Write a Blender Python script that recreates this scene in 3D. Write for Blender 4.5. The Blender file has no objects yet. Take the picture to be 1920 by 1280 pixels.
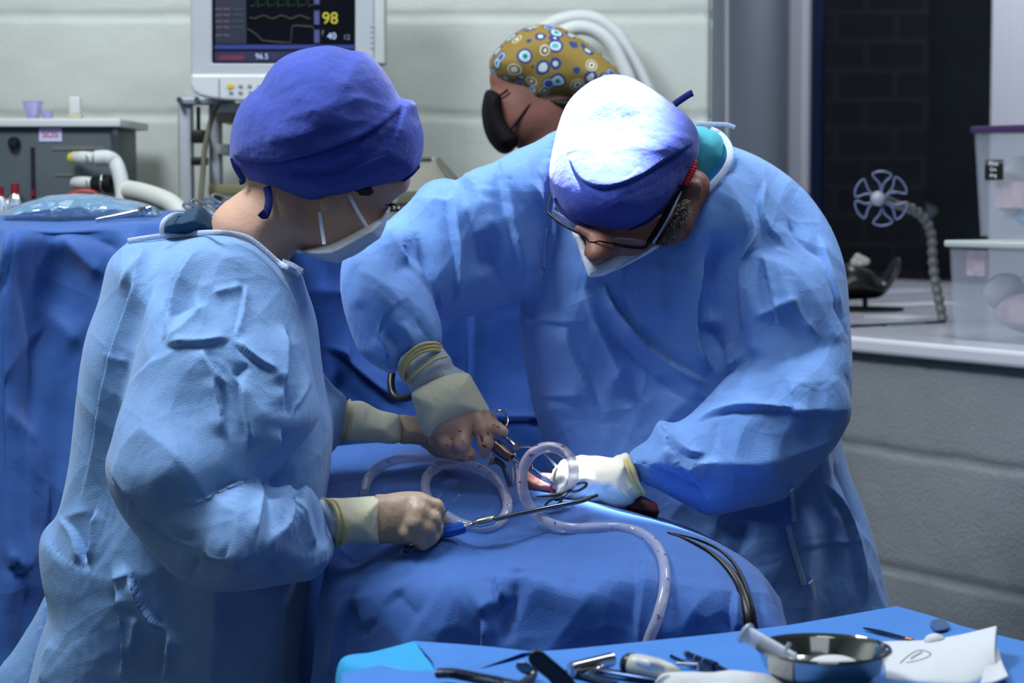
import bpy, bmesh, math, random
import numpy as np
from mathutils import Vector, Matrix, noise
from mathutils.bvhtree import BVHTree
random.seed(7); np.random.seed(7)
SC = bpy.context.scene
COL = SC.collection

# ------------------------------------------------------------------ camera
CAM_Z = 1.40
LENS = 75.0
F = LENS / 36.0 * 1920.0            # focal length in pixels of the 1920 px wide photo
PITCH = math.atan(290.0 / F)
cam_d = bpy.data.cameras.new('camera')
cam_d.lens = LENS; cam_d.sensor_width = 36.0; cam_d.clip_start = 0.05
cam = bpy.data.objects.new('camera', cam_d); COL.objects.link(cam)
cam.location = (0, 0, CAM_Z)
cam.rotation_euler = (math.pi / 2 - PITCH, 0, 0)
cam_d.dof.use_dof = True
cam_d.dof.focus_distance = 2.78
cam_d.dof.aperture_fstop = 5.6
SC.camera = cam

# ------------------------------------------------------------------ world, lights, exposure
SC.view_settings.view_transform = 'Standard'
SC.view_settings.look = 'None'
SC.view_settings.gamma = 1.0
SC.view_settings.use_curve_mapping = False
SC.view_settings.exposure = 0.0
W = bpy.data.worlds.new('world'); SC.world = W; W.use_nodes = True
W.node_tree.nodes['Background'].inputs[0].default_value = (0.42, 0.55, 0.80, 1)
W.node_tree.nodes['Background'].inputs[1].default_value = 0.07

def area_light(name, loc, target, size, power, color, size_y=None, spread=180):
    l = bpy.data.lights.new(name, 'AREA'); l.energy = power; l.color = color
    l.size = size; l.spread = math.radians(spread)
    if size_y: l.shape = 'RECTANGLE'; l.size_y = size_y
    o = bpy.data.objects.new(name, l); COL.objects.link(o)
    o.location = loc
    o.rotation_euler = (Vector(target) - Vector(loc)).to_track_quat('-Z', 'Y').to_euler()
    return o
area_light('ceiling_and_fill_light', (-0.95, 2.5, 2.75), (0.1, 2.9, 1.0), 0.65, 45, (0.86, 0.93, 1.0), 0.5)
area_light('ceiling_and_fill_light', (0.85, 3.2, 2.6), (0.45, 2.95, 1.1), 0.6, 17, (0.84, 0.92, 1.0), 0.4)
area_light('ceiling_and_fill_light', (-0.5, 3.45, 2.8), (-0.35, 4.3, 1.45), 1.6, 4.0, (0.95, 1.0, 0.95), 0.3, spread=120)  # added lamp that brightens the back wall
area_light('ceiling_and_fill_light', (0.3, 0.2, 2.7), (0.2, 2.8, 1.1), 1.4, 2.2, (0.72, 0.85, 1.0), 0.9)  # added weak fill from the front, not a known ceiling lamp
area_light('ceiling_and_fill_light', (0.15, 2.05, 2.8), (0.1, 2.75, 1.0), 0.8, 8, (0.86, 0.93, 1.0), 0.5)  # extra overhead lamp added to brighten the gloved hands
sp = bpy.data.lights.new('surgical_light', 'SPOT'); sp.energy = 3800; sp.color = (0.93, 0.95, 1.0)
sp.spot_size = math.radians(7.2); sp.spot_blend = 0.8; sp.shadow_soft_size = 0.04
spo = bpy.data.objects.new('surgical_light', sp); COL.objects.link(spo)
spo.location = (0.05, 2.96, 2.80)
spo.rotation_euler = (Vector((0.126, 2.90, 1.50)) - Vector(spo.location)).to_track_quat('-Z', 'Y').to_euler()

area_light('ceiling_and_fill_light', (0.0, 0.7, 2.85), (0.0, -0.6, 1.3), 1.0, 4, (0.95, 0.96, 1.0), 0.6)  # added to light the wall behind the camera for bowl reflections and fill
sp2 = bpy.data.lights.new('surgical_light', 'SPOT'); sp2.energy = 330; sp2.color = (0.95, 0.97, 1.0)
sp2.spot_size = math.radians(5.0); sp2.spot_blend = 0.8; sp2.shadow_soft_size = 0.05
spo2 = bpy.data.objects.new('surgical_light', sp2); COL.objects.link(spo2)
spo2.location = (-0.48, 2.45, 2.65)
spo2.rotation_euler = (Vector((0.068, 2.845, 1.005)) - Vector(spo2.location)).to_track_quat('-Z', 'Y').to_euler()
area_light('ceiling_and_fill_light', (0.75, 5.2, 2.75), (1.0, 6.3, 1.4), 0.5, 24, (0.85, 0.9, 1.0), 0.4)  # added lamp in the recess to brighten the window frame and reveal

# ------------------------------------------------------------------ geometry helpers
CP, SP_ = math.cos(PITCH), math.sin(PITCH)
def ray(px, py):
    u = (px - 960.0) / F; v = -(py - 640.0) / F
    return np.array([u, CP + v * SP_, -SP_ + v * CP])
def at(px, py, Y):
    "world point at distance Y that shows at photo pixel (px, py)"
    d = ray(px, py); return np.array([0, 0, CAM_Z]) + d * (Y / d[1])
def on_plane(px, py, p0, n):
    d = ray(px, py); o = np.array([0, 0, CAM_Z]); n = np.array(n, float)
    return o + d * (np.dot(np.array(p0) - o, n) / np.dot(d, n))
def on_z(px, py, z): return on_plane(px, py, (0, 0, z), (0, 0, 1))
def ppt(P):
    "photo pixel and depth of world points"
    P = np.atleast_2d(P); q = P - np.array([0, 0, CAM_Z])
    dep = q[:, 1] * CP - q[:, 2] * SP_; up = q[:, 1] * SP_ + q[:, 2] * CP
    return np.stack([960 + q[:, 0] / dep * F, 640 - up / dep * F], 1)

def tag(o, label=None, cat=None, group=None, kind=None):
    if label: o['label'] = label
    if cat: o['category'] = cat
    if group: o['group'] = group
    if kind: o['kind'] = kind
    return o
def empty(name, loc):
    o = bpy.data.objects.new(name, None); COL.objects.link(o); o.location = tuple(loc)
    o.empty_display_size = 0.05
    return o
def obj(name, V, Fc, mat, parent=None, smooth=True):
    me = bpy.data.meshes.new(name)
    V = np.asarray(V, dtype=np.float32)
    if isinstance(Fc, np.ndarray):
        n, k = Fc.shape
        me.vertices.add(len(V)); me.vertices.foreach_set('co', V.ravel())
        me.loops.add(n * k); me.loops.foreach_set('vertex_index', Fc.astype(np.int32).ravel())
        me.polygons.add(n); me.polygons.foreach_set('loop_start', np.arange(0, n * k, k, dtype=np.int32))
        me.polygons.foreach_set('loop_total', np.full(n, k, dtype=np.int32))
        me.update(calc_edges=True)
    else:
        me.from_pydata([tuple(map(float, v)) for v in V], [], [tuple(map(int, f)) for f in Fc]); me.update()
    if smooth: me.polygons.foreach_set('use_smooth', np.ones(len(me.polygons), dtype=bool))
    if mat: me.materials.append(mat)
    o = bpy.data.objects.new(name, me); COL.objects.link(o)
    if parent: attach(o, parent)
    return o
def wm(o):
    m = Matrix.LocRotScale(o.location, o.rotation_euler, o.scale)
    return m if o.parent is None else wm(o.parent) @ o.matrix_parent_inverse @ m
def attach(o, parent):
    o.parent = parent; o.matrix_parent_inverse = wm(parent).inverted()

class MB:
    "collects simple solids into one mesh"
    def __init__(s): s.v = []; s.f = []
    def add(s, V, Fc):
        b = len(s.v); s.v += [tuple(map(float, p)) for p in V]
        s.f += [tuple(int(i) + b for i in f) for f in Fc]; return s
    def box(s, c, size, R=None, bevel=0.0):
        hx, hy, hz = [a / 2 for a in size]
        bm = bmesh.new(); bmesh.ops.create_cube(bm, size=1.0)
        for v in bm.verts: v.co = Vector((v.co.x * size[0], v.co.y * size[1], v.co.z * size[2]))
        if bevel > 0: bmesh.ops.bevel(bm, geom=list(bm.edges), offset=bevel, segments=3, affect='EDGES', profile=0.5)
        M = R if R is not None else Matrix.Identity(3)
        V = [M @ v.co + Vector(c) for v in bm.verts]
        bm.verts.index_update()
        Fc = [[v.index for v in f.verts] for f in bm.faces]; bm.free()
        return s.add(V, Fc)
    def tube(s, pts, r, n=12, closed=False, flat=1.0, up=None, cap=True, smooth=0):
        P = np.array(pts, float)
        if smooth: P, r = spline(P, smooth, closed, r)
        m = len(P); rr = np.full(m, r) if np.isscalar(r) else np.array(r, float)
        if closed: T = np.roll(P, -1, 0) - np.roll(P, 1, 0)
        else: T = np.gradient(P, axis=0)
        T /= np.linalg.norm(T, axis=1)[:, None] + 1e-12
        if up is not None:
            A = np.cross(np.tile(np.array(up, float), (m, 1)), T); A /= np.linalg.norm(A, axis=1)[:, None] + 1e-9
        else:
            a = np.cross(T[0], (0, 0, 1)); a = a if np.linalg.norm(a) > 0.1 else np.cross(T[0], (1, 0, 0))
            A = []
            for t in T:
                a = a - t * np.dot(a, t); a = a / (np.linalg.norm(a) + 1e-12); A.append(a)
            A = np.array(A)
        B = np.cross(T, A)
        th = np.arange(n) * 2 * math.pi / n
        V = P[:, None, :] + rr[:, None, None] * (np.cos(th)[None, :, None] * A[:, None, :] + flat * np.sin(th)[None, :, None] * B[:, None, :])
        V = V.reshape(-1, 3); Fc = []
        L = m if closed else m - 1
        for i in range(L):
            j = (i + 1) % m
            for k in range(n):
                l = (k + 1) % n
                Fc.append((i * n + k, j * n + k, j * n + l, i * n + l))
        V = list(V)
        if cap and not closed:
            Fc.append(tuple(range(n))); Fc.append(tuple((m - 1) * n + k for k in reversed(range(n))))
        return s.add(V, Fc)
    def lathe(s, prof, c, n=48, R=None):
        th = np.arange(n) * 2 * math.pi / n; V = []; Fc = []
        M = R if R is not None else Matrix.Identity(3)
        for (r, z) in prof:
            for t in th: V.append(M @ Vector((r * math.cos(t), r * math.sin(t), z)) + Vector(c))
        for i in range(len(prof) - 1):
            for k in range(n):
                l = (k + 1) % n; Fc.append((i * n + k, i * n + l, (i + 1) * n + l, (i + 1) * n + k))
        return s.add(V, Fc)
    def prism(s, poly, thick, fn):
        "poly: 2-D outline, fn(u, v, w) -> world"
        n = len(poly); V = [fn(u, v, 0) for u, v in poly] + [fn(u, v, thick) for u, v in poly]
        Fc = [tuple(range(n)), tuple(reversed(range(n, 2 * n)))] + [(i, n + i, n + (i + 1) % n, (i + 1) % n) for i in range(n)]
        return s.add(V, Fc)
    def build(s, name, mat, parent=None, smooth=True, sharp=35):
        o = obj(name, s.v, s.f, mat, parent, smooth)
        bm = bmesh.new(); bm.from_mesh(o.data)
        bmesh.ops.recalc_face_normals(bm, faces=bm.faces)
        for e in bm.edges:
            if len(e.link_faces) == 2 and e.calc_face_angle(0) > math.radians(sharp): e.smooth = False
        bm.to_mesh(o.data); bm.free()
        return o

def spline(P, k, closed=False, r=None):
    "Catmull-Rom, k samples per span"
    P = np.array(P, float); n = len(P); out = []; ro = []
    rs = None if r is None else (np.full(n, r) if np.isscalar(r) else np.array(r, float))
    spans = n if closed else n - 1
    for i in range(spans):
        g = (lambda j: P[j % n]) if closed else (lambda j: P[min(max(j, 0), n - 1)])
        p0, p1, p2, p3 = g(i - 1), g(i), g(i + 1), g(i + 2)
        for t in np.arange(k) / k:
            out.append(0.5 * ((2 * p1) + (-p0 + p2) * t + (2 * p0 - 5 * p1 + 4 * p2 - p3) * t * t + (-p0 + 3 * p1 - 3 * p2 + p3) * t ** 3))
            if rs is not None: ro.append(rs[i % n] * (1 - t) + rs[(i + 1) % n] * t)
    if not closed:
        out.append(P[-1]);
        if rs is not None: ro.append(rs[-1])
    return np.array(out), (np.array(ro) if rs is not None else None)

def pxs(lst): return [at(*p) for p in lst]
def mpp(Y): return Y / F / CP           # metres per photo pixel at distance Y

# ------------------------------------------------------------------ implicit solids and their meshing
def smin(a, b, k):
    if k <= 0: return np.minimum(a, b)
    h = np.clip(0.5 + 0.5 * (b - a) / k, 0, 1)
    return b * (1 - h) + a * h - k * h * (1 - h)

class Solid:
    "signed distance field on a regular grid"
    def __init__(s, lo, hi, h):
        s.lo = np.array(lo, float); s.h = h
        n = np.ceil((np.array(hi) - s.lo) / h).astype(int) + 1; s.n = n
        s.x = (s.lo[0] + h * np.arange(n[0])).astype(np.float32)
        s.y = (s.lo[1] + h * np.arange(n[1])).astype(np.float32)
        s.z = (s.lo[2] + h * np.arange(n[2])).astype(np.float32)
        s.f = np.full(tuple(n), 0.5, np.float32)
    def _win(s, lo, hi):
        a = np.clip(np.floor((np.array(lo) - s.lo) / s.h).astype(int), 0, s.n); b = np.clip(np.ceil((np.array(hi) - s.lo) / s.h).astype(int) + 1, 0, s.n)
        return tuple(slice(int(i), int(j)) for i, j in zip(a, b))
    def _mix(s, w, d, k, cut):
        if cut: s.f[w] = -smin(-s.f[w], d, k)
        else: s.f[w] = smin(s.f[w], d, k)
    def ball(s, c, rad, k=0.01, R=None, cut=False):
        rad = np.array([rad] * 3 if np.isscalar(rad) else rad, float); c = np.array(c, float)
        m = rad.max() * 1.3 + 0.03; w = s._win(c - m, c + m)
        X, Y, Z = np.meshgrid(s.x[w[0]] - c[0], s.y[w[1]] - c[1], s.z[w[2]] - c[2], indexing='ij', sparse=True)
        if R is not None:
            R = np.array(R).T
            X, Y, Z = (R[0, 0] * X + R[0, 1] * Y + R[0, 2] * Z, R[1, 0] * X + R[1, 1] * Y + R[1, 2] * Z, R[2, 0] * X + R[2, 1] * Y + R[2, 2] * Z)
        q = np.sqrt((X / rad[0]) ** 2 + (Y / rad[1]) ** 2 + (Z / rad[2]) ** 2)
        s._mix(w, ((q - 1) * rad.min()).astype(np.float32), k, cut); return s
    def chain(s, pts, rad, k=0.01, cut=False, inner=0.0):
        P = np.array(pts, float); rr = np.full(len(P), rad) if np.isscalar(rad) else np.array(rad, float)
        m = rr.max() + 0.04; w = s._win(P.min(0) - m, P.max(0) + m)
        X, Y, Z = np.meshgrid(s.x[w[0]], s.y[w[1]], s.z[w[2]], indexing='ij', sparse=True)
        d = None
        for i in range(len(P) - 1):
            a, b = P[i], P[i + 1]; ab = b - a; L = np.dot(ab, ab) + 1e-12
            t = np.clip(((X - a[0]) * ab[0] + (Y - a[1]) * ab[1] + (Z - a[2]) * ab[2]) / L, 0, 1)
            e = np.sqrt((X - a[0] - t * ab[0]) ** 2 + (Y - a[1] - t * ab[1]) ** 2 + (Z - a[2] - t * ab[2]) ** 2) - (rr[i] + (rr[i + 1] - rr[i]) * t)
            d = e if d is None else smin(d, e, inner)
        s._mix(w, d.astype(np.float32), k, cut); return s
    def puff(s, outline, depth, H, D, k=0.01, cut=False, curve=True, power=2.0):
        """a rounded solid with a drawn frontal outline. outline: (px, py) points; depth: Y or list of
        (px, py, Y) samples; H: half thickness (m); D: width of the rounded rim (m)"""
        O = np.array(outline, float)
        if curve: O, _ = spline(O, 4, True)
        smp = np.array([depth] if not np.isscalar(depth) and np.ndim(depth) == 1 else depth, float) if not np.isscalar(depth) else np.array([[960, 640, depth]], float)
        def yat(px, py):
            d2 = (smp[:, 0] - px) ** 2 + (smp[:, 1] - py) ** 2 + 400.0; wt = 1 / d2
            return float((wt * smp[:, 2]).sum() / wt.sum())
        Q = np.array([at(px, py, yat(px, py)) for px, py in O])
        lo = Q.min(0) - 0.03; hi = Q.max(0) + 0.03
        lo[1] = min(smp[:, 2].min(), Q[:, 1].min()) - H - 0.03; hi[1] = max(smp[:, 2].max(), Q[:, 1].max()) + H + 0.03
        w = s._win(lo, hi)
        xs = s.x[w[0]].astype(np.float64); zs = s.z[w[2]].astype(np.float64)
        X2, Z2 = np.meshgrid(xs, zs, indexing='ij')
        A = Q[:, [0, 2]]; B = np.roll(A, -1, 0)
        dmin = np.full(X2.shape, 1e9); ins = np.zeros(X2.shape, bool)
        for a, b in zip(A, B):
            e = b - a; L = e @ e + 1e-12
            t = np.clip(((X2 - a[0]) * e[0] + (Z2 - a[1]) * e[1]) / L, 0, 1)
            dmin = np.minimum(dmin, (X2 - a[0] - t * e[0]) ** 2 + (Z2 - a[1] - t * e[1]) ** 2)
            c = ((a[1] > Z2) != (b[1] > Z2)) & (X2 < (b[0] - a[0]) * (Z2 - a[1]) / (b[1] - a[1] + 1e-12) + a[0])
            ins ^= c
        sd = np.sqrt(dmin) * np.where(ins, -1, 1)
        if len(smp) == 1: Y0 = np.full(X2.shape, smp[0, 2])
        else:
            S3 = np.array([at(a, b, y) for a, b, y in smp]); num = 0; den = 0
            for p in S3:
                wt = 1 / ((X2 - p[0]) ** 2 + (Z2 - p[2]) ** 2 + 4e-4); num = num + wt * p[1]; den = den + wt
            Y0 = num / den
        u = np.maximum((D + sd) / D, 0)
        m = min(D, H)
        yy = s.y[w[1]]
        q = (np.abs(u)[:, None, :] ** power + (np.abs(yy[None, :, None] - Y0[:, None, :]) / H) ** power) ** (1.0 / power)
        s._mix(w, ((q - 1) * m).astype(np.float32), k, cut); return s
    def mesh(s, smooth=2):
        f = s.f; h = s.h
        f[0] = f[-1] = 0.5; f[:, 0] = f[:, -1] = 0.5; f[:, :, 0] = f[:, :, -1] = 0.5
        g = f < 0
        nx, ny, nz = f.shape
        c = np.zeros((nx - 1, ny - 1, nz - 1), np.int8)
        for i in (0, 1):
            for j in (0, 1):
                for k in (0, 1):
                    c += g[i:nx - 1 + i, j:ny - 1 + j, k:nz - 1 + k]
        act = (c > 0) & (c < 8); idx = np.full(c.shape, -1, np.int32)
        I, J, K = np.nonzero(act); n = len(I); idx[I, J, K] = np.arange(n)
        acc = np.zeros((n, 3)); cnt = np.zeros(n)
        for ax in range(3):
            for p in (0, 1):
                for q in (0, 1):
                    o = [0, 0, 0]; oth = [a for a in range(3) if a != ax]; o[oth[0]] = p; o[oth[1]] = q
                    o2 = list(o); o2[ax] = 1
                    a = f[I + o[0], J + o[1], K + o[2]]; b = f[I + o2[0], J + o2[1], K + o2[2]]
                    m = (a < 0) != (b < 0)
                    t = np.where(m, a / np.where(m, a - b, 1), 0)
                    pt = np.zeros((n, 3)); pt[:, 0] = o[0]; pt[:, 1] = o[1]; pt[:, 2] = o[2]; pt[:, ax] += t
                    acc[m] += pt[m]; cnt[m] += 1
        V = (acc / cnt[:, None] + np.stack([I, J, K], 1)) * h + s.lo
        Q = []
        for ax in range(3):
            sl0 = [slice(None)] * 3; sl1 = [slice(None)] * 3; sl0[ax] = slice(0, -1); sl1[ax] = slice(1, None)
            a = g[tuple(sl0)]; b = g[tuple(sl1)]
            m = a != b; E = np.argwhere(m)
            oth = [x for x in range(3) if x != ax]
            ok = (E[:, oth[0]] > 0) & (E[:, oth[1]] > 0) & (E[:, oth[0]] < c.shape[oth[0]]) & (E[:, oth[1]] < c.shape[oth[1]])
            E = E[ok]; ins = a[tuple(E.T)]
            def cid(d0, d1):
                e = E.copy(); e[:, oth[0]] -= d0; e[:, oth[1]] -= d1; return idx[tuple(e.T)]
            q = np.stack([cid(1, 1), cid(0, 1), cid(0, 0), cid(1, 0)], 1)
            flip = ins if ax != 1 else ~ins
            q[~flip] = q[~flip][:, ::-1]
            Q.append(q)
        Q = np.concatenate(Q)
        if smooth: V = relax(V, Q, smooth)
        return V, Q

def edges_of(Q):
    E = np.concatenate([Q[:, [0, 1]], Q[:, [1, 2]], Q[:, [2, 3]], Q[:, [3, 0]]])
    return np.sort(E, 1)
def relax(V, Q, it, lam=0.5):
    E = np.unique(edges_of(Q), axis=0); n = len(V)
    deg = np.bincount(E.ravel(), minlength=n).clip(1)
    for i in range(it):
        S = np.stack([np.bincount(E[:, 0], V[E[:, 1], a], n) + np.bincount(E[:, 1], V[E[:, 0], a], n) for a in range(3)], 1) / deg[:, None]
        V = V + lam * (S - V)
    return V
def subdivide(V, Q):
    E = edges_of(Q); U, inv = np.unique(E, axis=0, return_inverse=True); inv = inv.ravel()
    n = len(V); m = len(Q)
    EV = (V[U[:, 0]] + V[U[:, 1]]) / 2; FV = V[Q].mean(1)
    e = [n + inv[i * m:(i + 1) * m] for i in range(4)]; fc = n + len(U) + np.arange(m)
    V2 = np.concatenate([V, EV, FV])
    Q2 = np.concatenate([np.stack([Q[:, 0], e[0], fc, e[3]], 1), np.stack([e[0], Q[:, 1], e[1], fc], 1),
                         np.stack([fc, e[1], Q[:, 2], e[2]], 1), np.stack([e[3], fc, e[2], Q[:, 3]], 1)])
    return V2, Q2
def normals(V, Q):
    a = V[Q[:, 2]] - V[Q[:, 0]]; b = V[Q[:, 3]] - V[Q[:, 1]]; N = np.cross(a, b); n = len(V)
    out = np.zeros((n, 3))
    for k in range(4):
        for c in range(3): out[:, c] += np.bincount(Q[:, k], N[:, c], n)
    return out / (np.linalg.norm(out, axis=1)[:, None] + 1e-12)

# lattice noise: smooth, and piecewise flat (gives creased facets like stiff non-woven cloth)
_T = np.random.rand(4096).astype(np.float64) * 2 - 1
def _h(i, j, k): return _T[(i * 73856093 ^ j * 19349663 ^ k * 83492791) & 4095]
def vnoise(P):
    f = np.floor(P).astype(np.int64); t = P - f; t = t * t * (3 - 2 * t); r = 0
    for a in (0, 1):
        for b in (0, 1):
            for c in (0, 1):
                wgt = (t[:, 0] if a else 1 - t[:, 0]) * (t[:, 1] if b else 1 - t[:, 1]) * (t[:, 2] if c else 1 - t[:, 2])
                r = r + wgt * _h(f[:, 0] + a, f[:, 1] + b, f[:, 2] + c)
    return r
def facet(P):
    f = np.floor(P).astype(np.int64); t = P - f
    o = np.argsort(-t, axis=1); ts = np.take_along_axis(t, o, 1)
    cur = f.copy(); rows = np.arange(len(P))
    v = _h(cur[:, 0], cur[:, 1], cur[:, 2]) * (1 - ts[:, 0])
    for s_ in range(3):
        cur[rows, o[:, s_]] += 1
        w_ = ts[:, s_] - (ts[:, s_ + 1] if s_ < 2 else 0)
        v = v + _h(cur[:, 0], cur[:, 1], cur[:, 2]) * w_
    return v
_R = np.array(Matrix.Rotation(0.7, 3, 'X') @ Matrix.Rotation(0.5, 3, 'Y') @ Matrix.Rotation(0.9, 3, 'Z'))
def crumple(V, size, amp, seed=0, stretch=(1, 1, 1), warp=0.35):
    P = (V * np.array(stretch)) @ _R.T / size + seed * 17.3
    Wp = np.stack([vnoise(P * 0.6 + 31 * i + 5.1) for i in range(3)], 1) * warp
    return facet(P + Wp) * amp

def scallop(V, size, amp, seed=0, stretch=(1, 1, 1), warp=0.15, tilt=0.5):
    "hollow panels meeting in sharp ridges, the way stiff sheet cloth creases"
    P = (V * np.array(stretch)) @ _R.T / size + seed * 13.7
    P = P + np.stack([vnoise(P * 0.7 + 23 * i + 1.3) for i in range(3)], 1) * warp
    f = np.floor(P).astype(np.int64); best = np.full(len(P), 1e9)
    for a in (-1, 0, 1):
        for b in (-1, 0, 1):
            for c in (-1, 0, 1):
                i, j, k = f[:, 0] + a, f[:, 1] + b, f[:, 2] + c
                s_ = np.stack([i + 0.5 + 0.45 * _h(i, j, k), j + 0.5 + 0.45 * _h(i + 71, j, k), k + 0.5 + 0.45 * _h(i, j + 57, k)], 1)
                d = P - s_
                g = np.stack([_h(i + 11, j, k), _h(i, j + 19, k), _h(i, j, k + 23)], 1) * tilt
                h = (d * d).sum(1) + (d * g).sum(1) + 0.35 * _h(i + 5, j + 7, k + 3)
                best = np.minimum(best, h)
    return (best - 0.25) * amp

class Cloth:
    "takes the meshed solid and presses folds into it"
    def __init__(s, V, Q, sub=1):
        s.bvh = BVHTree.FromPolygons([Vector(v) for v in V], [tuple(q) for q in Q.tolist()])
        for i in range(sub): V, Q = subdivide(V, Q); V = relax(V, Q, 1, 0.4)
        s.V, s.Q = V, Q; s.N = normals(V, Q); s.N0 = s.N.copy(); s.d = np.zeros(len(V)); s.V0 = V.copy()
    def hit(s, px, py):
        d = Vector(ray(px, py)).normalized(); r = s.bvh.ray_cast(Vector((0, 0, CAM_Z)), d)
        return None if r[0] is None else np.array(r[0])
    def fold(s, pts, w, amp, kind='ridge', curve=True, taper=0.25):
        """pts: photo points projected on the surface; w width (m); amp height (m).
        ridge / valley: crease; left / right: an overlapping edge whose high side lies left / right of the path"""
        P = np.array(pts, float)
        if curve and len(P) > 2: P, _ = spline(P, 5)
        fine = []
        for i in range(len(P) - 1):
            n = max(1, int(np.linalg.norm(P[i + 1] - P[i]) / 18))
            for t in np.arange(n) / n: fine.append(P[i] * (1 - t) + P[i + 1] * t)
        fine.append(P[-1])
        H3 = [s.hit(*p) for p in fine]; H3 = [h for h in H3 if h is not None]
        if len(H3) < 2: return s
        H3 = np.array(H3); keep = [0]
        for i in range(1, len(H3)):
            if np.linalg.norm(H3[i] - H3[keep[-1]]) < 0.05: keep.append(i)
        H3 = H3[keep]
        if len(H3) < 2: return s
        for _ in range(8): H3[1:-1] = (H3[:-2] + 2 * H3[1:-1] + H3[2:]) / 4
        R = w * 4
        m = np.all((s.V0 > H3.min(0) - R) & (s.V0 < H3.max(0) + R), axis=1); ids = np.nonzero(m)[0]
        if len(ids) == 0: return s
        P0 = s.V0[ids]; best = np.full(len(ids), 1e9); tt = np.zeros(len(ids)); sd = np.zeros(len(ids))
        seg = np.linalg.norm(np.diff(H3, axis=0), axis=1); cum = np.concatenate([[0], np.cumsum(seg)]); tot = cum[-1]
        for i in range(len(H3) - 1):
            a, b = H3[i], H3[i + 1]; ab = b - a; L = ab @ ab + 1e-12
            t = np.clip(((P0 - a) @ ab) / L, 0, 1); q = P0 - a - t[:, None] * ab
            dd = np.linalg.norm(q, axis=1); u = dd < best
            best[u] = dd[u]; tt[u] = (cum[i] + t[u] * seg[i]) / tot
            # side in the frontal plane: positive = left of the path as seen from the room's front
            sd[u] = (ab[0] * q[u, 2] - ab[2] * q[u, 0])
        tp = np.clip(np.minimum(tt, 1 - tt) / max(taper, 1e-3), 0, 1); tp = tp * tp * (3 - 2 * tp)
        if taper == 0: tp = np.ones_like(tt)
        if kind == 'ridge': v = amp * np.exp(-best / w)
        elif kind == 'valley': v = -amp * np.exp(-best / w)
        elif kind == 'soft': v = amp * np.exp(-(best / w) ** 2)
        else:
            if kind == 'right': sd = -sd
            sg = np.tanh(sd / np.maximum(seg.mean(), 1e-6) / 0.0014)
            v = 0.5 * (1 + sg) * amp * np.exp(-best / w) - 0.5 * (1 - sg) * amp * 0.5 * np.exp(-best / (w * 0.7))
        front = np.clip(-s.N0[ids, 1] * 2 + 0.9, 0, 1)
        s.d[ids] += v * tp * front
        return s
    def dent(s, px, py, rad, amp):
        p = s.hit(px, py)
        if p is not None: s.d += amp * np.exp(-(np.linalg.norm(s.V0 - p, axis=1) / rad) ** 2)
        return s
    def noise(s, size, amp, seed=0, stretch=(1, 1, 1), mask=None, warp=0.35):
        v = crumple(s.V0, size, amp, seed, stretch, warp)
        s.d += v if mask is None else v * mask(s.V0)
        return s
    def panels(s, size, amp, seed=0, stretch=(1, 1, 1), warp=0.15, mask=None):
        v = scallop(s.V0, size, amp, seed, stretch, warp); v = v - v.mean(); s.d += v if mask is None else v * mask(s.V0); return s
    def done(s, name, mat, parent=None, relax_it=0):
        vw = np.array([0, 0, CAM_Z]) - s.V0; vw /= np.linalg.norm(vw, axis=1)[:, None]
        face = 0.05 + 0.95 * np.abs((vw * s.N0).sum(1)) ** 1.6
        V = s.V0 + s.N0 * (s.d * face)[:, None]
        if relax_it: V = relax(V, s.Q, relax_it, 0.3)
        s.V = V
        return obj(name, V, s.Q, mat, parent)

def ribbon(name, pts, width, mat, parent=None, thick=0.0012, k=4, ends=None, up=(0, 1, 0)):
    "flat tape along px points (px, py, Y), broad side to the room's front"
    P = np.array(pxs(pts)); b = MB(); b.tube(P, width / 2, 10, flat=thick / width, up=up, smooth=k)
    return b.build(name, mat, parent, sharp=60)
def ribbon_on(name, cl, pts, width, mat, parent=None, thick=0.0014, lift=0.0008):
    "tape following the surface of a cloth (a Cloth built on final vertices)"
    q = spline(np.array(pts, float), 5)[0]; P = []; U = []
    for x, y in q:
        d = Vector(ray(x, y)).normalized(); r = cl.bvh.ray_cast(Vector((0, 0, CAM_Z)), d)
        if r[0] is not None: P.append(np.array(r[0]) - np.array(d) * lift); U.append(np.array(r[1]) * (1 if r[1].dot(d) < 0 else -1))
    if len(P) < 3: return None
    P = np.array(P); U = np.array(U)
    for _ in range(3): P[1:-1] = (P[:-2] + P[1:-1] * 2 + P[2:]) / 4; U[1:-1] = (U[:-2] + U[1:-1] + U[2:]) / 3
    T = np.gradient(P, axis=0); T /= np.linalg.norm(T, axis=1)[:, None] + 1e-9
    A = np.cross(U, T); A /= np.linalg.norm(A, axis=1)[:, None] + 1e-9; B = np.cross(T, A)
    n = 12; th = np.arange(n) * 2 * math.pi / n; b = MB()
    cs = np.sign(np.cos(th)) * np.abs(np.cos(th)) ** 0.5; sn = np.sign(np.sin(th)) * np.abs(np.sin(th)) ** 0.5
    V = (P[:, None] + width / 2 * cs[None, :, None] * A[:, None] + thick / 2 * sn[None, :, None] * B[:, None]).reshape(-1, 3); m = len(P)
    Fc = [(i * n + k, (i + 1) * n + k, (i + 1) * n + (k + 1) % n, i * n + (k + 1) % n) for i in range(m - 1) for k in range(n)] + [tuple(range(n)), tuple((m - 1) * n + k for k in reversed(range(n)))]
    b.add(list(V), Fc); return b.build(name, mat, parent, sharp=60)
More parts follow.
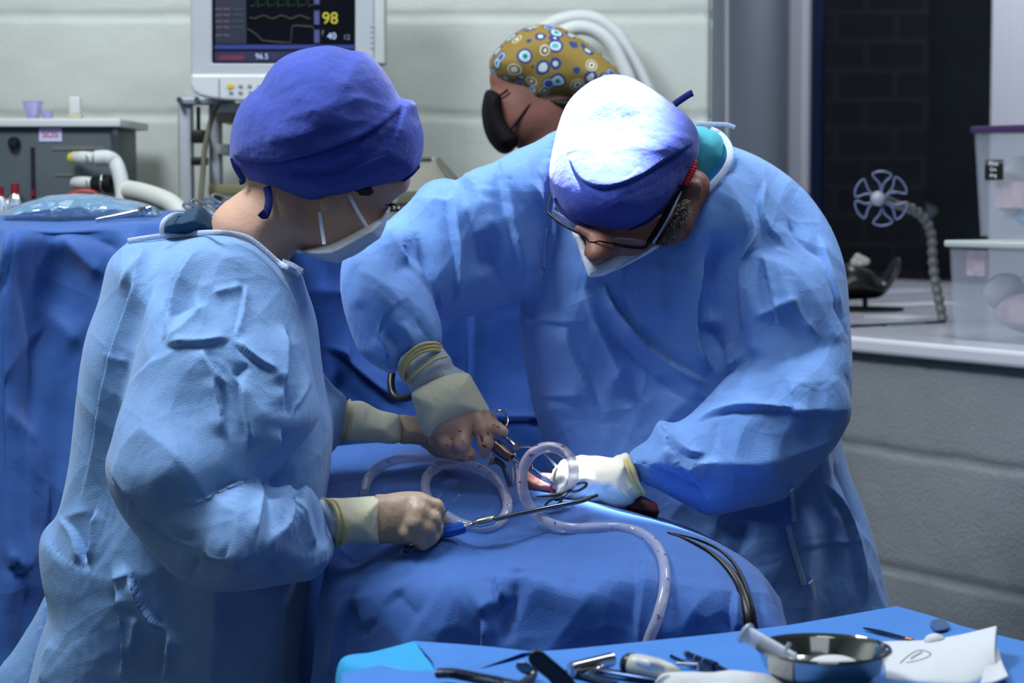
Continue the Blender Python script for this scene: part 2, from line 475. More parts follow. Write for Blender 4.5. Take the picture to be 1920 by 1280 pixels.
def grid_surface(ctrl, nu=8, nv=8):
    "smooth surface through a control grid of world points"
    G = np.array(ctrl, float); R = []
    for row in G: r, _ = spline(row, nu); R.append(r)
    R = np.array(R); C = []
    for j in range(R.shape[1]): c, _ = spline(R[:, j], nv); C.append(c)
    C = np.array(C).transpose(1, 0, 2)
    a, b = C.shape[:2]; V = C.reshape(-1, 3)
    i, j = np.meshgrid(np.arange(a - 1), np.arange(b - 1), indexing='ij'); i = i.ravel(); j = j.ravel()
    Q = np.stack([i * b + j, i * b + j + 1, (i + 1) * b + j + 1, (i + 1) * b + j], 1)
    return V, Q
def thicken(o, t, off=-1):
    m = o.modifiers.new('thickness', 'SOLIDIFY'); m.thickness = t; m.offset = off; return o

# ------------------------------------------------------------------ materials
def srgb(r, g, b):
    f = lambda c: c / 12.92 if c <= 0.04045 else ((c + 0.055) / 1.055) ** 2.4
    return (f(r / 255), f(g / 255), f(b / 255), 1)
_M = {}
def mat(name, col, rough=0.6, metal=0.0, trans=0.0, ior=1.45, alpha=1.0, bump=None, sheen=0.0, emit=None, spec=0.5, var=0.0, var_scale=8.0, sss=0.0, coat=0.0):
    if name in _M: return _M[name]
    m = bpy.data.materials.new(name); m.use_nodes = True; nt = m.node_tree; b = nt.nodes['Principled BSDF']
    I = b.inputs
    I['Base Color'].default_value = col; I['Roughness'].default_value = rough; I['Metallic'].default_value = metal
    I['Transmission Weight'].default_value = trans; I['IOR'].default_value = ior; I['Alpha'].default_value = alpha
    I['Sheen Weight'].default_value = sheen; I['Specular IOR Level'].default_value = spec
    I['Coat Weight'].default_value = coat
    if sss: I['Subsurface Weight'].default_value = sss; I['Subsurface Radius'].default_value = (0.01, 0.004, 0.003); I['Subsurface Scale'].default_value = 0.5
    if emit: I['Emission Color'].default_value = emit[0]; I['Emission Strength'].default_value = emit[1]
    tc = nt.nodes.new('ShaderNodeTexCoord')
    if var:
        n = nt.nodes.new('ShaderNodeTexNoise'); n.inputs['Scale'].default_value = var_scale; n.inputs['Detail'].default_value = 4
        nt.links.new(tc.outputs['Object'], n.inputs['Vector'])
        mr = nt.nodes.new('ShaderNodeMapRange'); mr.inputs['From Min'].default_value = 0.3; mr.inputs['From Max'].default_value = 0.7
        mr.inputs['To Min'].default_value = 1 - var; mr.inputs['To Max'].default_value = 1 + var
        mx = nt.nodes.new('ShaderNodeVectorMath'); mx.operation = 'SCALE'; mx.inputs[0].default_value = col[:3]
        nt.links.new(n.outputs[0], mr.inputs['Value']); nt.links.new(mr.outputs[0], mx.inputs['Scale']); nt.links.new(mx.outputs[0], I['Base Color'])
    if bump:
        prev = None
        for (kind, sc, dist) in bump:
            if kind == 'noise':
                t = nt.nodes.new('ShaderNodeTexNoise'); t.inputs['Detail'].default_value = 3; out = t.outputs[0]
            elif kind == 'crease':
                t = nt.nodes.new('ShaderNodeTexNoise'); t.noise_type = 'RIDGED_MULTIFRACTAL' if hasattr(t, 'noise_type') else t.noise_type
                t.inputs['Detail'].default_value = 2; out = t.outputs[0]
            elif kind == 'web':
                nz_ = nt.nodes.new('ShaderNodeTexNoise'); nz_.inputs['Scale'].default_value = 4.0
                mx_ = nt.nodes.new('ShaderNodeMix'); mx_.data_type = 'VECTOR'; mx_.inputs[0].default_value = 0.10
                nt.links.new(tc.outputs['Object'], nz_.inputs['Vector']); nt.links.new(tc.outputs['Object'], mx_.inputs[4]); nt.links.new(nz_.outputs[1], mx_.inputs[5])
                t = nt.nodes.new('ShaderNodeTexVoronoi'); t.feature = 'DISTANCE_TO_EDGE'; t.inputs['Scale'].default_value = sc
                nt.links.new(mx_.outputs[1], t.inputs['Vector'])
                mr_ = nt.nodes.new('ShaderNodeMapRange'); mr_.inputs['From Max'].default_value = 0.10; mr_.inputs['To Min'].default_value = 1.0; mr_.inputs['To Max'].default_value = 0.0
                nt.links.new(t.outputs['Distance'], mr_.inputs['Value'])
                bp = nt.nodes.new('ShaderNodeBump'); bp.inputs['Distance'].default_value = dist
                nt.links.new(mr_.outputs[0], bp.inputs['Height'])
                if prev: nt.links.new(prev.outputs[0], bp.inputs['Normal'])
                prev = bp; continue
            elif kind == 'cell':
                t = nt.nodes.new('ShaderNodeTexVoronoi'); out = t.outputs['Distance']
            else:
                t = nt.nodes.new('ShaderNodeTexWave'); out = t.outputs[1]
            t.inputs['Scale'].default_value = sc
            nt.links.new(tc.outputs['Object'], t.inputs['Vector'])
            bp = nt.nodes.new('ShaderNodeBump'); bp.inputs['Strength'].default_value = 1.0; bp.inputs['Distance'].default_value = dist
            nt.links.new(out, bp.inputs['Height'])
            if prev: nt.links.new(prev.outputs[0], bp.inputs['Normal'])
            prev = bp
        nt.links.new(prev.outputs[0], I['Normal'])
    _M[name] = m; return m
GOWN = mat('blue_nonwoven_gown', srgb(114, 160, 228), 0.62, bump=[('web', 6, 0.0022), ('web', 16, 0.0005), ('cell', 800, 0.0004)], sheen=0.25, var=0.05, spec=0.3)
GOWN_W = mat('pale_blue_nonwoven_gown', srgb(120, 162, 214), 0.62, bump=[('web', 6, 0.0020), ('web', 16, 0.0004), ('cell', 800, 0.0004)], sheen=0.25, var=0.05, spec=0.3)
DRAPE = mat('blue_surgical_drape', srgb(62, 108, 184), 0.6, bump=[('web', 5, 0.002), ('cell', 800, 0.0004)], sheen=0.2, var=0.05, spec=0.3)
DRAPE_D = mat('deep_blue_curtain_drape', srgb(28, 68, 138), 0.65, bump=[('noise', 25, 0.002)], sheen=0.1, spec=0.25)
DRAPE_L = mat('blue_table_drape', srgb(48, 90, 158), 0.62, bump=[('web', 4, 0.0025), ('noise', 25, 0.002)], sheen=0.2, spec=0.3, var=0.05)
TRAYB = mat('tray_cover_blue', srgb(72, 130, 205), 0.55, bump=[('noise', 60, 0.001)], spec=0.3, var=0.04)
TRAYC = mat('tray_cover_cyan_side', srgb(52, 160, 215), 0.5, bump=[('noise', 40, 0.001)], spec=0.4)
CAPB = mat('royal_blue_cotton_cap', srgb(54, 72, 158), 0.8, bump=[('noise', 60, 0.0025), ('noise', 900, 0.0004)], sheen=0.2, spec=0.2, var=0.04)
CAPD = mat('navy_cap_edge', srgb(28, 38, 105), 0.8, sheen=0.1, spec=0.2)
WHITE = mat('white_tape', srgb(188, 202, 230), 0.6, bump=[('cell', 600, 0.0004)])
MASK = mat('white_mask_fabric', srgb(205, 210, 222), 0.7, bump=[('noise', 700, 0.0004)], spec=0.3)
BLACKF = mat('black_mask_fabric', srgb(14, 14, 17), 0.8, spec=0.2)
SKIN = mat('skin', srgb(196, 156, 132), 0.55, bump=[('noise', 220, 0.0005)], sss=0.15, var=0.06, var_scale=14)
SKIN_T = mat('tanned_skin', srgb(130, 86, 73), 0.55, bump=[('noise', 220, 0.0006)], sss=0.1, var=0.08, var_scale=20)
HAIR = mat('dark_brown_hair', srgb(38, 28, 26), 0.6, bump=[('noise', 300, 0.003)])
BEARD = mat('grizzled_beard', srgb(70, 62, 58), 0.8, var=0.5, var_scale=400, bump=[('noise', 500, 0.003)])
LATEX = mat('cream_latex', srgb(222, 218, 188), 0.5, bump=[('noise', 60, 0.0016)], sss=0.1, var=0.03, spec=0.4)
GLOVE = mat('thin_latex_over_skin', srgb(186, 160, 136), 0.42, bump=[('noise', 90, 0.0012)], sss=0.1, var=0.1, var_scale=22, spec=0.5)
KNIT = mat('grey_blue_knit_cuff', srgb(178, 190, 206), 0.8, bump=[('noise', 120, 0.002)])
BAND = mat('yellowish_latex_rim', srgb(205, 190, 130), 0.5)
GLOVE_B = mat('blood_smeared_thin_glove', srgb(196, 158, 140), 0.4, bump=[('noise', 90, 0.0012)], sss=0.15, var=0.12, var_scale=24, spec=0.5)
STEEL = mat('polished_steel', srgb(200, 202, 205), 0.18, 1.0)
STEEL_D = mat('dark_steel', srgb(120, 124, 130), 0.28, 1.0)
BLACK = mat('black_plastic', srgb(16, 16, 18), 0.4)
TEAL = mat('teal_scrub_cotton', srgb(22, 58, 84), 0.8, bump=[('noise', 300, 0.0006)])
TURQ = mat('turquoise_scrub_cotton', srgb(70, 172, 190), 0.8, bump=[('noise', 60, 0.001)])
# ================================================================== the room
WZ = 1.125                                            # height of the window ledge
CORN = at(1352, 350, 4.30); WD = np.array([0.536, -0.844, 0.0]); WN = np.array([0.844, 0.536, 0.0])  # right wall: corner, direction, outward normal
def relief_wall(name, org, du, L, z0, z1, joints_z, vj, nout, m, kind='structure', step=0.009):
    "painted block wall: joints pressed into the surface"
    nu = int(L / step); nv = int((z1 - z0) / step)
    u = np.linspace(0, L, nu + 1); z = np.linspace(z0, z1, nv + 1)
    U, Z = np.meshgrid(u, z, indexing='ij'); P = np.stack([U.ravel() * 9, Z.ravel() * 9, np.zeros(U.size)], 1)
    wob = vnoise(P).reshape(U.shape) * 0.004; w2 = vnoise(P * 3.1).reshape(U.shape) * 0.002
    d = np.zeros(U.shape)
    for jz in joints_z:
        q = np.abs(Z - jz - wob - w2) ; d = np.maximum(d, np.exp(-(q / 0.0065) ** 2))
        # soft rounded shoulder of fat paint under every bed joint
        s_ = np.exp(-((Z - jz + 0.014 - wob * 1.5) / 0.010) ** 2); d = np.where(s_ > 0, d - 0.22 * s_, d)
    for k in range(len(joints_z) - 1):
        a, b = joints_z[k], joints_z[k + 1]; inside = (Z > a) & (Z < b)
        for x in vj[k % len(vj)]:
            q = np.abs(U - x - wob); d = np.where(inside, np.maximum(d, 0.35 * np.exp(-(q / 0.006) ** 2)), d)
    d = d * 0.007 + vnoise(P * 2.2).reshape(U.shape) * 0.0012 + vnoise(P * 12).reshape(U.shape) * 0.0004
    V = np.array(org)[None] + U.ravel()[:, None] * np.array(du)[None] + np.array(nout)[None] * d.ravel()[:, None]; V[:, 2] = Z.ravel()
    i, j = np.meshgrid(np.arange(nu), np.arange(nv), indexing='ij'); i = i.ravel(); j = j.ravel(); b = nv + 1
    Q = np.stack([i * b + j, (i + 1) * b + j, (i + 1) * b + j + 1, i * b + j + 1], 1)
    o = obj(name, V, Q, m); tag(o, kind=kind)
    s = o.modifiers.new('body', 'SOLIDIFY'); s.thickness = 0.10; s.offset = -1
    return o
PAINT = mat('painted_block_white', srgb(188, 193, 187), 0.5, bump=[('noise', 90, 0.0008)], var=0.02)
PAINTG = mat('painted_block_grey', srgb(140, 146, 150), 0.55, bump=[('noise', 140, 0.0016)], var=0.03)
PLASTER = mat('reveal_paint_grey', srgb(140, 148, 160), 0.6, bump=[('noise', 60, 0.0006)])
FRAME = mat('window_frame_white', srgb(190, 192, 200), 0.35)
zj = [at(800, 30, 4.3)[2] - 0.1985 * k for k in range(-4, 9)][::-1]
x0b = -1.75
vjA = [at(x, 100, 4.3)[0] - x0b for x in (300 - 373 * 2, 300 - 373, 300, 673, 1046, 1419)]
vjB = [at(x, 100, 4.3)[0] - x0b for x in (117 - 373, 117, 490, 862, 1236)]
k0 = [i for i, z in enumerate(zj) if abs(z - at(800, 215, 4.3)[2]) < 0.05][0]
pair = [vjA, vjB] if k0 % 2 == 0 else [vjB, vjA]
relief_wall('wall_back', (x0b, 4.3, 0), (1, 0, 0), CORN[0] - x0b - 0.02, 0.0, 2.65, zj, pair, (0, 1, 0), PAINT)
zr = sorted([at(1600, 832, 3.98)[2] + 0.2145 * k for k in range(-5, 2)])
def wall_u(px, py): p = on_plane(px, py, CORN, WN); return float(np.dot(p - CORN, WD))
ua, ub = wall_u(1741, 760), [wall_u(1592, 950), wall_u(1884, 950)]
kr = [i for i, z in enumerate(zr) if abs(z - at(1600, 832, 3.98)[2]) < 0.03][0]
blk = ub[1] - ub[0]
r1 = [ua + blk * k for k in range(-3, 4)]; r2 = [ub[0] + blk * k for k in range(-3, 4)]
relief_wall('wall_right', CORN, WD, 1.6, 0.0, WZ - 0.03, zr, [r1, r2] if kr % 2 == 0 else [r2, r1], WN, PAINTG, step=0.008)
# floor
b = MB(); b.box((0, 2.6, -0.02), (6.0, 7.0, 0.04)); tag(b.build('floor', mat('grey_vinyl_floor', srgb(96, 104, 110), 0.4, var=0.08), smooth=False), kind='structure')
tag((lambda b: (b.box((0, 1.9, 3.05), (6.0, 5.6, 0.06)), b.build('ceiling', PAINT, smooth=False))[1])(MB()), kind='structure')
tag((lambda b: (b.box((-1.85, 1.9, 1.5), (0.1, 5.0, 3.1)), b.build('wall_left', PAINT, smooth=False))[1])(MB()), kind='structure')
tag((lambda b: (b.box((0, -0.8, 1.5), (6.0, 0.1, 3.1)), b.build('wall_front', PAINTG, smooth=False))[1])(MB()), kind='structure')
# ledge: deep white window board reaching back to the glass
GL = on_plane(1667, 524, (0, 0, WZ), (0, 0, 1))       # point where board meets window
def wpt(u, w, z): p = CORN + WD * u + WN * w; return np.array([p[0], p[1], z])
gd = float(np.dot(GL - CORN, WN))
b = MB()
bm_pts = [(-0.02, -0.03), (1.75, -0.03), (3.2, gd + 0.05), (-1.45, gd + 0.05)]
b.prism(bm_pts, 0.030, lambda u, v, w: wpt(u, v, WZ - 0.030 + w))
o = b.build('trim_1', mat('white_window_board', srgb(200, 202, 212), 0.25, coat=0.3), smooth=False); tag(o, kind='structure')
bv = o.modifiers.new('rounded', 'BEVEL'); bv.width = 0.008; bv.segments = 3
# left reveal of the window recess: corner strip, splayed wall, small light bead
RV = on_plane(1480, 350, GL, WN)
b = MB()
c0 = at(1328, 200, 4.29); c1 = at(1362, 200, 4.42); c2 = RV
b.prism([(c0[0], c0[1]), (c1[0], c1[1]), (c1[0] - .02, c1[1] + .12), (c0[0], c0[1] + .12)], 1.6, lambda u, v, w: np.array([u, v, 1.1 + w]))
tag(b.build('trim_2', mat('corner_strip_grey', srgb(150, 160, 168), 0.5), smooth=False), kind='structure')
b = MB(); b.tube([at(1362, 440, 4.40), at(1362, -120, 4.40)], 0.0055, 10)
tag(b.build('trim_3', FRAME), kind='structure')
b = MB(); dv = (c2 - c1); dv[2] = 0; nv_ = np.array([-dv[1], dv[0], 0]) / np.linalg.norm(dv) * 0.08
b.prism([(c1[0], c1[1]), (c2[0], c2[1]), (c2[0] + nv_[0], c2[1] + nv_[1]), (c1[0] + nv_[0], c1[1] + nv_[1])], 1.7, lambda u, v, w: np.array([u, v, 1.0 + w]))
tag(b.build('wall_right_reveal', PLASTER, smooth=False), kind='structure')
# window
win = empty('window_1', GL); tag(win, kind='structure')
def gp(px, py, off=0.0): return on_plane(px, py, GL + WN * off, WN)
def post(px0, px1, o0, o1, z0, z1, name, m):
    a = gp(px0, 300, 0); c = gp(px1, 300, 0); b = MB()
    ua_, uc = np.dot(a - CORN, WD), np.dot(c - CORN, WD)
    b.prism([(ua_, gd + o0), (uc, gd + o0), (uc, gd + o1), (ua_, gd + o1)], z1 - z0, lambda u, v, w: wpt(u, v, z0 + w))
    o = b.build(name, m, win, smooth=False); bv = o.modifiers.new('rounded', 'BEVEL'); bv.width = 0.006; bv.segments = 2; return o
post(1478, 1514, -0.02, 0.06, WZ, 3.0, 'window_frame', FRAME)
post(1864, 1896, -0.02, 0.06, WZ, 3.0, 'window_frame', FRAME)
post(1899, 1990, -0.03, 0.06, WZ, 3.0, 'window_frame', FRAME)
post(1516, 1527, 0.0, 0.05, WZ, 3.0, 'glazing_bead', mat('dark_blue_gasket', srgb(14, 28, 60), 0.3))
b = MB(); a = gp(1527, 300); c = gp(1864, 300)
ua_, uc = np.dot(a - CORN, WD), np.dot(c - CORN, WD)
b.prism([(ua_, gd + 0.02), (uc, gd + 0.02), (uc, gd + 0.028), (ua_, gd + 0.028)], 3.0 - WZ, lambda u, v, w: wpt(u, v, WZ + w))
b.build('pane', mat('window_glass', (1, 1, 1, 1), 0.0, trans=1.0, ior=1.45), win, smooth=False)
# night outside: dark hedge, and a brick pier standing in for bricks reflected in the glass
DB = bpy.data.materials.new('dark_night_brick'); DB.use_nodes = True
nt = DB.node_tree; bk = nt.nodes.new('ShaderNodeTexBrick'); tc = nt.nodes.new('ShaderNodeTexCoord')
bk.inputs['Color1'].default_value = srgb(10, 10, 26); bk.inputs['Color2'].default_value = srgb(14, 13, 24); bk.inputs['Mortar'].default_value = srgb(46, 44, 54)
bk.inputs['Scale'].default_value = 1.0; bk.inputs['Brick Width'].default_value = 0.20; bk.inputs['Row Height'].default_value = 0.098; bk.inputs['Mortar Size'].default_value = 0.010
nt.links.new(tc.outputs['Object'], bk.inputs['Vector']); nt.links.new(bk.outputs['Color'], nt.nodes['Principled BSDF'].inputs['Base Color'])
nt.nodes['Principled BSDF'].inputs['Roughness'].default_value = 0.9
bw = MB(); bw.box((0, 0, 0), (0.62, 3.2, 0.1))
ob = bw.build('reflected_brick_wall', DB, smooth=False); p = at(1590, 250, 7.0); ob.location = (p[0], p[1] + 0.3, 1.4); ob.rotation_euler = (math.pi / 2, 0, 0)
tag(ob, 'dark brick pier standing in for the bricks reflected at the left of the night window', 'brick wall')
s = Solid((1.35, 7.2, 0.9), (2.35, 7.8, 2.9), 0.03)
for i in range(46):
    s.ball((random.uniform(1.5, 2.2), random.uniform(7.4, 7.6), random.uniform(1.1, 2.6)), random.uniform(0.08, 0.2), 0.02)
V, Q = s.mesh(1); c = Cloth(V, Q, 0); c.noise(0.08, 0.03, 3)
tag(c.done('garden_hedge', mat('night_foliage', srgb(8, 26, 28), 0.9, var=0.5, var_scale=9)), 'dark green hedge outside the night window', 'hedge')
# ================================================================== surgeon (right, bent over the table)
def floor_pt(px, Y): p = at(px, 700, Y); return (p[0], p[1], 0)
surgeon = empty('person', floor_pt(1290, 3.15))
tag(surgeon, 'surgeon in blue gown bending over the table, glasses on, cap lit white by the lamp', 'person', 'people in the operating room')

def leg_solid(s, x, y, ztop, r=0.075, dx=0.10):
    for sg in (-1, 1):
        s.chain([(x + sg * dx, y, ztop), (x + sg * dx, y, 0.5), (x + sg * dx, y + 0.01, 0.09)], [r * 1.15, r * 0.85, r * 0.6], 0.03)
        s.chain([(x + sg * dx, y + 0.03, 0.05), (x + sg * dx, y - 0.13, 0.04)], [0.05, 0.038], 0.02)

def build_surgeon_body():
    s = Solid((-0.30, 2.58, 0.0), (0.62, 3.35, 1.52), 0.009)
    p = at(1300, 700, 3.15)
    leg_solid(s, p[0], 3.18, 0.9, 0.085, 0.11)
    s.ball(at(1290, 860, 3.18), (0.13, 0.085, 0.14), 0.04)
    s.chain([at(1290, 860, 3.18), at(1280, 640, 3.14), at(1285, 430, 3.10)], [0.10, 0.105, 0.09], 0.05)
    s.chain([at(1110, 410, 3.08), at(1430, 445, 3.10)], [0.042, 0.042], 0.03)
    s.chain([at(1110, 400, 3.08), at(1000, 420, 3.05)], [0.042, 0.04], 0.03)
    s.chain([at(1000, 420, 3.05), at(735, 500, 2.96), at(775, 620, 2.89), at(805, 690, 2.85), at(845, 775, 2.815)], [0.040, 0.031, 0.014, 0.012, 0.014], 0.02)
    s.chain([at(1430, 450, 3.09), at(1480, 780, 2.97), at(1260, 870, 2.89), at(1190, 892, 2.86), at(1130, 900, 2.85)], [0.045, 0.034, 0.016, 0.012, 0.014], 0.02)
    s.chain([at(1290, 400, 3.07), at(1215, 330, 3.0)], [0.055, 0.052], 0.03)
    s.ball(at(1172, 300, 2.955), (0.066, 0.070, 0.080), 0.02, R=Matrix.Rotation(0.25, 3, 'Y'))
    s.ball(at(1160, 412, 2.96), (0.055, 0.055, 0.042), 0.03, R=Matrix.Rotation(0.1, 3, 'Y'))
    return s
s = build_surgeon_body()
V, Q = s.mesh(2)
# fine front of the face: brow, nose, cheeks, ear on a finer grid, same surface pieces repeated
f = Solid(at(1010, 530, 2.90) - np.array([0.02, 0.12, 0.0]), at(1350, 250, 3.02) + np.array([0, 0.02, 0]), 0.0028)
f.ball(at(1172, 310, 2.95), (0.066, 0.068, 0.078), 0.02, R=Matrix.Rotation(0.25, 3, 'Y'))
f.ball(at(1160, 410, 2.925), (0.066, 0.062, 0.040), 0.02, R=Matrix.Rotation(0.08, 3, 'Y'))
f.puff([(1068, 412), (1090, 435), (1110, 452), (1150, 458), (1195, 462), (1235, 440), (1262, 410), (1240, 380), (1100, 370)], 2.905, 0.045, 0.035, 0.01)
f.chain([at(1124, 440, 2.865), at(1120, 464, 2.85), at(1119, 477, 2.845)], [0.0095, 0.0115, 0.0125], 0.008)   # nose seen from above
f.ball(at(1108, 474, 2.855), (0.007, 0.008, 0.006), 0.005); f.ball(at(1131, 472, 2.855), (0.008, 0.008, 0.007), 0.005)
f.chain([at(1085, 428, 2.87), at(1110, 440, 2.862)], [0.006, 0.006], 0.006); f.chain([at(1140, 445, 2.862), at(1180, 447, 2.868), at(1215, 436, 2.875)], [0.006, 0.007, 0.005], 0.006)
f.ball(at(1150, 462, 2.90), (0.045, 0.04, 0.018), 0.02)
f.chain([at(1262, 420, 2.93), at(1280, 380, 2.94), at(1300, 350, 2.95)], [0.028, 0.026, 0.024], 0.015)
for a_, b_, r_ in (((1288, 366, 2.925), (1293, 350, 2.92), 0.008), ((1293, 350, 2.92), (1303, 349, 2.92), 0.0095), ((1303, 349, 2.92), (1301, 360, 2.925), 0.007)):
    f.chain([at(*a_), at(*b_)], r_, 0.005)
body = obj('body', V, Q, SKIN_T, surgeon)
V2, Q2 = f.mesh(2)
def merge(o, V2, Q2):
    "joins a finer piece into the same body mesh"
    n = len(o.data.vertices); co = np.zeros(n * 3, np.float32); o.data.vertices.foreach_get('co', co)
    qs = np.zeros(len(o.data.loops), np.int32); o.data.loops.foreach_get('vertex_index', qs)
    Vn = np.concatenate([co.reshape(-1, 3), V2]); Qn = np.concatenate([qs.reshape(-1, 4), Q2 + n])
    nm, par, m = o.name, o.parent, o.data.materials[0]
    old = o.data; tmp = obj('tmp', Vn, Qn, m); o.data = tmp.data; bpy.data.objects.remove(tmp); bpy.data.meshes.remove(old); o.data.name = nm
merge(body, V2, Q2)

# beard along the jaw, seen behind the mask
s = Solid(at(1200, 480, 2.93) - np.array([0, .08, 0]), at(1320, 340, 3.0) + np.array([0, 0.03, 0]), 0.0022)
s.puff([(1226, 462), (1238, 430), (1254, 405), (1270, 385), (1288, 372), (1293, 385), (1287, 410), (1270, 438), (1250, 452)], 2.905, 0.024, 0.02)
V, Q = s.mesh(1); c = Cloth(V, Q, 1); c.noise(0.0035, 0.0014, 2); bd0 = c.done('beard', BEARD, surgeon)
hb = MB(); ids = np.random.choice(len(c.V), 420)
for i in ids:
    p0 = c.V[i]; dr = np.array([random.uniform(-.4, .6), -.5, random.uniform(-1, -.2)]); dr /= np.linalg.norm(dr)
    hb.tube([p0, p0 + dr * .003 + c.N0[i] * .0015, p0 + dr * .006 + c.N0[i] * .002], [.0005, .0004, .0001], 4, cap=False)
o_ = hb.build('beard_hair', mat('grey_beard_hair', srgb(120, 112, 106), 0.6), bd0); tag(o_, kind='stuff')

# gown -------------------------------------------------------------------
s = Solid((-0.28, 2.62, 0.42), (0.60, 3.42, 1.52), 0.0065)
torso = [(1040, 262), (1120, 250), (1220, 262), (1330, 268), (1400, 285), (1475, 330), (1530, 395), (1560, 500), (1570, 650), (1570, 780), (1590, 880), (1622, 960), (1648, 1060), (1668, 1150), (1690, 1300), (1700, 1750),
         (1000, 1750), (1010, 1200), (1030, 900), (1000, 760), (982, 660), (974, 600), (980, 545), (990, 400), (1000, 300)]
s.puff(torso, [(1100, 500, 3.07), (1300, 300, 3.10), (1500, 500, 3.14), (1100, 850, 3.12), (1500, 1000, 3.20), (1300, 1500, 3.22)], 0.15, 0.13, 0.01, power=2.2)
# his right upper arm and forearm (left in the picture)
s.puff([(1060, 250), (1000, 268), (960, 285), (925, 308), (880, 332), (862, 345), (810, 352), (770, 385), (728, 418), (700, 470), (740, 560), (800, 600), (870, 596), (930, 578), (985, 556), (1040, 520), (1080, 400)],
       [(1040, 400, 3.06), (900, 450, 3.02), (760, 480, 2.97)], 0.085, 0.085, 0.015)
s.puff([(728, 415), (690, 438), (650, 470), (638, 510), (640, 560), (652, 610), (672, 660), (700, 685), (735, 702), (752, 690), (775, 665), (800, 652), (826, 650), (828, 610), (815, 570), (800, 520), (800, 450), (780, 420)],
       [(720, 470, 2.95), (740, 600, 2.90), (780, 660, 2.87)], 0.072, 0.072, 0.012)
# his left arm (right in the picture)
s.puff([(1390, 300), (1440, 310), (1500, 350), (1550, 410), (1582, 490), (1592, 590), (1597, 690), (1590, 760), (1560, 840), (1500, 870), (1430, 850), (1390, 800), (1370, 740), (1345, 690), (1335, 600), (1340, 480), (1350, 380)],
       [(1450, 400, 3.07), (1480, 600, 3.02), (1490, 760, 2.96)], 0.10, 0.11, 0.015)
s.puff([(1590, 745), (1588, 790), (1560, 840), (1520, 885), (1480, 930), (1430, 948), (1390, 955), (1330, 968), (1280, 945), (1230, 918), (1198, 902), (1188, 880), (1172, 868), (1185, 842), (1215, 822), (1235, 785), (1262, 792), (1290, 778), (1330, 740), (1370, 700), (1430, 680), (1500, 690), (1560, 700)],
       [(1500, 780, 2.95), (1380, 850, 2.91), (1250, 870, 2.88), (1200, 880, 2.86)], 0.075, 0.085, 0.006)
s.puff([(1225, 920), (1330, 962), (1420, 950), (1480, 930), (1520, 960), (1540, 1100), (1500, 1300), (1300, 1300), (1200, 1100)], 3.07, 0.09, 0.09, 0.02)
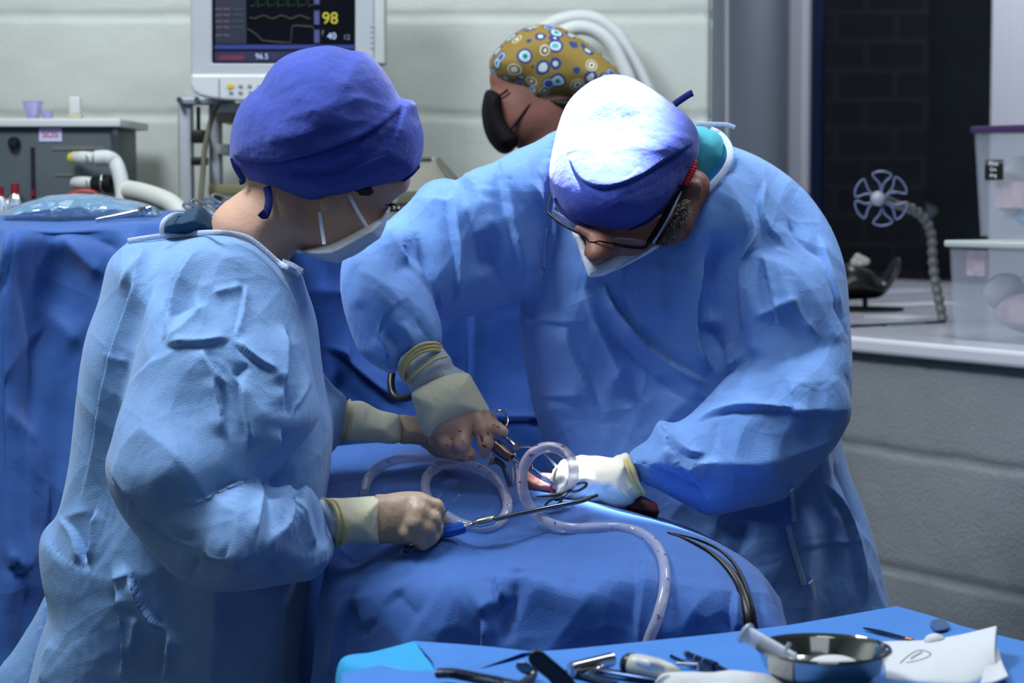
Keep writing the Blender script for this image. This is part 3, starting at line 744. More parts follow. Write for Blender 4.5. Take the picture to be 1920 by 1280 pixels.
# opening for the neck
s.ball(at(1300, 285, 3.02), (0.062, 0.075, 0.065), 0.006, cut=True, R=Matrix.Rotation(-0.3, 3, 'Y'))
V, Q = s.mesh(2)
c = Cloth(V, Q, 1)
c.noise(0.22, 0.012, 1, (1, 1, 0.6), warp=.2).panels(0.15, 0.056, 2, (1, 1, 0.5)).panels(0.075, 0.0135, 3, (1, 1, 0.6)).panels(0.035, 0.003, 6)
S_FOLDS = [
 # chest: long drags running from shoulders to the table
 ([(1085, 540), (1120, 620), (1150, 680), (1190, 760)], .010, .010, 'ridge'), ([(1060, 600), (1075, 680), (1120, 760)], .012, .010, 'right'),
 ([(1130, 525), (1170, 600), (1250, 680), (1340, 720)], .010, .012, 'right'), ([(1110, 570), (1180, 680), (1300, 760), (1360, 780)], .010, .010, 'valley'),
 ([(980, 600), (1040, 604), (1100, 615)], .006, .007, 'left'), ([(1010, 740), (1080, 745), (1100, 742)], .006, .008, 'left'),
 ([(1325, 470), (1310, 560), (1310, 650), (1350, 700)], .012, .018, 'right'), ([(1350, 440), (1340, 540), (1335, 620)], .008, .012, 'valley'),
 ([(1400, 400), (1395, 500), (1400, 600), (1385, 640)], .010, .014, 'left'), ([(1330, 600), (1345, 660), (1375, 690)], .008, .014, 'valley'),
 ([(1375, 640), (1365, 670), (1382, 690), (1400, 655)], .007, .012, 'ridge'), ([(1410, 650), (1390, 700), (1340, 740)], .009, .016, 'valley'),
 ([(1200, 440), (1180, 560), (1200, 640)], .012, .008, 'valley'), ([(1250, 470), (1240, 560), (1260, 620)], .012, .006, 'ridge'),
 # shoulder seam and crumple on his left shoulder
 ([(1370, 300), (1360, 360), (1340, 430), (1325, 480)], .006, .006, 'left'), ([(1440, 330), (1420, 380), (1435, 430), (1480, 470)], .006, .008, 'left'),
 ([(1480, 400), (1500, 450), (1560, 480)], .006, .008, 'valley'), ([(1460, 480), (1470, 540), (1500, 600), (1540, 640)], .008, .008, 'ridge'),
 ([(1430, 480), (1450, 560), (1460, 620)], .008, .008, 'left'), ([(1540, 430), (1560, 520), (1575, 600)], .010, .012, 'left'), ([(1560, 560), (1580, 620), (1588, 640)], .006, .010, 'valley'),
 ([(1420, 600), (1470, 570), (1500, 560)], .006, .008, 'ridge'),
 # left sleeve, elbow and forearm
 ([(1592, 770), (1480, 772), (1400, 762), (1330, 770), (1270, 800)], .008, .012, 'right'), ([(1240, 790), (1270, 830), (1300, 850), (1330, 845)], .008, .010, 'left'),
 ([(1585, 800), (1500, 850), (1400, 870), (1290, 865)], .008, .007, 'ridge'), ([(1270, 870), (1300, 905), (1330, 960)], .007, .010, 'left'),
 ([(1225, 860), (1250, 900), (1290, 920), (1340, 935)], .008, .012, 'valley'), ([(1250, 830), (1245, 860), (1262, 900)], .006, .010, 'ridge'),
 ([(1520, 880), (1440, 900), (1360, 905)], .010, .006, 'valley'), ([(1400, 700), (1440, 690), (1520, 660), (1590, 640)], .014, .008, 'valley'),
 ([(1230, 790), (1222, 830), (1200, 865)], .006, .008, 'ridge'),
 # right upper arm
 ([(900, 430), (920, 480), (945, 540), (985, 560)], .010, .016, 'valley'), ([(950, 300), (935, 380), (955, 460), (985, 540)], .010, .012, 'left'),
 ([(890, 340), (905, 400), (940, 450)], .010, .010, 'ridge'), ([(835, 350), (842, 430), (850, 520), (855, 580)], .010, .012, 'left'),
 ([(870, 400), (900, 470), (905, 520)], .012, .012, 'valley'), ([(1000, 290), (990, 360), (1010, 430), (1040, 470)], .012, .008, 'ridge'),
 ([(1040, 450), (1020, 500), (985, 545)], .008, .012, 'right'), ([(760, 400), (790, 450), (800, 520), (808, 570)], .012, .020, 'valley'),
 ([(735, 420), (760, 470), (775, 500)], .008, .012, 'right'), ([(780, 380), (830, 395), (845, 380)], .006, .008, 'ridge'), ([(790, 480), (800, 540), (850, 590)], .010, .012, 'ridge'),
 # right forearm
 ([(660, 500), (720, 530), (760, 580)], .012, .006, 'ridge'), ([(700, 640), (710, 600), (760, 560), (770, 555)], .005, .004, 'left'),
 ([(720, 610), (750, 650), (760, 680)], .006, .010, 'valley'), ([(750, 600), (775, 640), (790, 655)], .006, .010, 'ridge'), ([(690, 620), (720, 660), (740, 690)], .008, .010, 'left'),
 ([(660, 560), (680, 620), (690, 660)], .012, .008, 'valley'), ([(780, 590), (800, 630), (815, 650)], .006, .008, 'valley'),
 # skirt
 ([(1490, 900), (1480, 980), (1440, 1080), (1420, 1160)], .012, .014, 'left'), ([(1530, 900), (1575, 960), (1600, 1060), (1612, 1140)], .010, .016, 'left'),
 ([(1555, 860), (1590, 930), (1622, 1010)], .009, .014, 'valley'), ([(1480, 1030), (1530, 1022), (1600, 1018)], .005, .005, 'left'),
 ([(1600, 1000), (1640, 1040), (1640, 1100)], .008, .010, 'ridge'), ([(1400, 980), (1380, 1050), (1400, 1100)], .02, .012, 'valley'),
]
for f_ in S_FOLDS: c.fold(f_[0], f_[1] * 1.25, f_[2] * 1.55, *f_[3:])
gown_s = c.done('gown', GOWN, surgeon)
CL_S = c
# tapes and collar
CF = Cloth(CL_S.V, CL_S.Q, 0)
ribbon('collar_band', [(1292, 383, 2.94), (1312, 368, 2.94), (1338, 343, 2.945), (1358, 320, 2.955), (1369, 295, 2.965), (1366, 272, 2.98), (1350, 252, 3.0), (1332, 243, 3.02)], 0.0095, WHITE, gown_s, 0.002)
ribbon('neck_tie', [(1306, 232, 3.0), (1340, 233, 3.0), (1362, 234, 3.0), (1378, 239, 3.0)], 0.0065, WHITE, gown_s, 0.0015)
TAPE = mat('pale_blue_tape', srgb(168, 194, 238), 0.6)
ribbon_on('waist_tie', CF, [(1484, 918), (1487, 950), (1489, 978)], 0.0075, TAPE, gown_s, lift=0.006, thick=0.003)
ribbon_on('waist_tie', CF, [(1478, 985), (1484, 1015), (1494, 1050), (1503, 1080), (1507, 1096)], 0.0085, TAPE, gown_s, lift=0.007, thick=0.003)
ribbon_on('waist_tie', CF, [(1520, 1090), (1524, 1105), (1527, 1122)], 0.011, TAPE, gown_s, lift=0.008, thick=0.003)
# turquoise shirt at the neck
s = Solid(at(1270, 400, 2.94) - np.array([0, .04, 0]), at(1380, 225, 3.1) + np.array([0, .05, 0]), 0.003)
s.puff([(1296, 240), (1330, 242), (1352, 255), (1362, 275), (1364, 300), (1350, 322), (1330, 345), (1306, 362), (1280, 370), (1270, 300)], 3.0, 0.035, 0.04)
V, Q = s.mesh(1); c = Cloth(V, Q, 1); c.noise(0.04, 0.002, 2); c.done('undershirt', TURQ, surgeon)

# cap --------------------------------------------------------------------
s = Solid(at(1000, 470, 2.90) - np.array([0, .12, 0]), at(1340, 110, 3.0) + np.array([0, .08, 0]), 0.0035)
capo = [(1151, 140), (1184, 146), (1230, 172), (1269, 202), (1292, 220), (1308, 246), (1311, 270), (1306, 298), (1276, 352), (1250, 390), (1217, 421), (1178, 438), (1138, 441), (1086, 425), (1053, 402), (1036, 369), (1029, 330), (1033, 294), (1049, 228), (1069, 186), (1102, 156), (1131, 143)]
s.puff(capo, [(1150, 200, 2.96), (1150, 400, 2.895)], 0.088, 0.092, 0.01, power=2.1)
V, Q = s.mesh(2); c = Cloth(V, Q, 1)
c.panels(0.07, 0.008, 4, (1, 1, 1.5)).panels(0.03, 0.0018, 5)
seam = [(1308, 262), (1290, 275), (1250, 298), (1204, 330), (1151, 350), (1112, 350), (1082, 333), (1069, 304), (1059, 277)]
c.fold(seam, .011, .0060, 'right', taper=.12)
c.fold([(x, y + 3) for x, y in seam], .0022, .0022, 'valley', taper=.1)
c.fold([(1060, 290), (1080, 285), (1095, 282)], .005, .004, 'valley'); c.fold([(1290, 300), (1240, 340), (1180, 365), (1130, 368)], .007, .003, 'valley')
c.fold([(1300, 310), (1260, 350), (1210, 385)], .007, .003, 'ridge'); c.fold([(1250, 250), (1285, 262), (1306, 262)], .006, .003, 'ridge'); c.fold([(1292, 222), (1296, 240), (1308, 262)], .004, .003, 'valley')
c.fold([(1200, 310), (1190, 325), (1165, 340)], .006, .003, 'left')
cap_s = c.done('surgical_cap', CAPB, surgeon)
def on_surface(cl, pts, lift=0.002):
    out = []
    for p in pts:
        h = cl.hit(*p)
        if h is not None:
            d = np.array([0, 0, CAM_Z]) - h; out.append(h + d / np.linalg.norm(d) * lift)
    return np.array(out)
b = MB(); b.tube(on_surface(c, [(1042, 372), (1058, 398), (1090, 418), (1138, 434), (1176, 431), (1214, 414), (1245, 386), (1270, 352)], 0.001), 0.0035, 8, smooth=4)
b.build('cap_hem', CAPD, cap_s)
ribbon('cap_tie', [(1264, 196, 3.0), (1278, 186, 3.0), (1292, 177, 3.0), (1299, 174, 3.0)], 0.0095, CAPD, cap_s, 0.004)
# mask -------------------------------------------------------------------
s = Solid(at(1050, 540, 2.90) - np.array([0, .10, 0]), at(1260, 420, 2.95) + np.array([0, .02, 0]), 0.0022)
s.puff([(1070, 432), (1082, 462), (1093, 492), (1104, 521), (1131, 517), (1160, 505), (1186, 492), (1215, 476), (1243, 459), (1225, 455), (1200, 460), (1160, 470), (1135, 485), (1120, 490), (1104, 480), (1098, 455), (1090, 438)], [(1104, 500, 2.862), (1240, 458, 2.90), (1070, 432, 2.885)], 0.010, 0.008, 0.002, curve=False)
V, Q = s.mesh(1); c = Cloth(V, Q, 1); c.fold([(1080, 440), (1092, 470), (1108, 505)], .003, .001, 'valley'); c.fold([(1150, 500), (1190, 480), (1225, 462)], .002, .0012, 'valley')
mk = c.done('face_mask', MASK, surgeon)
dts = MB(); dts2 = MB()
for i in range(26):
    t = i / 25; q = on_surface(c, [(1155 + 48 * t, 504 - 27 * t)], 0.0004)
    if len(q): dts.box(q[0], (0.0012, 0.0008, 0.0006))
for i in range(14):
    t = i / 13; q = on_surface(c, [(1078 + 12 * t, 446 + 36 * t)], 0.0004)
    if len(q): dts2.box(q[0], (0.0006, 0.0008, 0.0012))
for d_ in (dts, dts2): tag(d_.build('stitching', mat('grey_stitch', srgb(110, 118, 135), 0.7), mk), kind='stuff')
ribbon('ear_loop', [(1224, 456, 2.875), (1240, 430, 2.872), (1258, 398, 2.875), (1277, 358, 2.885)], 0.0034, WHITE, mk, 0.001)
# glasses ----------------------------------------------------------------
gl = empty('eyeglasses', at(1150, 440, 2.85)); attach(gl, surgeon)
gf = MB()
gf.tube(pxs([(1034, 362, 2.88), (1029, 380, 2.872), (1027, 396, 2.865), (1034, 405, 2.86), (1048, 416, 2.855), (1063, 426, 2.852), (1082, 436, 2.85)]), 0.0015, 8, smooth=4)
gf.tube(pxs([(1082, 436, 2.85), (1098, 446, 2.848), (1104, 452, 2.848), (1112, 454, 2.842), (1124, 452, 2.836), (1140, 455, 2.84), (1150, 456, 2.845)]), 0.0011, 8, smooth=4)
gf.tube(pxs([(1150, 456, 2.845), (1170, 461, 2.845), (1195, 464, 2.848), (1210, 463, 2.852), (1216, 455, 2.858)]), 0.0024, 8, smooth=4)
gf.build('frame', mat('black_metal_frame', srgb(18, 18, 20), 0.25, 0.6), gl)
gt = MB(); gt.tube(pxs([(1216, 455, 2.858), (1232, 430, 2.862), (1250, 398, 2.868), (1268, 362, 2.878), (1278, 350, 2.885)]), 0.0026, 8, flat=1.6, smooth=3)
gt.build('temple', mat('black_metal_frame', srgb(18, 18, 20), 0.25, 0.6), gl)
GLS = mat('lens_glass', srgb(220, 228, 240), 0.05, trans=0.9, alpha=0.45)
b = MB(); b.tube(pxs([(1152, 450, 2.85), (1180, 455, 2.85), (1206, 456, 2.853)]), [0.004, 0.0065, 0.004], 12, flat=0.25, up=(0, 1, 0.4), smooth=4); b.build('lens', GLS, gl)
b = MB(); b.tube(pxs([(1036, 396, 2.868), (1056, 412, 2.86), (1080, 428, 2.855)]), [0.003, 0.0055, 0.003], 12, flat=0.25, up=(0, 1, 0.4), smooth=4); b.build('lens', GLS, gl)
# red ribbed cord holder at the temple
RED = mat('red_ribbed_rubber', srgb(200, 30, 45), 0.6)
b = MB(); P_, _ = spline(pxs([(1304, 303, 2.905), (1297, 322, 2.90), (1289, 338, 2.90), (1284, 347, 2.90)]), 8)
b.tube(P_, [0.0042 + 0.0008 * (i % 2) for i in range(len(P_))], 10); b.build('temple_grip', RED, gl)
# ================================================================== hands
def hand(name, chains, palm, parent, m, h=0.0016, fine=None, extra=None, k_f=0.0055, noise_=0.0006):
    "fingers as tapered jointed chains (px, py, Y, radius px) rooted in a drawn palm"
    pts = [p for c_ in chains for p in c_] + [(q[0], q[1], palm[1] if np.isscalar(palm[1]) else palm[1][0][2], 10) for q in palm[0]]
    W3 = np.array([at(p[0], p[1], p[2]) for p in pts]); s = Solid(W3.min(0) - 0.03, W3.max(0) + 0.03, h)
    s.puff(palm[0], palm[1], palm[2], palm[3], 0.004)
    for q in (extra or []): s.chain([at(*p[:3]) for p in q], [p[3] * mpp(p[2]) for p in q], 0.008)
    for c_ in chains:
        P = [at(*p[:3]) for p in c_]; r = [p[3] * mpp(p[2]) for p in c_]
        s.chain(P, r, k_f, inner=0.002)
        for j in range(1, len(c_) - 1): s.ball(P[j], r[j] * 1.02, 0.006)
    V, Q = s.mesh(2); c = Cloth(V, Q, 0)
    c.noise(0.03, noise_, 3)
    for f_ in (fine or []): c.fold(*f_)
    return c.done(name, m, parent), c

# surgeon's right hand: cream double glove, index and thumb closing on the instrument
glv, gc = hand('glove', [
    [(896, 782, 2.80, 17), (906, 806, 2.785, 14.5), (911, 832, 2.78, 14), (911, 849, 2.785, 11.5)],
    [(872, 800, 2.80, 18), (866, 832, 2.785, 14), (879, 851, 2.79, 11), (888, 856, 2.80, 8)],
    [(850, 806, 2.81, 18), (838, 830, 2.80, 14), (850, 848, 2.81, 11), (868, 852, 2.82, 8)],
    [(826, 812, 2.83, 15), (818, 826, 2.83, 12), (832, 842, 2.84, 10), (848, 846, 2.85, 8)],
    [(905, 775, 2.815, 13), (919, 790, 2.80, 11.5), (932, 804, 2.785, 11.5), (943, 809, 2.775, 10.5)]],
    ([(780, 745), (800, 735), (850, 725), (890, 735), (908, 755), (918, 778), (920, 800), (905, 815), (880, 825), (850, 832), (822, 828), (804, 815), (790, 790)], 2.81, 0.022, 0.03),
    surgeon, GLOVE_B, fine=[([(898, 812), (890, 828), (889, 842)], .003, .003, 'valley'), ([(905, 790), (916, 806), (922, 822)], .003, .003, 'valley'), ([(860, 820), (864, 834), (876, 842)], .003, .002, 'valley')])
BLD = mat('blood_smear', srgb(158, 62, 62), 0.3)
gcf = Cloth(gc.V, gc.Q, 0)
sm_ = MB()
for (x, y, a_, b_, r_) in ((903, 822, 7, 3, 1.3), (908, 836, 5, 2.5, .4), (862, 808, 4, 1.5, .2), (846, 822, 4, 1.2, .9), (838, 835, 3, 1.2, .6), (934, 800, 3.5, 1.4, .5), (926, 796, 2, 1, 0), (884, 858, 5, 2.5, .2), (868, 826, 2, .8, 1), (915, 812, 4, 1.4, 1.2)):
    P_ = on_surface(gcf, [(x + a_ * math.cos(t) * math.cos(r_) - b_ * math.sin(t) * math.sin(r_), y + a_ * math.cos(t) * math.sin(r_) + b_ * math.sin(t) * math.cos(r_)) for t in np.linspace(0, 2 * math.pi, 14, endpoint=False)], 0.0005)
    if len(P_) > 5 and np.ptp(P_[:, 1]) < 0.012: c0_ = P_.mean(0); sm_.add(list(P_) + [c0_], [(i, (i + 1) % len(P_), len(P_)) for i in range(len(P_))])
o_ = sm_.build('blood_smears', BLD, glv); tag(o_, kind='stuff')
s = Solid(at(730, 840, 2.82) - np.array([0, .08, 0]), at(960, 620, 2.82) + np.array([0, .08, 0]), 0.0025)
s.puff([(875, 698), (888, 714), (899, 733), (913, 757), (920, 773), (912, 781), (893, 784), (878, 789), (855, 801), (828, 812), (802, 819), (790, 804), (781, 776), (771, 741), (780, 730), (797, 720), (832, 705)], 2.815, 0.036, 0.042, 0.002)
V, Q = s.mesh(2); c = Cloth(V, Q, 1); c.noise(0.04, 0.0016, 2).noise(0.016, 0.0006, 3)
c.fold([(796, 820), (850, 803), (905, 783)], .004, .0016, 'ridge', taper=.05); c.fold([(772, 742), (797, 721), (832, 705), (875, 698)], .0022, .0022, 'ridge', taper=.02); c.fold([(905, 745), (908, 765), (912, 778)], .003, .002, 'valley')
c.fold([(800, 812), (830, 795), (880, 780)], .006, .0025, 'valley')
c.done('glove_cuff', LATEX, surgeon)
s = Solid(at(720, 760, 2.84) - np.array([0, .08, 0]), at(900, 600, 2.84) + np.array([0, .08, 0]), 0.0025)
s.puff([(818, 640), (828, 650), (846, 672), (850, 684), (862, 692), (874, 700), (850, 720), (800, 740), (776, 742), (764, 722), (757, 705), (746, 690), (750, 672), (762, 660), (785, 646)], 2.84, 0.036, 0.042, 0.002)
V, Q = s.mesh(2); c = Cloth(V, Q, 1); c.noise(0.03, 0.003, 2).noise(0.014, 0.0016, 3)
c.fold([(765, 715), (790, 700), (835, 690)], .004, .003, 'ridge'); c.fold([(775, 735), (800, 715), (850, 700)], .004, .003, 'valley'); c.fold([(760, 705), (800, 680), (842, 672)], .004, .0025, 'valley')
cuf = c.done('knit_cuff', KNIT, surgeon)
def ring_px(pts, r, name, m, parent):
    b = MB(); b.tube(pxs(pts), r, 10, smooth=5); return b.build(name, m, parent)
for k_, dy in enumerate((0, 7, 14)):
    ring_px([(828 + k_ * 3, 650 + dy, 2.86), (816 + k_, 643 + dy * .9, 2.815), (790, 646 + dy, 2.80), (765 + k_, 664 + dy, 2.80), (750 + k_ * 3, 688 + dy, 2.81), (752 + k_ * 4, 704 + dy * .8, 2.85)], 0.0026, 'glove_rim', BAND, surgeon)
ring_px([(838, 668, 2.815), (820, 672, 2.803), (795, 688, 2.80), (775, 704, 2.803), (766, 718, 2.82)], 0.002, 'glove_rim', BAND, surgeon)
# surgeon's left hand: white glove in the lamp's beam
glv2, gc2 = hand('glove', [
    [(1098, 878, 2.83, 20), (1068, 882, 2.815, 15), (1049, 892, 2.81, 13), (1042, 903, 2.815, 11)],
    [(1100, 893, 2.825, 18), (1072, 900, 2.81, 14), (1056, 914, 2.81, 12), (1058, 924, 2.815, 10)],
    [(1112, 904, 2.825, 18), (1090, 914, 2.82, 14), (1076, 926, 2.82, 12), (1080, 934, 2.83, 10)],
    [(1126, 912, 2.83, 18), (1108, 926, 2.825, 14), (1098, 938, 2.83, 11), (1104, 942, 2.84, 9)],
    [(1090, 868, 2.845, 15), (1062, 874, 2.85, 12), (1045, 886, 2.855, 10)]],
    ([(1180, 852), (1150, 858), (1118, 854), (1092, 857), (1068, 868), (1056, 890), (1066, 912), (1090, 930), (1120, 943), (1150, 955), (1175, 948), (1192, 930)], 2.84, 0.032, 0.036),
    surgeon, mat('white_latex_glove', srgb(226, 224, 208), 0.45, bump=[('noise', 80, 0.0012)], spec=0.4), k_f=0.006, fine=[([(1130, 912), (1150, 930), (1172, 940)], .004, .003, 'valley'), ([(1150, 900), (1165, 925), (1185, 935)], .003, .002, 'ridge')])
s = Solid(at(1130, 970, 2.85) - np.array([0, .08, 0]), at(1230, 830, 2.85) + np.array([0, .08, 0]), 0.0025)
s.puff([(1150, 858), (1170, 853), (1190, 872), (1200, 905), (1205, 925), (1190, 935), (1170, 948), (1155, 930), (1148, 890)], 2.845, 0.034, 0.036, 0.002)
V, Q = s.mesh(2); c = Cloth(V, Q, 1); c.noise(0.02, 0.002, 2)
for dx in (0, 12, 24): c.fold([(1158 + dx, 860), (1166 + dx, 895), (1185 + dx, 925)], .0035, .003, 'left')
c.done('glove_cuff', LATEX, surgeon)
for dx in (0, 7): ring_px([(1170 + dx, 858, 2.83), (1176 + dx, 875, 2.812), (1186 + dx, 900, 2.81), (1198 + dx, 920, 2.815), (1203 + dx, 926, 2.83)], 0.0024, 'glove_rim', BAND, surgeon)
# ================================================================== assistant (left, standing side-on)
nurse = empty('person', floor_pt(330, 2.76))
tag(nurse, 'assistant in pale blue gown standing at left, royal blue cap and white mask, seen side-on', 'person', 'people in the operating room')
s = Solid((-0.70, 2.52, 0.0), (0.02, 3.05, 1.62), 0.008)
p = at(330, 700, 2.76); leg_solid(s, p[0] - 0.02, 2.78, 0.9, 0.055, 0.055)
s.chain([at(330, 1250, 2.78), at(330, 900, 2.77), at(370, 640, 2.76)], [0.10, 0.095, 0.085], 0.05)
s.chain([at(400, 560, 2.72), at(420, 560, 2.84)], [0.045, 0.045], 0.04)
s.chain([at(370, 600, 2.70), at(310, 880, 2.64), at(560, 990, 2.655), at(720, 972, 2.665)], [0.038, 0.026, 0.018, 0.016], 0.02)
s.chain([at(430, 580, 2.84), at(470, 800, 2.86), at(640, 800, 2.86), at(740, 804, 2.87), at(800, 812, 2.87)], [0.042, 0.036, 0.020, 0.018, 0.018], 0.02)
V, Q = s.mesh(2)
body_n = obj('body', V, Q, SKIN, nurse)
f = Solid(at(380, 560, 2.72) - np.array([0, .10, 0]), at(800, 180, 2.72) + np.array([0, .12, 0]), 0.003)
f.puff([(470, 300), (466, 344), (440, 366), (415, 385), (398, 410), (400, 450), (440, 500), (500, 540), (545, 530), (540, 495), (556, 470), (575, 462), (600, 440), (600, 360), (560, 300)], [(430, 420, 2.74), (560, 400, 2.725)], 0.058, 0.062, 0.02)
f.ball(at(610, 255, 2.73), (0.098, 0.072, 0.085), 0.02)
f.puff([(600, 300), (700, 300), (765, 330), (768, 345), (762, 358), (750, 366), (736, 378), (732, 386), (728, 400), (722, 420), (716, 440), (700, 452), (680, 470), (650, 485), (620, 484), (596, 474), (575, 465), (560, 440), (570, 380)], 2.728, 0.056, 0.055, 0.015)
# ear lobe below the cap
f.ball(at(612, 384, 2.672), (0.0095, 0.006, 0.011), 0.004); f.ball(at(622, 379, 2.674), (0.008, 0.005, 0.009), 0.004)
f.ball(at(736, 386, 2.70), (0.010, 0.012, 0.009), 0.006, cut=True)
V2, Q2 = f.mesh(2); merge(body_n, V2, Q2)
b = MB()
for k_ in range(7): b.tube(pxs([(728 + k_, 383 + k_ * .3, 2.684 - k_ * .001), (735 + k_ * 1.2, 381 + k_ * .6, 2.68), (740 + k_ * 1.1, 383 + k_ * .9, 2.678)]), [0.0006, 0.0005, 0.0002], 5)
b.tube(pxs([(722, 384, 2.683), (732, 386, 2.68), (738, 391, 2.68)]), 0.0009, 6, smooth=3)
b.build('eyelashes', HAIR, nurse)
s = Solid(at(470, 420, 2.70) - np.array([0, .06, 0]), at(720, 340, 2.70) + np.array([0, .06, 0]), 0.0024)
s.puff([(640, 350), (690, 345), (702, 358), (694, 368), (680, 372), (660, 376), (642, 382), (632, 376)], 2.685, 0.012, 0.01)
V, Q = s.mesh(1); c = Cloth(V, Q, 1); c.noise(0.006, 0.0015, 1); c.done('hair', HAIR, nurse)

# gown
s = Solid((-0.80, 2.42, 0.40), (0.04, 3.05, 1.42), 0.0062)
s.puff([(250, 448), (300, 440), (360, 436), (420, 434), (470, 444), (520, 480), (560, 508), (572, 540), (592, 600), (602, 680), (612, 750), (622, 800), (620, 870), (610, 940), (600, 1020), (585, 1085), (570, 1160), (560, 1240), (562, 1330), (580, 1750),
        (20, 1750), (50, 1330), (62, 1270), (78, 1200), (95, 1140), (84, 1085), (78, 1030), (84, 992), (108, 965), (122, 920), (135, 850), (146, 750), (155, 680), (168, 620), (190, 560), (202, 505), (212, 480)],
       [(330, 500, 2.76), (500, 540, 2.76), (330, 900, 2.78), (330, 1500, 2.80)], 0.135, 0.14, 0.01, power=2.2)
s.puff([(98, 1100), (62, 1160), (22, 1222), (-8, 1262), (-25, 1340), (-30, 1500), (90, 1500), (110, 1300), (112, 1180)], 2.88, 0.035, 0.05, 0.004)
s.puff([(320, 470), (400, 440), (480, 455), (535, 520), (570, 620), (590, 720), (600, 780), (560, 840), (520, 880), (470, 930), (380, 990), (300, 1010), (230, 960), (202, 880), (215, 800), (240, 720), (262, 640), (280, 560)],
       [(400, 520, 2.70), (400, 700, 2.64), (320, 900, 2.60)], 0.095, 0.10, 0.012)
s.puff([(204, 850), (260, 800), (340, 830), (420, 880), (470, 885), (500, 912), (520, 915), (545, 908), (555, 925), (572, 908), (590, 925), (602, 950), (615, 990), (628, 1030), (612, 1062), (590, 1084), (540, 1092), (470, 1104), (400, 1106), (360, 1092), (330, 1078), (290, 1040), (250, 990), (225, 945), (205, 900)],
       [(280, 920, 2.60), (450, 990, 2.59), (600, 1000, 2.63)], 0.082, 0.09, 0.008)
s.puff([(560, 660), (600, 690), (622, 720), (640, 735), (652, 750), (648, 790), (640, 820), (620, 850), (560, 860), (520, 780)], 2.85, 0.07, 0.07, 0.01)
s.ball(at(470, 420, 2.74), (0.095, 0.070, 0.035), 0.006, cut=True, R=Matrix.Rotation(0.55, 3, 'Y'))
V, Q = s.mesh(2); c = Cloth(V, Q, 1)
c.noise(0.22, 0.012, 11, (1, 1, 0.6), warp=.2).panels(0.16, 0.050, 12, (1, 1, 0.5)).panels(0.075, 0.0105, 13, (1, 1, 0.6)).panels(0.035, 0.0024, 16)
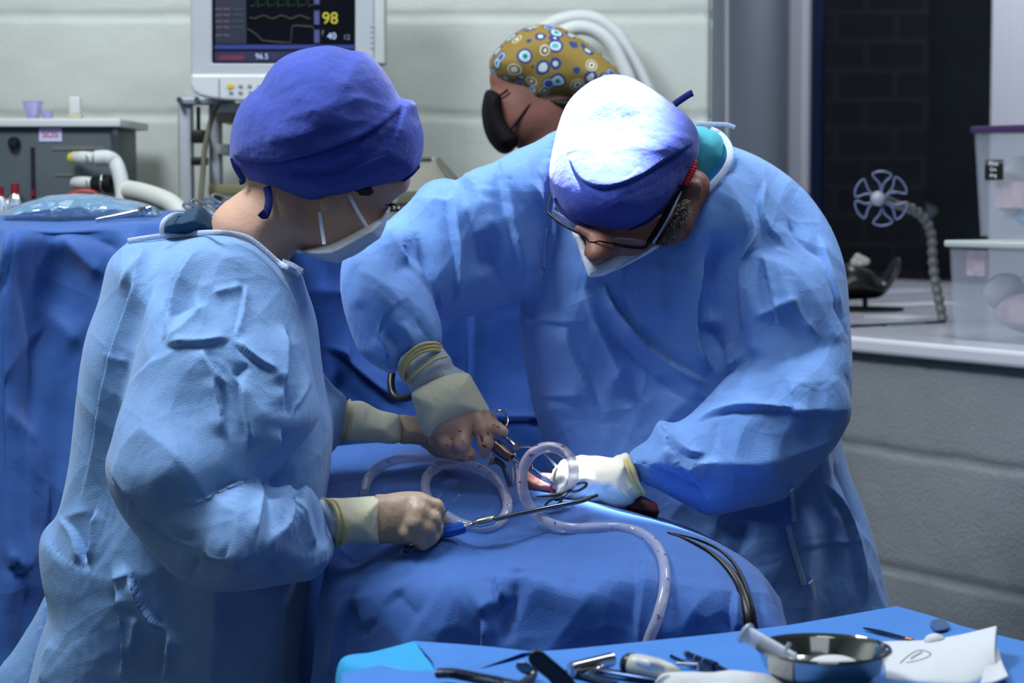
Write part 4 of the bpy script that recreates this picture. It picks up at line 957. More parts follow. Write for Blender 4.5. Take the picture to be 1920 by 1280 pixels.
N_FOLDS = [
 # back panel and overlap
 ([(380, 445), (345, 490), (325, 540), (312, 600), (300, 650), (305, 640)], .008, .010, 'left'), ([(290, 510), (270, 600), (245, 700), (215, 830), (190, 920)], .014, .012, 'left'),
 ([(262, 470), (240, 540), (205, 640), (175, 760), (150, 880), (130, 950)], .010, .012, 'left'), ([(210, 480), (250, 462), (272, 470), (240, 510), (210, 545)], .008, .016, 'ridge'),
 ([(300, 660), (270, 690), (240, 720), (225, 770), (205, 860)], .010, .012, 'left'), ([(180, 660), (200, 670), (240, 680)], .006, .004, 'ridge'),
 # the big shoulder flap
 ([(305, 645), (330, 625), (362, 590), (388, 560)], .009, .010, 'ridge'), ([(312, 600), (340, 580), (370, 566)], .012, .007, 'valley'),
 ([(305, 648), (350, 640), (405, 632), (440, 624)], .009, .0085, 'left'), ([(440, 624), (455, 570), (462, 520)], .007, .006, 'right'), ([(462, 525), (440, 532), (390, 545)], .005, .005, 'ridge'),
 ([(440, 626), (470, 660), (500, 685), (525, 700)], .007, .009, 'left'), ([(375, 640), (400, 690), (425, 720)], .007, .008, 'right'),
 ([(455, 440), (462, 490), (462, 530)], .006, .004, 'ridge'),
 # upper sleeve creases
 ([(440, 705), (455, 695), (472, 680)], .004, .006, 'valley'), ([(450, 705), (453, 760), (460, 800), (465, 840)], .008, .010, 'left'), ([(402, 700), (415, 770), (425, 820)], .008, .010, 'right'),
 ([(540, 600), (545, 660), (530, 740), (545, 785)], .010, .016, 'right'), ([(545, 785), (565, 745), (590, 710), (600, 690)], .007, .014, 'left'), ([(520, 700), (533, 740), (540, 785)], .007, .010, 'valley'),
 ([(210, 800), (250, 815), (330, 830), (400, 868), (470, 885)], .012, .016, 'right'), ([(205, 800), (240, 830), (300, 835)], .010, .008, 'valley'),
 ([(500, 870), (510, 850), (525, 800)], .006, .012, 'left'), ([(330, 930), (360, 930), (400, 920)], .006, .003, 'ridge'),
 # lower sleeve: long creases toward the cuff
 ([(202, 878), (235, 915), (262, 960), (300, 1000), (340, 1015), (385, 1032)], .008, .010, 'left'), ([(385, 1030), (430, 1034), (465, 1034)], .006, .012, 'left'), ([(465, 1034), (478, 980), (486, 940), (490, 890)], .007, .012, 'left'),
 ([(380, 1035), (370, 1060), (355, 1085)], .005, .007, 'valley'), ([(465, 1034), (500, 1010), (530, 990), (540, 960), (545, 930)], .008, .012, 'ridge'),
 ([(400, 1060), (430, 1070), (470, 1050), (500, 1035)], .008, .010, 'ridge'), ([(495, 1040), (520, 1070), (540, 1085)], .005, .009, 'valley'), ([(540, 1084), (580, 1060), (625, 1040)], .007, .008, 'ridge'),
 ([(545, 932), (560, 960), (580, 1010), (592, 1034)], .007, .011, 'ridge'), ([(570, 912), (590, 960), (600, 1000), (592, 1034)], .006, .009, 'valley'), ([(592, 1034), (610, 1028), (618, 990)], .005, .007, 'ridge'),
 ([(490, 890), (500, 930), (520, 950)], .006, .012, 'valley'), ([(250, 975), (280, 990), (330, 1005), (390, 1010)], .007, .006, 'valley'),
 # skirt back knot and drags
 ([(108, 965), (125, 990), (140, 1050), (145, 1058)], .008, .016, 'right'), ([(145, 1058), (152, 1010), (152, 970), (160, 950)], .006, .014, 'right'), ([(100, 980), (120, 965), (150, 955)], .006, .008, 'ridge'),
 ([(238, 930), (236, 1000), (238, 1070)], .010, .012, 'left'), ([(200, 1088), (220, 1084), (240, 1074)], .006, .010, 'ridge'), ([(205, 1090), (215, 1140), (225, 1220), (215, 1280)], .010, .014, 'left'),
 ([(240, 1070), (262, 1140), (300, 1180), (312, 1185)], .009, .012, 'right'), ([(240, 920), (250, 990), (262, 1060)], .016, .014, 'valley'), ([(312, 1180), (305, 1240), (300, 1290)], .010, .010, 'left'),
 ([(255, 1150), (245, 1200), (238, 1240)], .006, .007, 'ridge'), ([(85, 1290), (78, 1240), (100, 1200)], .008, .010, 'ridge'),
]
for f_ in N_FOLDS: c.fold(f_[0], f_[1] * 1.25, f_[2] * 1.55, *f_[3:])
gown_n = c.done('gown', GOWN_W, nurse); CL_N = c
CF = Cloth(c.V, c.Q, 0)
ribbon('collar_band', [(303, 440, 2.69), (304, 422, 2.69), (312, 410, 2.695), (328, 402, 2.71), (345, 402, 2.72)], 0.006, WHITE, gown_n, 0.0018)
cp_ = []
for x, y in [(240, 452), (270, 447), (310, 442), (360, 438), (400, 436), (440, 439), (470, 449), (498, 471), (522, 492), (545, 505), (566, 512)]:
    h_ = None
    for dy in (6, 12, 18, 26, 36):
        h_ = CF.hit(x, y + dy)
        if h_ is not None and h_[1] < 2.78: break
    if h_ is not None: cp_.append((x, y, min(h_[1] - 0.003, 2.652 if 370 < x < 550 else 9)))
ribbon('collar_band', cp_, 0.0072, WHITE, gown_n, 0.0022)
ribbon('collar_tab', [(528, 494, 2.68), (545, 500, 2.675), (565, 512, 2.675)], 0.012, WHITE, gown_n, 0.002)
s = Solid(at(290, 450, 2.72) - np.array([0, .07, 0]), at(430, 370, 2.72) + np.array([0, .07, 0]), 0.0026)
s.puff([(306, 436), (309, 414), (330, 402), (360, 391), (376, 386), (388, 396), (404, 418), (416, 434), (380, 440), (330, 440)], 2.735, 0.045, 0.045)
V, Q = s.mesh(1); c = Cloth(V, Q, 1); c.noise(0.03, 0.001, 1); c.fold([(372, 390), (382, 408), (400, 432)], .002, .0012, 'valley'); c.done('scrub_collar', TEAL, nurse)

# cap
s = Solid(at(415, 400, 2.72) - np.array([0, .15, 0]), at(810, 70, 2.72) + np.array([0, .15, 0]), 0.0042)
s.puff([(434, 292), (433, 262), (438, 232), (450, 200), (468, 178), (490, 160), (502, 138), (525, 112), (560, 95), (600, 87), (626, 86), (655, 94), (688, 100), (712, 122), (735, 155), (754, 188), (768, 196), (765, 260), (740, 330), (640, 370), (540, 372), (480, 345), (445, 310)], [(600, 200, 2.72), (460, 270, 2.74)], 0.115, 0.125, 0.01, power=2.15)
s.puff([(436, 290), (470, 290), (600, 285), (700, 240), (752, 192), (776, 188), (784, 215), (794, 250), (793, 285), (785, 315), (768, 334), (735, 350), (700, 362), (660, 374), (620, 381), (580, 381), (540, 373), (505, 358), (478, 342), (450, 322), (438, 306)], [(600, 320, 2.72), (450, 300, 2.74)], 0.105, 0.105, 0.006, power=2.15)
V, Q = s.mesh(2); c = Cloth(V, Q, 1)
c.panels(0.08, 0.0055, 14, (.7, 1, 1.6)).panels(0.03, 0.002, 15, (.7, 1, 1.6))
sm = [(760, 188), (740, 215), (700, 245), (650, 268), (600, 283), (540, 298), (490, 302), (436, 292)]
c.fold(sm, .014, .0095, 'right', taper=.08); c.fold([(x, y + 4) for x, y in sm], .0028, .0035, 'valley', taper=.06)
for f_ in [([(785, 250), (720, 290), (640, 325), (560, 345)], .006, .004, 'valley'), ([(790, 285), (740, 310), (690, 335), (620, 355)], .006, .003, 'ridge'), ([(470, 200), (520, 180), (600, 150)], .010, .003, 'valley'),
           ([(500, 230), (580, 215), (660, 190), (700, 180)], .008, .003, 'ridge'), ([(560, 260), (640, 250), (700, 225), (750, 195)], .009, .004, 'valley'), ([(490, 265), (540, 260), (600, 240)], .008, .003, 'ridge'),
           ([(600, 120), (640, 110), (700, 125)], .007, .0025, 'valley'), ([(640, 180), (700, 190), (745, 210)], .008, .003, 'ridge'), ([(474, 175), (492, 185), (500, 160)], .010, .005, 'valley'),
           ([(700, 245), (720, 255), (760, 205)], .007, .0035, 'ridge'), ([(540, 300), (600, 310), (650, 290), (700, 275)], .006, .0025, 'ridge')]: c.fold(*f_)
cap_n = c.done('surgical_cap', CAPB, nurse)
b = MB(); b.tube(on_surface(c, [(664, 371), (700, 361), (735, 348), (765, 331), (784, 312)], 0.0), 0.0042, 8, smooth=4, flat=0.7); b.build('cap_hem', CAPD, cap_n)
ribbon('cap_tie', [(500, 350, 2.672), (504, 368, 2.668), (503, 386, 2.664), (497, 404, 2.662), (488, 398, 2.66)], 0.010, CAPD, cap_n, 0.003)
ribbon('cap_tie', [(436, 296, 2.70), (441, 312, 2.70), (449, 326, 2.70), (456, 338, 2.70), (449, 342, 2.70)], 0.007, CAPD, cap_n, 0.003)
# mask
s = Solid(at(545, 510, 2.70) - np.array([0, .10, 0]), at(750, 370, 2.70) + np.array([0, .08, 0]), 0.0024)
s.puff([(560, 470), (590, 463), (620, 452), (655, 434), (686, 420), (712, 408), (722, 396), (733, 383), (730, 400), (722, 425), (713, 446), (690, 462), (660, 480), (633, 494), (600, 486), (578, 478)], 2.712, 0.062, 0.035, 0.002, curve=False)
V, Q = s.mesh(2); c = Cloth(V, Q, 1); c.noise(0.03, 0.0008, 2); c.fold([(610, 455), (622, 468), (635, 490)], .003, .0012, 'ridge'); c.fold([(688, 424), (700, 436), (708, 444)], .003, .0012, 'ridge')
mk = c.done('face_mask', MASK, nurse)
bd = on_surface(c, [(580, 474), (605, 483), (632, 489), (660, 475), (690, 457), (710, 442)], 0.0003)
if len(bd) > 3:
    b = MB(); b.tube(bd, 0.0009, 6, smooth=4); b.build('mask_seam', WHITE, mk)
ribbon('ear_loop', [(655, 366, 2.668), (664, 384, 2.665), (676, 406, 2.66), (688, 425, 2.656)], 0.0045, WHITE, mk, 0.001)
ribbon('ear_loop', [(599, 397, 2.665), (602, 420, 2.661), (606, 445, 2.656), (608, 458, 2.652)], 0.0045, WHITE, mk, 0.001)

# hands ------------------------------------------------------------------
g1, c1 = hand('glove', [
    [(786, 944, 2.655, 20), (816, 951, 2.66, 15), (827, 975, 2.67, 11.5), (826, 1008, 2.68, 10)],
    [(784, 960, 2.645, 20), (810, 974, 2.648, 15), (819, 996, 2.66, 11.5), (816, 1014, 2.68, 10)],
    [(780, 980, 2.64, 20), (800, 992, 2.642, 15), (809, 1008, 2.652, 11.5), (802, 1021, 2.675, 10)],
    [(766, 998, 2.645, 18), (788, 1007, 2.645, 14.5), (795, 1018, 2.65, 11), (786, 1025, 2.67, 9.5)],
    [(740, 985, 2.67, 17), (775, 1000, 2.70, 13), (806, 1006, 2.71, 10.5)]],
    ([(700, 931), (725, 926), (750, 922), (775, 921), (800, 928), (812, 945), (812, 975), (805, 1000), (790, 1014), (770, 1020), (740, 1018), (700, 1015), (690, 975)], 2.66, 0.021, 0.03),
    nurse, GLOVE, extra=[[(690, 973, 2.665, 32), (730, 972, 2.665, 34)]],
    fine=[([(802, 944), (816, 954), (824, 972), (828, 990)], .0022, .002, 'valley'), ([(812, 972), (820, 990), (820, 1008)], .0022, .002, 'valley'), ([(798, 995), (806, 1006), (806, 1020)], .0022, .002, 'valley'), ([(798, 940), (790, 965), (792, 990)], .004, .0012, 'ridge')])
s = Solid(at(590, 1040, 2.66) - np.array([0, .08, 0]), at(740, 910, 2.66) + np.array([0, .08, 0]), 0.0025)
s.puff([(612, 936), (640, 934), (670, 932), (700, 930), (714, 932), (719, 955), (719, 985), (714, 1015), (705, 1019), (680, 1016), (650, 1018), (630, 1023), (622, 1000), (616, 965)], 2.66, 0.036, 0.040, 0.002)
V, Q = s.mesh(2); c = Cloth(V, Q, 1); c.noise(0.04, 0.0012, 2); c.fold([(700, 930), (703, 970), (700, 1017)], .003, .0018, 'right', taper=.03); c.fold([(660, 935), (668, 975), (660, 1015)], .005, .0014, 'valley')
c.done('glove_cuff', LATEX, nurse)
for dx, r_ in ((0, 0.0028), (9, 0.002)):
    ring_px([(604 + dx, 936, 2.675), (622 + dx, 942, 2.635), (633 + dx, 965, 2.618), (636 + dx, 990, 2.618), (632 + dx, 1012, 2.63), (628 + dx, 1022, 2.66)], r_, 'glove_rim', BAND, nurse)
s = Solid(at(590, 1040, 2.66) - np.array([0, .08, 0]), at(680, 910, 2.66) + np.array([0, .08, 0]), 0.0025)
s.puff([(596, 940), (612, 938), (640, 940), (655, 955), (660, 975), (652, 1000), (636, 1016), (610, 1010)], 2.655, 0.035, 0.036)
V, Q = s.mesh(2); c = Cloth(V, Q, 0); c.noise(0.02, 0.001, 2); c.done('knit_cuff', KNIT, nurse)
# her left arm reaching behind
s = Solid(at(620, 860, 2.86) - np.array([0, .08, 0]), at(780, 740, 2.86) + np.array([0, .08, 0]), 0.0025)
s.puff([(640, 752), (656, 752), (680, 752), (710, 768), (735, 774), (750, 780), (754, 805), (750, 828), (730, 832), (700, 828), (670, 828), (640, 826), (632, 800)], 2.86, 0.030, 0.032, 0.002)
V, Q = s.mesh(2); c = Cloth(V, Q, 1)
for q in range(7): c.fold([(672 + q * 11, 752), (668 + q * 11, 790), (664 + q * 11, 828)], .004, .003, 'ridge' if q % 2 else 'valley')
c.done('glove_cuff', LATEX, nurse)
ring_px([(656, 750, 2.87), (658, 770, 2.835), (655, 795, 2.83), (650, 818, 2.835), (644, 828, 2.85)], 0.002, 'glove_rim', BAND, nurse)
g3, c3 = hand('glove', [
    [(820, 812, 2.87, 16), (846, 828, 2.87, 12), (866, 846, 2.86, 10), (880, 856, 2.86, 9)],
    [(815, 820, 2.86, 16), (836, 838, 2.86, 12), (852, 850, 2.855, 10), (866, 858, 2.855, 9)],
    [(808, 824, 2.87, 15), (826, 842, 2.87, 11), (842, 852, 2.87, 9)],
    [(800, 828, 2.88, 13), (816, 842, 2.88, 10), (830, 850, 2.88, 9)],
    [(800, 800, 2.87, 14), (830, 806, 2.88, 11), (856, 818, 2.88, 10)]],
    ([(744, 781), (775, 780), (800, 786), (825, 800), (835, 825), (820, 840), (800, 835), (770, 832), (748, 828)], 2.87, 0.022, 0.026), nurse, GLOVE)
# ================================================================== operating table, drapes, instruments
# the table itself, hidden under its drape
tbl = MB(); tbl.box((0.08, 2.84, 0.78), (0.5, 0.26, 0.07), bevel=0.02); tbl.box((0.05, 2.80, 0.45), (0.16, 0.16, 0.66)); tbl.box((0.05, 2.80, 0.04), (0.5, 0.36, 0.08), bevel=0.02)
tag(tbl.build('operating_table', mat('grey_table_paint', srgb(90, 96, 104), 0.4), smooth=False), 'operating table on a central column, hidden under the blue patient drape', 'table')
def cloth_sheet(name, ctrl, m, nu=14, nv=14, noises=(), folds=(), thick=0.0025, flip=False, sub=0, scale=(1.8, 1.3)):
    V, Q = grid_surface([[at(*p) for p in row] for row in ctrl], nu, nv)
    if flip: Q = Q[:, ::-1]
    N = normals(V, Q)
    c = Cloth(V, Q, sub)
    if c.N0[:, 1].mean() - 0.4 * c.N0[:, 2].mean() > 0: c.Q = c.Q[:, ::-1]; c.N0 = -c.N0
    for n_ in noises:
        if n_[0] == 'p': c.panels(*n_[1:])
        else: c.noise(*n_)
    for f_ in folds: c.fold(f_[0], f_[1] * scale[0], f_[2] * scale[1], *f_[3:])
    o = c.done(name, m); thicken(o, thick, -1); return o, c
pd = [[(560, 850, 3.06), (640, 834, 3.06), (740, 828, 3.06), (860, 832, 3.05), (980, 872, 3.03), (1080, 905, 3.00), (1170, 940, 2.97), (1262, 975, 2.94), (1340, 1012, 2.90), (1400, 1052, 2.86), (1440, 1100, 2.84)],
      [(565, 880, 2.95), (645, 870, 2.95), (740, 862, 2.94), (860, 868, 2.93), (985, 900, 2.90), (1085, 925, 2.88), (1180, 955, 2.86), (1270, 985, 2.84), (1350, 1020, 2.81), (1415, 1062, 2.78), (1456, 1112, 2.77)],
      [(570, 940, 2.82), (650, 932, 2.81), (745, 925, 2.80), (860, 928, 2.79), (985, 940, 2.78), (1085, 948, 2.77), (1185, 968, 2.76), (1275, 995, 2.75), (1360, 1030, 2.73), (1425, 1075, 2.72), (1466, 1130, 2.71)],
      [(585, 1010, 2.72), (655, 1000, 2.71), (745, 990, 2.71), (860, 985, 2.71), (985, 985, 2.71), (1090, 990, 2.70), (1190, 1000, 2.69), (1285, 1020, 2.68), (1370, 1055, 2.67), (1432, 1100, 2.66), (1474, 1160, 2.66)],
      [(608, 1052, 2.68), (665, 1060, 2.67), (745, 1050, 2.66), (860, 1040, 2.65), (985, 1035, 2.64), (1090, 1040, 2.63), (1195, 1052, 2.62), (1290, 1075, 2.61), (1375, 1100, 2.61), (1436, 1140, 2.61), (1482, 1185, 2.62)],
      [(600, 1110, 2.66), (660, 1115, 2.62), (750, 1110, 2.60), (860, 1105, 2.59), (985, 1100, 2.58), (1090, 1105, 2.57), (1195, 1115, 2.57), (1290, 1130, 2.57), (1375, 1150, 2.57), (1440, 1185, 2.58), (1488, 1220, 2.60)],
      [(590, 1220, 2.65), (650, 1220, 2.61), (750, 1220, 2.585), (860, 1215, 2.575), (985, 1210, 2.57), (1090, 1210, 2.56), (1195, 1215, 2.56), (1290, 1225, 2.56), (1375, 1235, 2.56), (1440, 1250, 2.57), (1495, 1270, 2.60)],
      [(575, 1420, 2.65), (640, 1420, 2.61), (750, 1420, 2.585), (860, 1420, 2.575), (985, 1420, 2.57), (1090, 1420, 2.56), (1195, 1420, 2.56), (1290, 1420, 2.56), (1375, 1420, 2.56), (1445, 1420, 2.57), (1510, 1420, 2.60)],
      [(560, 1850, 2.66), (640, 1850, 2.62), (750, 1850, 2.585), (860, 1850, 2.575), (985, 1850, 2.57), (1090, 1850, 2.56), (1195, 1850, 2.56), (1290, 1850, 2.56), (1375, 1850, 2.56), (1450, 1850, 2.57), (1520, 1850, 2.60)]]
PF = [([(640, 1075), (720, 1060), (800, 1040), (880, 1000)], .018, .014, 'soft'), ([(620, 1060), (700, 1048), (780, 1030), (840, 1020)], .012, .010, 'valley'),
      ([(660, 1110), (640, 1160), (628, 1230), (622, 1290)], .010, .018, 'right'), ([(655, 1120), (662, 1160), (680, 1200)], .007, .010, 'valley'), ([(672, 1110), (676, 1150), (690, 1180)], .006, .008, 'ridge'),
      ([(740, 1105), (760, 1130), (800, 1160)], .010, .008, 'valley'), ([(905, 1150), (903, 1200), (900, 1270)], .006, .010, 'left'), ([(895, 1148), (925, 1125), (945, 1135)], .008, .010, 'ridge'),
      ([(925, 1080), (935, 1110), (945, 1135)], .007, .010, 'left'), ([(972, 1078), (968, 1120), (960, 1150), (945, 1180), (955, 1210)], .007, .014, 'valley'), ([(955, 1045), (965, 1060), (973, 1078)], .006, .010, 'ridge'),
      ([(990, 1070), (1005, 1100), (1030, 1080)], .009, .008, 'ridge'), ([(1080, 1010), (1090, 1060), (1070, 1120)], .014, .008, 'valley'), ([(1190, 1010), (1200, 1080), (1190, 1160), (1196, 1230)], .010, .010, 'left'),
      ([(1230, 1020), (1250, 1100), (1230, 1180)], .014, .009, 'valley'), ([(1380, 1100), (1376, 1150), (1380, 1200)], .008, .014, 'left'), ([(1386, 1050), (1400, 1090), (1420, 1180)], .010, .010, 'valley'),
      ([(1410, 1050), (1440, 1110), (1470, 1170)], .009, .012, 'ridge'), ([(1420, 1080), (1432, 1130), (1440, 1180)], .008, .010, 'valley'), ([(1200, 965), (1260, 1000), (1330, 1030)], .014, .006, 'ridge'),
      ([(1110, 945), (1180, 955), (1250, 990)], .005, .006, 'ridge'), ([(960, 940), (990, 980), (970, 1010)], .010, .008, 'valley'), ([(1010, 920), (1040, 930), (1100, 925)], .008, .006, 'valley'),
      ([(650, 860), (720, 850), (800, 870), (880, 905)], .012, .010, 'ridge'), ([(640, 900), (720, 890), (770, 900)], .014, .010, 'valley'), ([(930, 860), (960, 890), (985, 925)], .010, .012, 'ridge'),
      ([(860, 890), (930, 895), (960, 920)], .010, .008, 'valley'), ([(620, 940), (680, 930), (740, 935)], .010, .006, 'ridge'), ([(850, 1030), (940, 1000), (1020, 985)], .016, .006, 'valley'), ([(1200, 1000), (1190, 1040), (1230, 1060)], .01, .006, 'valley')]
drp, DC = cloth_sheet('patient_drape', pd, DRAPE, 24, 22, [(0.16, 0.010, 21, (1, 1, 0.7), None, 0.2), ('p', 0.11, 0.026, 22, (1, 1, 0.7)), ('p', 0.05, 0.007, 23)], PF)
tag(drp, 'wide blue surgical drape covering the patient on the table, hanging down in front', 'drape', kind=None)
DC = Cloth(DC.V, DC.Q, 0)   # final surface: later things are laid on this
def lay(pts, lift):
    out = []
    for p in pts:
        h = DC.hit(p[0], p[1])
        if h is None: h = at(p[0], p[1], 2.75)
        l = p[2] if len(p) > 2 else lift
        d = np.array([0, 0, CAM_Z]) - h; k = d / np.linalg.norm(d)
        out.append(h + k * l)
    return np.array(out)
# curtain drape behind the table
cd = [[(540, 470, 3.40), (600, 475, 3.36), (660, 480, 3.38), (760, 490, 3.36), (880, 520, 3.38), (905, 540, 3.36), (1000, 556, 3.38), (1100, 560, 3.38), (1200, 570, 3.38)],
      [(540, 560, 3.40), (600, 560, 3.36), (660, 560, 3.38), (760, 570, 3.36), (870, 585, 3.38), (890, 585, 3.355), (1000, 590, 3.38), (1100, 600, 3.38), (1200, 600, 3.38)],
      [(540, 680, 3.38), (600, 680, 3.35), (660, 680, 3.37), (760, 690, 3.35), (872, 690, 3.375), (888, 690, 3.35), (1000, 690, 3.37), (1100, 690, 3.38), (1200, 690, 3.38)],
      [(540, 800, 3.38), (600, 800, 3.33), (660, 800, 3.35), (760, 800, 3.33), (870, 790, 3.36), (890, 790, 3.34), (1000, 790, 3.34), (1100, 800, 3.36), (1200, 800, 3.38)],
      [(540, 1000, 3.36), (600, 1000, 3.30), (660, 1000, 3.33), (760, 1000, 3.31), (870, 1000, 3.33), (890, 1000, 3.31), (1000, 1000, 3.32), (1100, 1000, 3.34), (1200, 1000, 3.36)],
      [(540, 1400, 3.36), (600, 1400, 3.30), (660, 1400, 3.33), (760, 1400, 3.31), (870, 1400, 3.33), (890, 1400, 3.31), (1000, 1400, 3.32), (1100, 1400, 3.34), (1200, 1400, 3.36)]]
o, _c = cloth_sheet('curtain_drape', cd, DRAPE_D, 22, 26, [(0.2, 0.006, 31, (1, 1, 0.6), None, 0.2), ('p', 0.18, 0.03, 32, (1, 1, 0.45))],
  [([(570, 546), (620, 544), (680, 560)], .008, .008, 'ridge'), ([(600, 650), (640, 670), (700, 715), (760, 770)], .010, .016, 'left'), ([(620, 700), (680, 760), (720, 800)], .012, .012, 'valley'),
   ([(886, 560), (884, 650), (884, 760)], .007, .012, 'left', False, 0), ([(900, 786), (960, 786), (1030, 792)], .005, .008, 'left'), ([(700, 830), (760, 790), (850, 780)], .010, .008, 'ridge')])
tag(o, 'deep blue drape hanging like a curtain between the two people, behind the patient', 'drape')
ft = MB(); ft.box((at(880, 800, 3.42)[0], 3.47, 0.62), (0.5, 0.08, 1.22), bevel=0.01)
tag(ft.build('instrument_cabinet', mat('grey_table_paint', srgb(90, 96, 104), 0.4), smooth=False), 'low cabinet carrying the deep blue curtain drape behind the patient', 'cabinet')

# surgical site ----------------------------------------------------------
s = Solid(at(960, 960, 2.86) - np.array([0, .08, 0]), at(1080, 860, 2.86) + np.array([0, .08, 0]), 0.0018)
s.puff([(975, 888), (990, 884), (1010, 886), (1035, 888), (1048, 894), (1052, 908), (1050, 920), (1040, 926), (1015, 925), (992, 920), (982, 908)], 2.86, 0.030, 0.022)
V, Q = s.mesh(1); c = Cloth(V, Q, 0); c.noise(0.02, 0.0015, 1).noise(0.008, 0.0008, 4)
pat = empty('patient', at(1010, 925, 2.90)); tag(pat, 'patient under the blue drape, only a small patch of reddened skin showing', 'patient')
FL = mat('reddened_skin', srgb(190, 128, 118), 0.35, var=0.25, var_scale=60, sss=0.2, bump=[('noise', 200, 0.0015)])
c.done('exposed_skin', FL, pat)
s = Solid(at(1020, 950, 2.84) - np.array([0, .06, 0]), at(1075, 870, 2.84) + np.array([0, .06, 0]), 0.0014)
s.puff([(1034, 908), (1040, 895), (1048, 890), (1054, 898), (1055, 912), (1050, 922), (1040, 926), (1032, 920)], 2.835, 0.014, 0.010)
for i in range(16): s.ball(at(random.uniform(1036, 1053), random.uniform(896, 922), 2.826), random.uniform(0.003, 0.006), 0.002)
V, Q = s.mesh(1); Cloth(V, Q, 0).done('open_wound', mat('wet_red_tissue', srgb(140, 20, 35), 0.12, var=0.4, var_scale=120, coat=0.6), pat)
s = Solid(at(1030, 930, 2.82) - np.array([0, .03, 0]), at(1055, 895, 2.82) + np.array([0, .03, 0]), 0.0009)
for i in range(14): s.ball(at(random.uniform(1039, 1047), random.uniform(904, 918), 2.819), random.uniform(0.0015, 0.003), 0.001)
V, Q = s.mesh(1); obj('exposed_bone', V, Q, mat('wet_white_bone', srgb(232, 225, 222), 0.2), pat)
s = Solid((-0.05, 2.68, 0.86), (0.30, 3.0, 0.96), 0.008); s.chain([(0.0, 2.86, 0.915), (0.22, 2.82, 0.89)], [0.04, 0.045], 0.02)
V, Q = s.mesh(1); obj('covered_body', V, Q, SKIN, pat)
# blood-soaked gauze
s = Solid(at(1160, 990, 2.86) - np.array([0, .06, 0]), at(1250, 910, 2.86) + np.array([0, .06, 0]), 0.0018)
s.puff([(1178, 940), (1190, 928), (1205, 930), (1218, 936), (1230, 945), (1236, 958), (1230, 970), (1212, 972), (1190, 966), (1172, 956)], 2.86, 0.022, 0.016)
for i in range(9): s.chain([at(1180 + 6 * i, 932 + i * 1.5, 2.842), at(1184 + 6 * i, 950 + i, 2.836), at(1180 + 6.2 * i, 966, 2.845)], 0.0028, 0.002)
V, Q = s.mesh(1); c = Cloth(V, Q, 0); c.noise(0.012, 0.002, 3)
tag(c.done('gauze_pad', mat('blood_red_gauze', srgb(86, 16, 40), 0.5, var=0.35, var_scale=70)), 'blood-soaked red gauze under the white-gloved wrist, beside the blue drape', 'gauze')

# suction tube -----------------------------------------------------------
TB = bpy.data.materials.new('clear_tubing'); TB.use_nodes = True; nt = TB.node_tree; bs = nt.nodes['Principled BSDF']
tc = nt.nodes.new('ShaderNodeTexCoord'); vo = nt.nodes.new('ShaderNodeTexNoise'); vo.inputs['Scale'].default_value = 95; vo.inputs['Detail'].default_value = 1
cr = nt.nodes.new('ShaderNodeValToRGB'); cr.color_ramp.elements[0].position = 0.68; cr.color_ramp.elements[1].position = 0.71
cr.color_ramp.elements[0].color = srgb(214, 214, 234); cr.color_ramp.elements[1].color = srgb(120, 18, 60)
nt.links.new(tc.outputs['Object'], vo.inputs['Vector']); nt.links.new(vo.outputs[0], cr.inputs[0]); nt.links.new(cr.outputs[0], bs.inputs['Base Color'])
bs.inputs['Roughness'].default_value = 0.12; bs.inputs['Transmission Weight'].default_value = 0.35; bs.inputs['IOR'].default_value = 1.3; bs.inputs['Alpha'].default_value = 0.62; bs.inputs['Coat Weight'].default_value = 0.5
def T(px, py, l): return (px, py, l)
loop = [(684, 925, .012), (688, 902, .02), (702, 883, .03), (724, 868, .04), (755, 860, .045), (790, 858, .045), (830, 860, .045), (872, 868, .045), (910, 884, .04), (938, 908, .035), (951, 940, .03), (948, 964, .022), (932, 980, .014), (905, 988, .010), (872, 984, .010), (846, 972, .010), (822, 955, .012), (803, 935, .02), (797, 912, .028), (803, 890, .036), (822, 875, .038), (850, 872, .036)]
P1, _ = spline(lay(loop, 0.02), 8)
loop2 = [(850, 872, .036), (890, 884, .030), (930, 905, .028), (960, 925, .03), (980, 930, .04), (1010, 935, .04)]
c2 = [(1079, 884, 2.74), (1076, 908, 2.76), (1060, 925, 2.78), (1042, 930, 2.79)]
coil = pxs([(1052, 926, 2.79), (1068, 912, 2.765), (1076, 888, 2.745), (1071, 862, 2.73), (1052, 843, 2.72), (1025, 838, 2.71), (1000, 848, 2.70), (985, 868, 2.70), (979, 895, 2.70), (982, 925, 2.70), (995, 952, 2.70), (1017, 974, 2.695), (1050, 987, 2.685)])
tail = lay([(1085, 991, .008), (1125, 989, .007), (1165, 990, .007), (1200, 999, .007), (1228, 1020, .007), (1243, 1050, .007), (1247, 1085, .008), (1243, 1120, .008), (1232, 1160, .008), (1218, 1195, .008), (1206, 1240, .008), (1200, 1300, .008)], 0.007)
P2, _ = spline(np.concatenate([coil, tail]), 8)
st = empty('suction_tube', P1[0]); tag(st, 'clear blood-flecked suction tube coiled in loops on the blue drape', 'tube')
def hollow(P, r):
    b = MB(); b.tube(P, r, 20, cap=False); b.tube(P[::-1], r * 0.72, 20, cap=False); return b
b = MB(); b.tube(P1, 0.0068, 20); b.build('tube_loop', TB, st)
b = MB(); b.tube(P2, 0.0070, 20); b.build('tube_coil', TB, st)

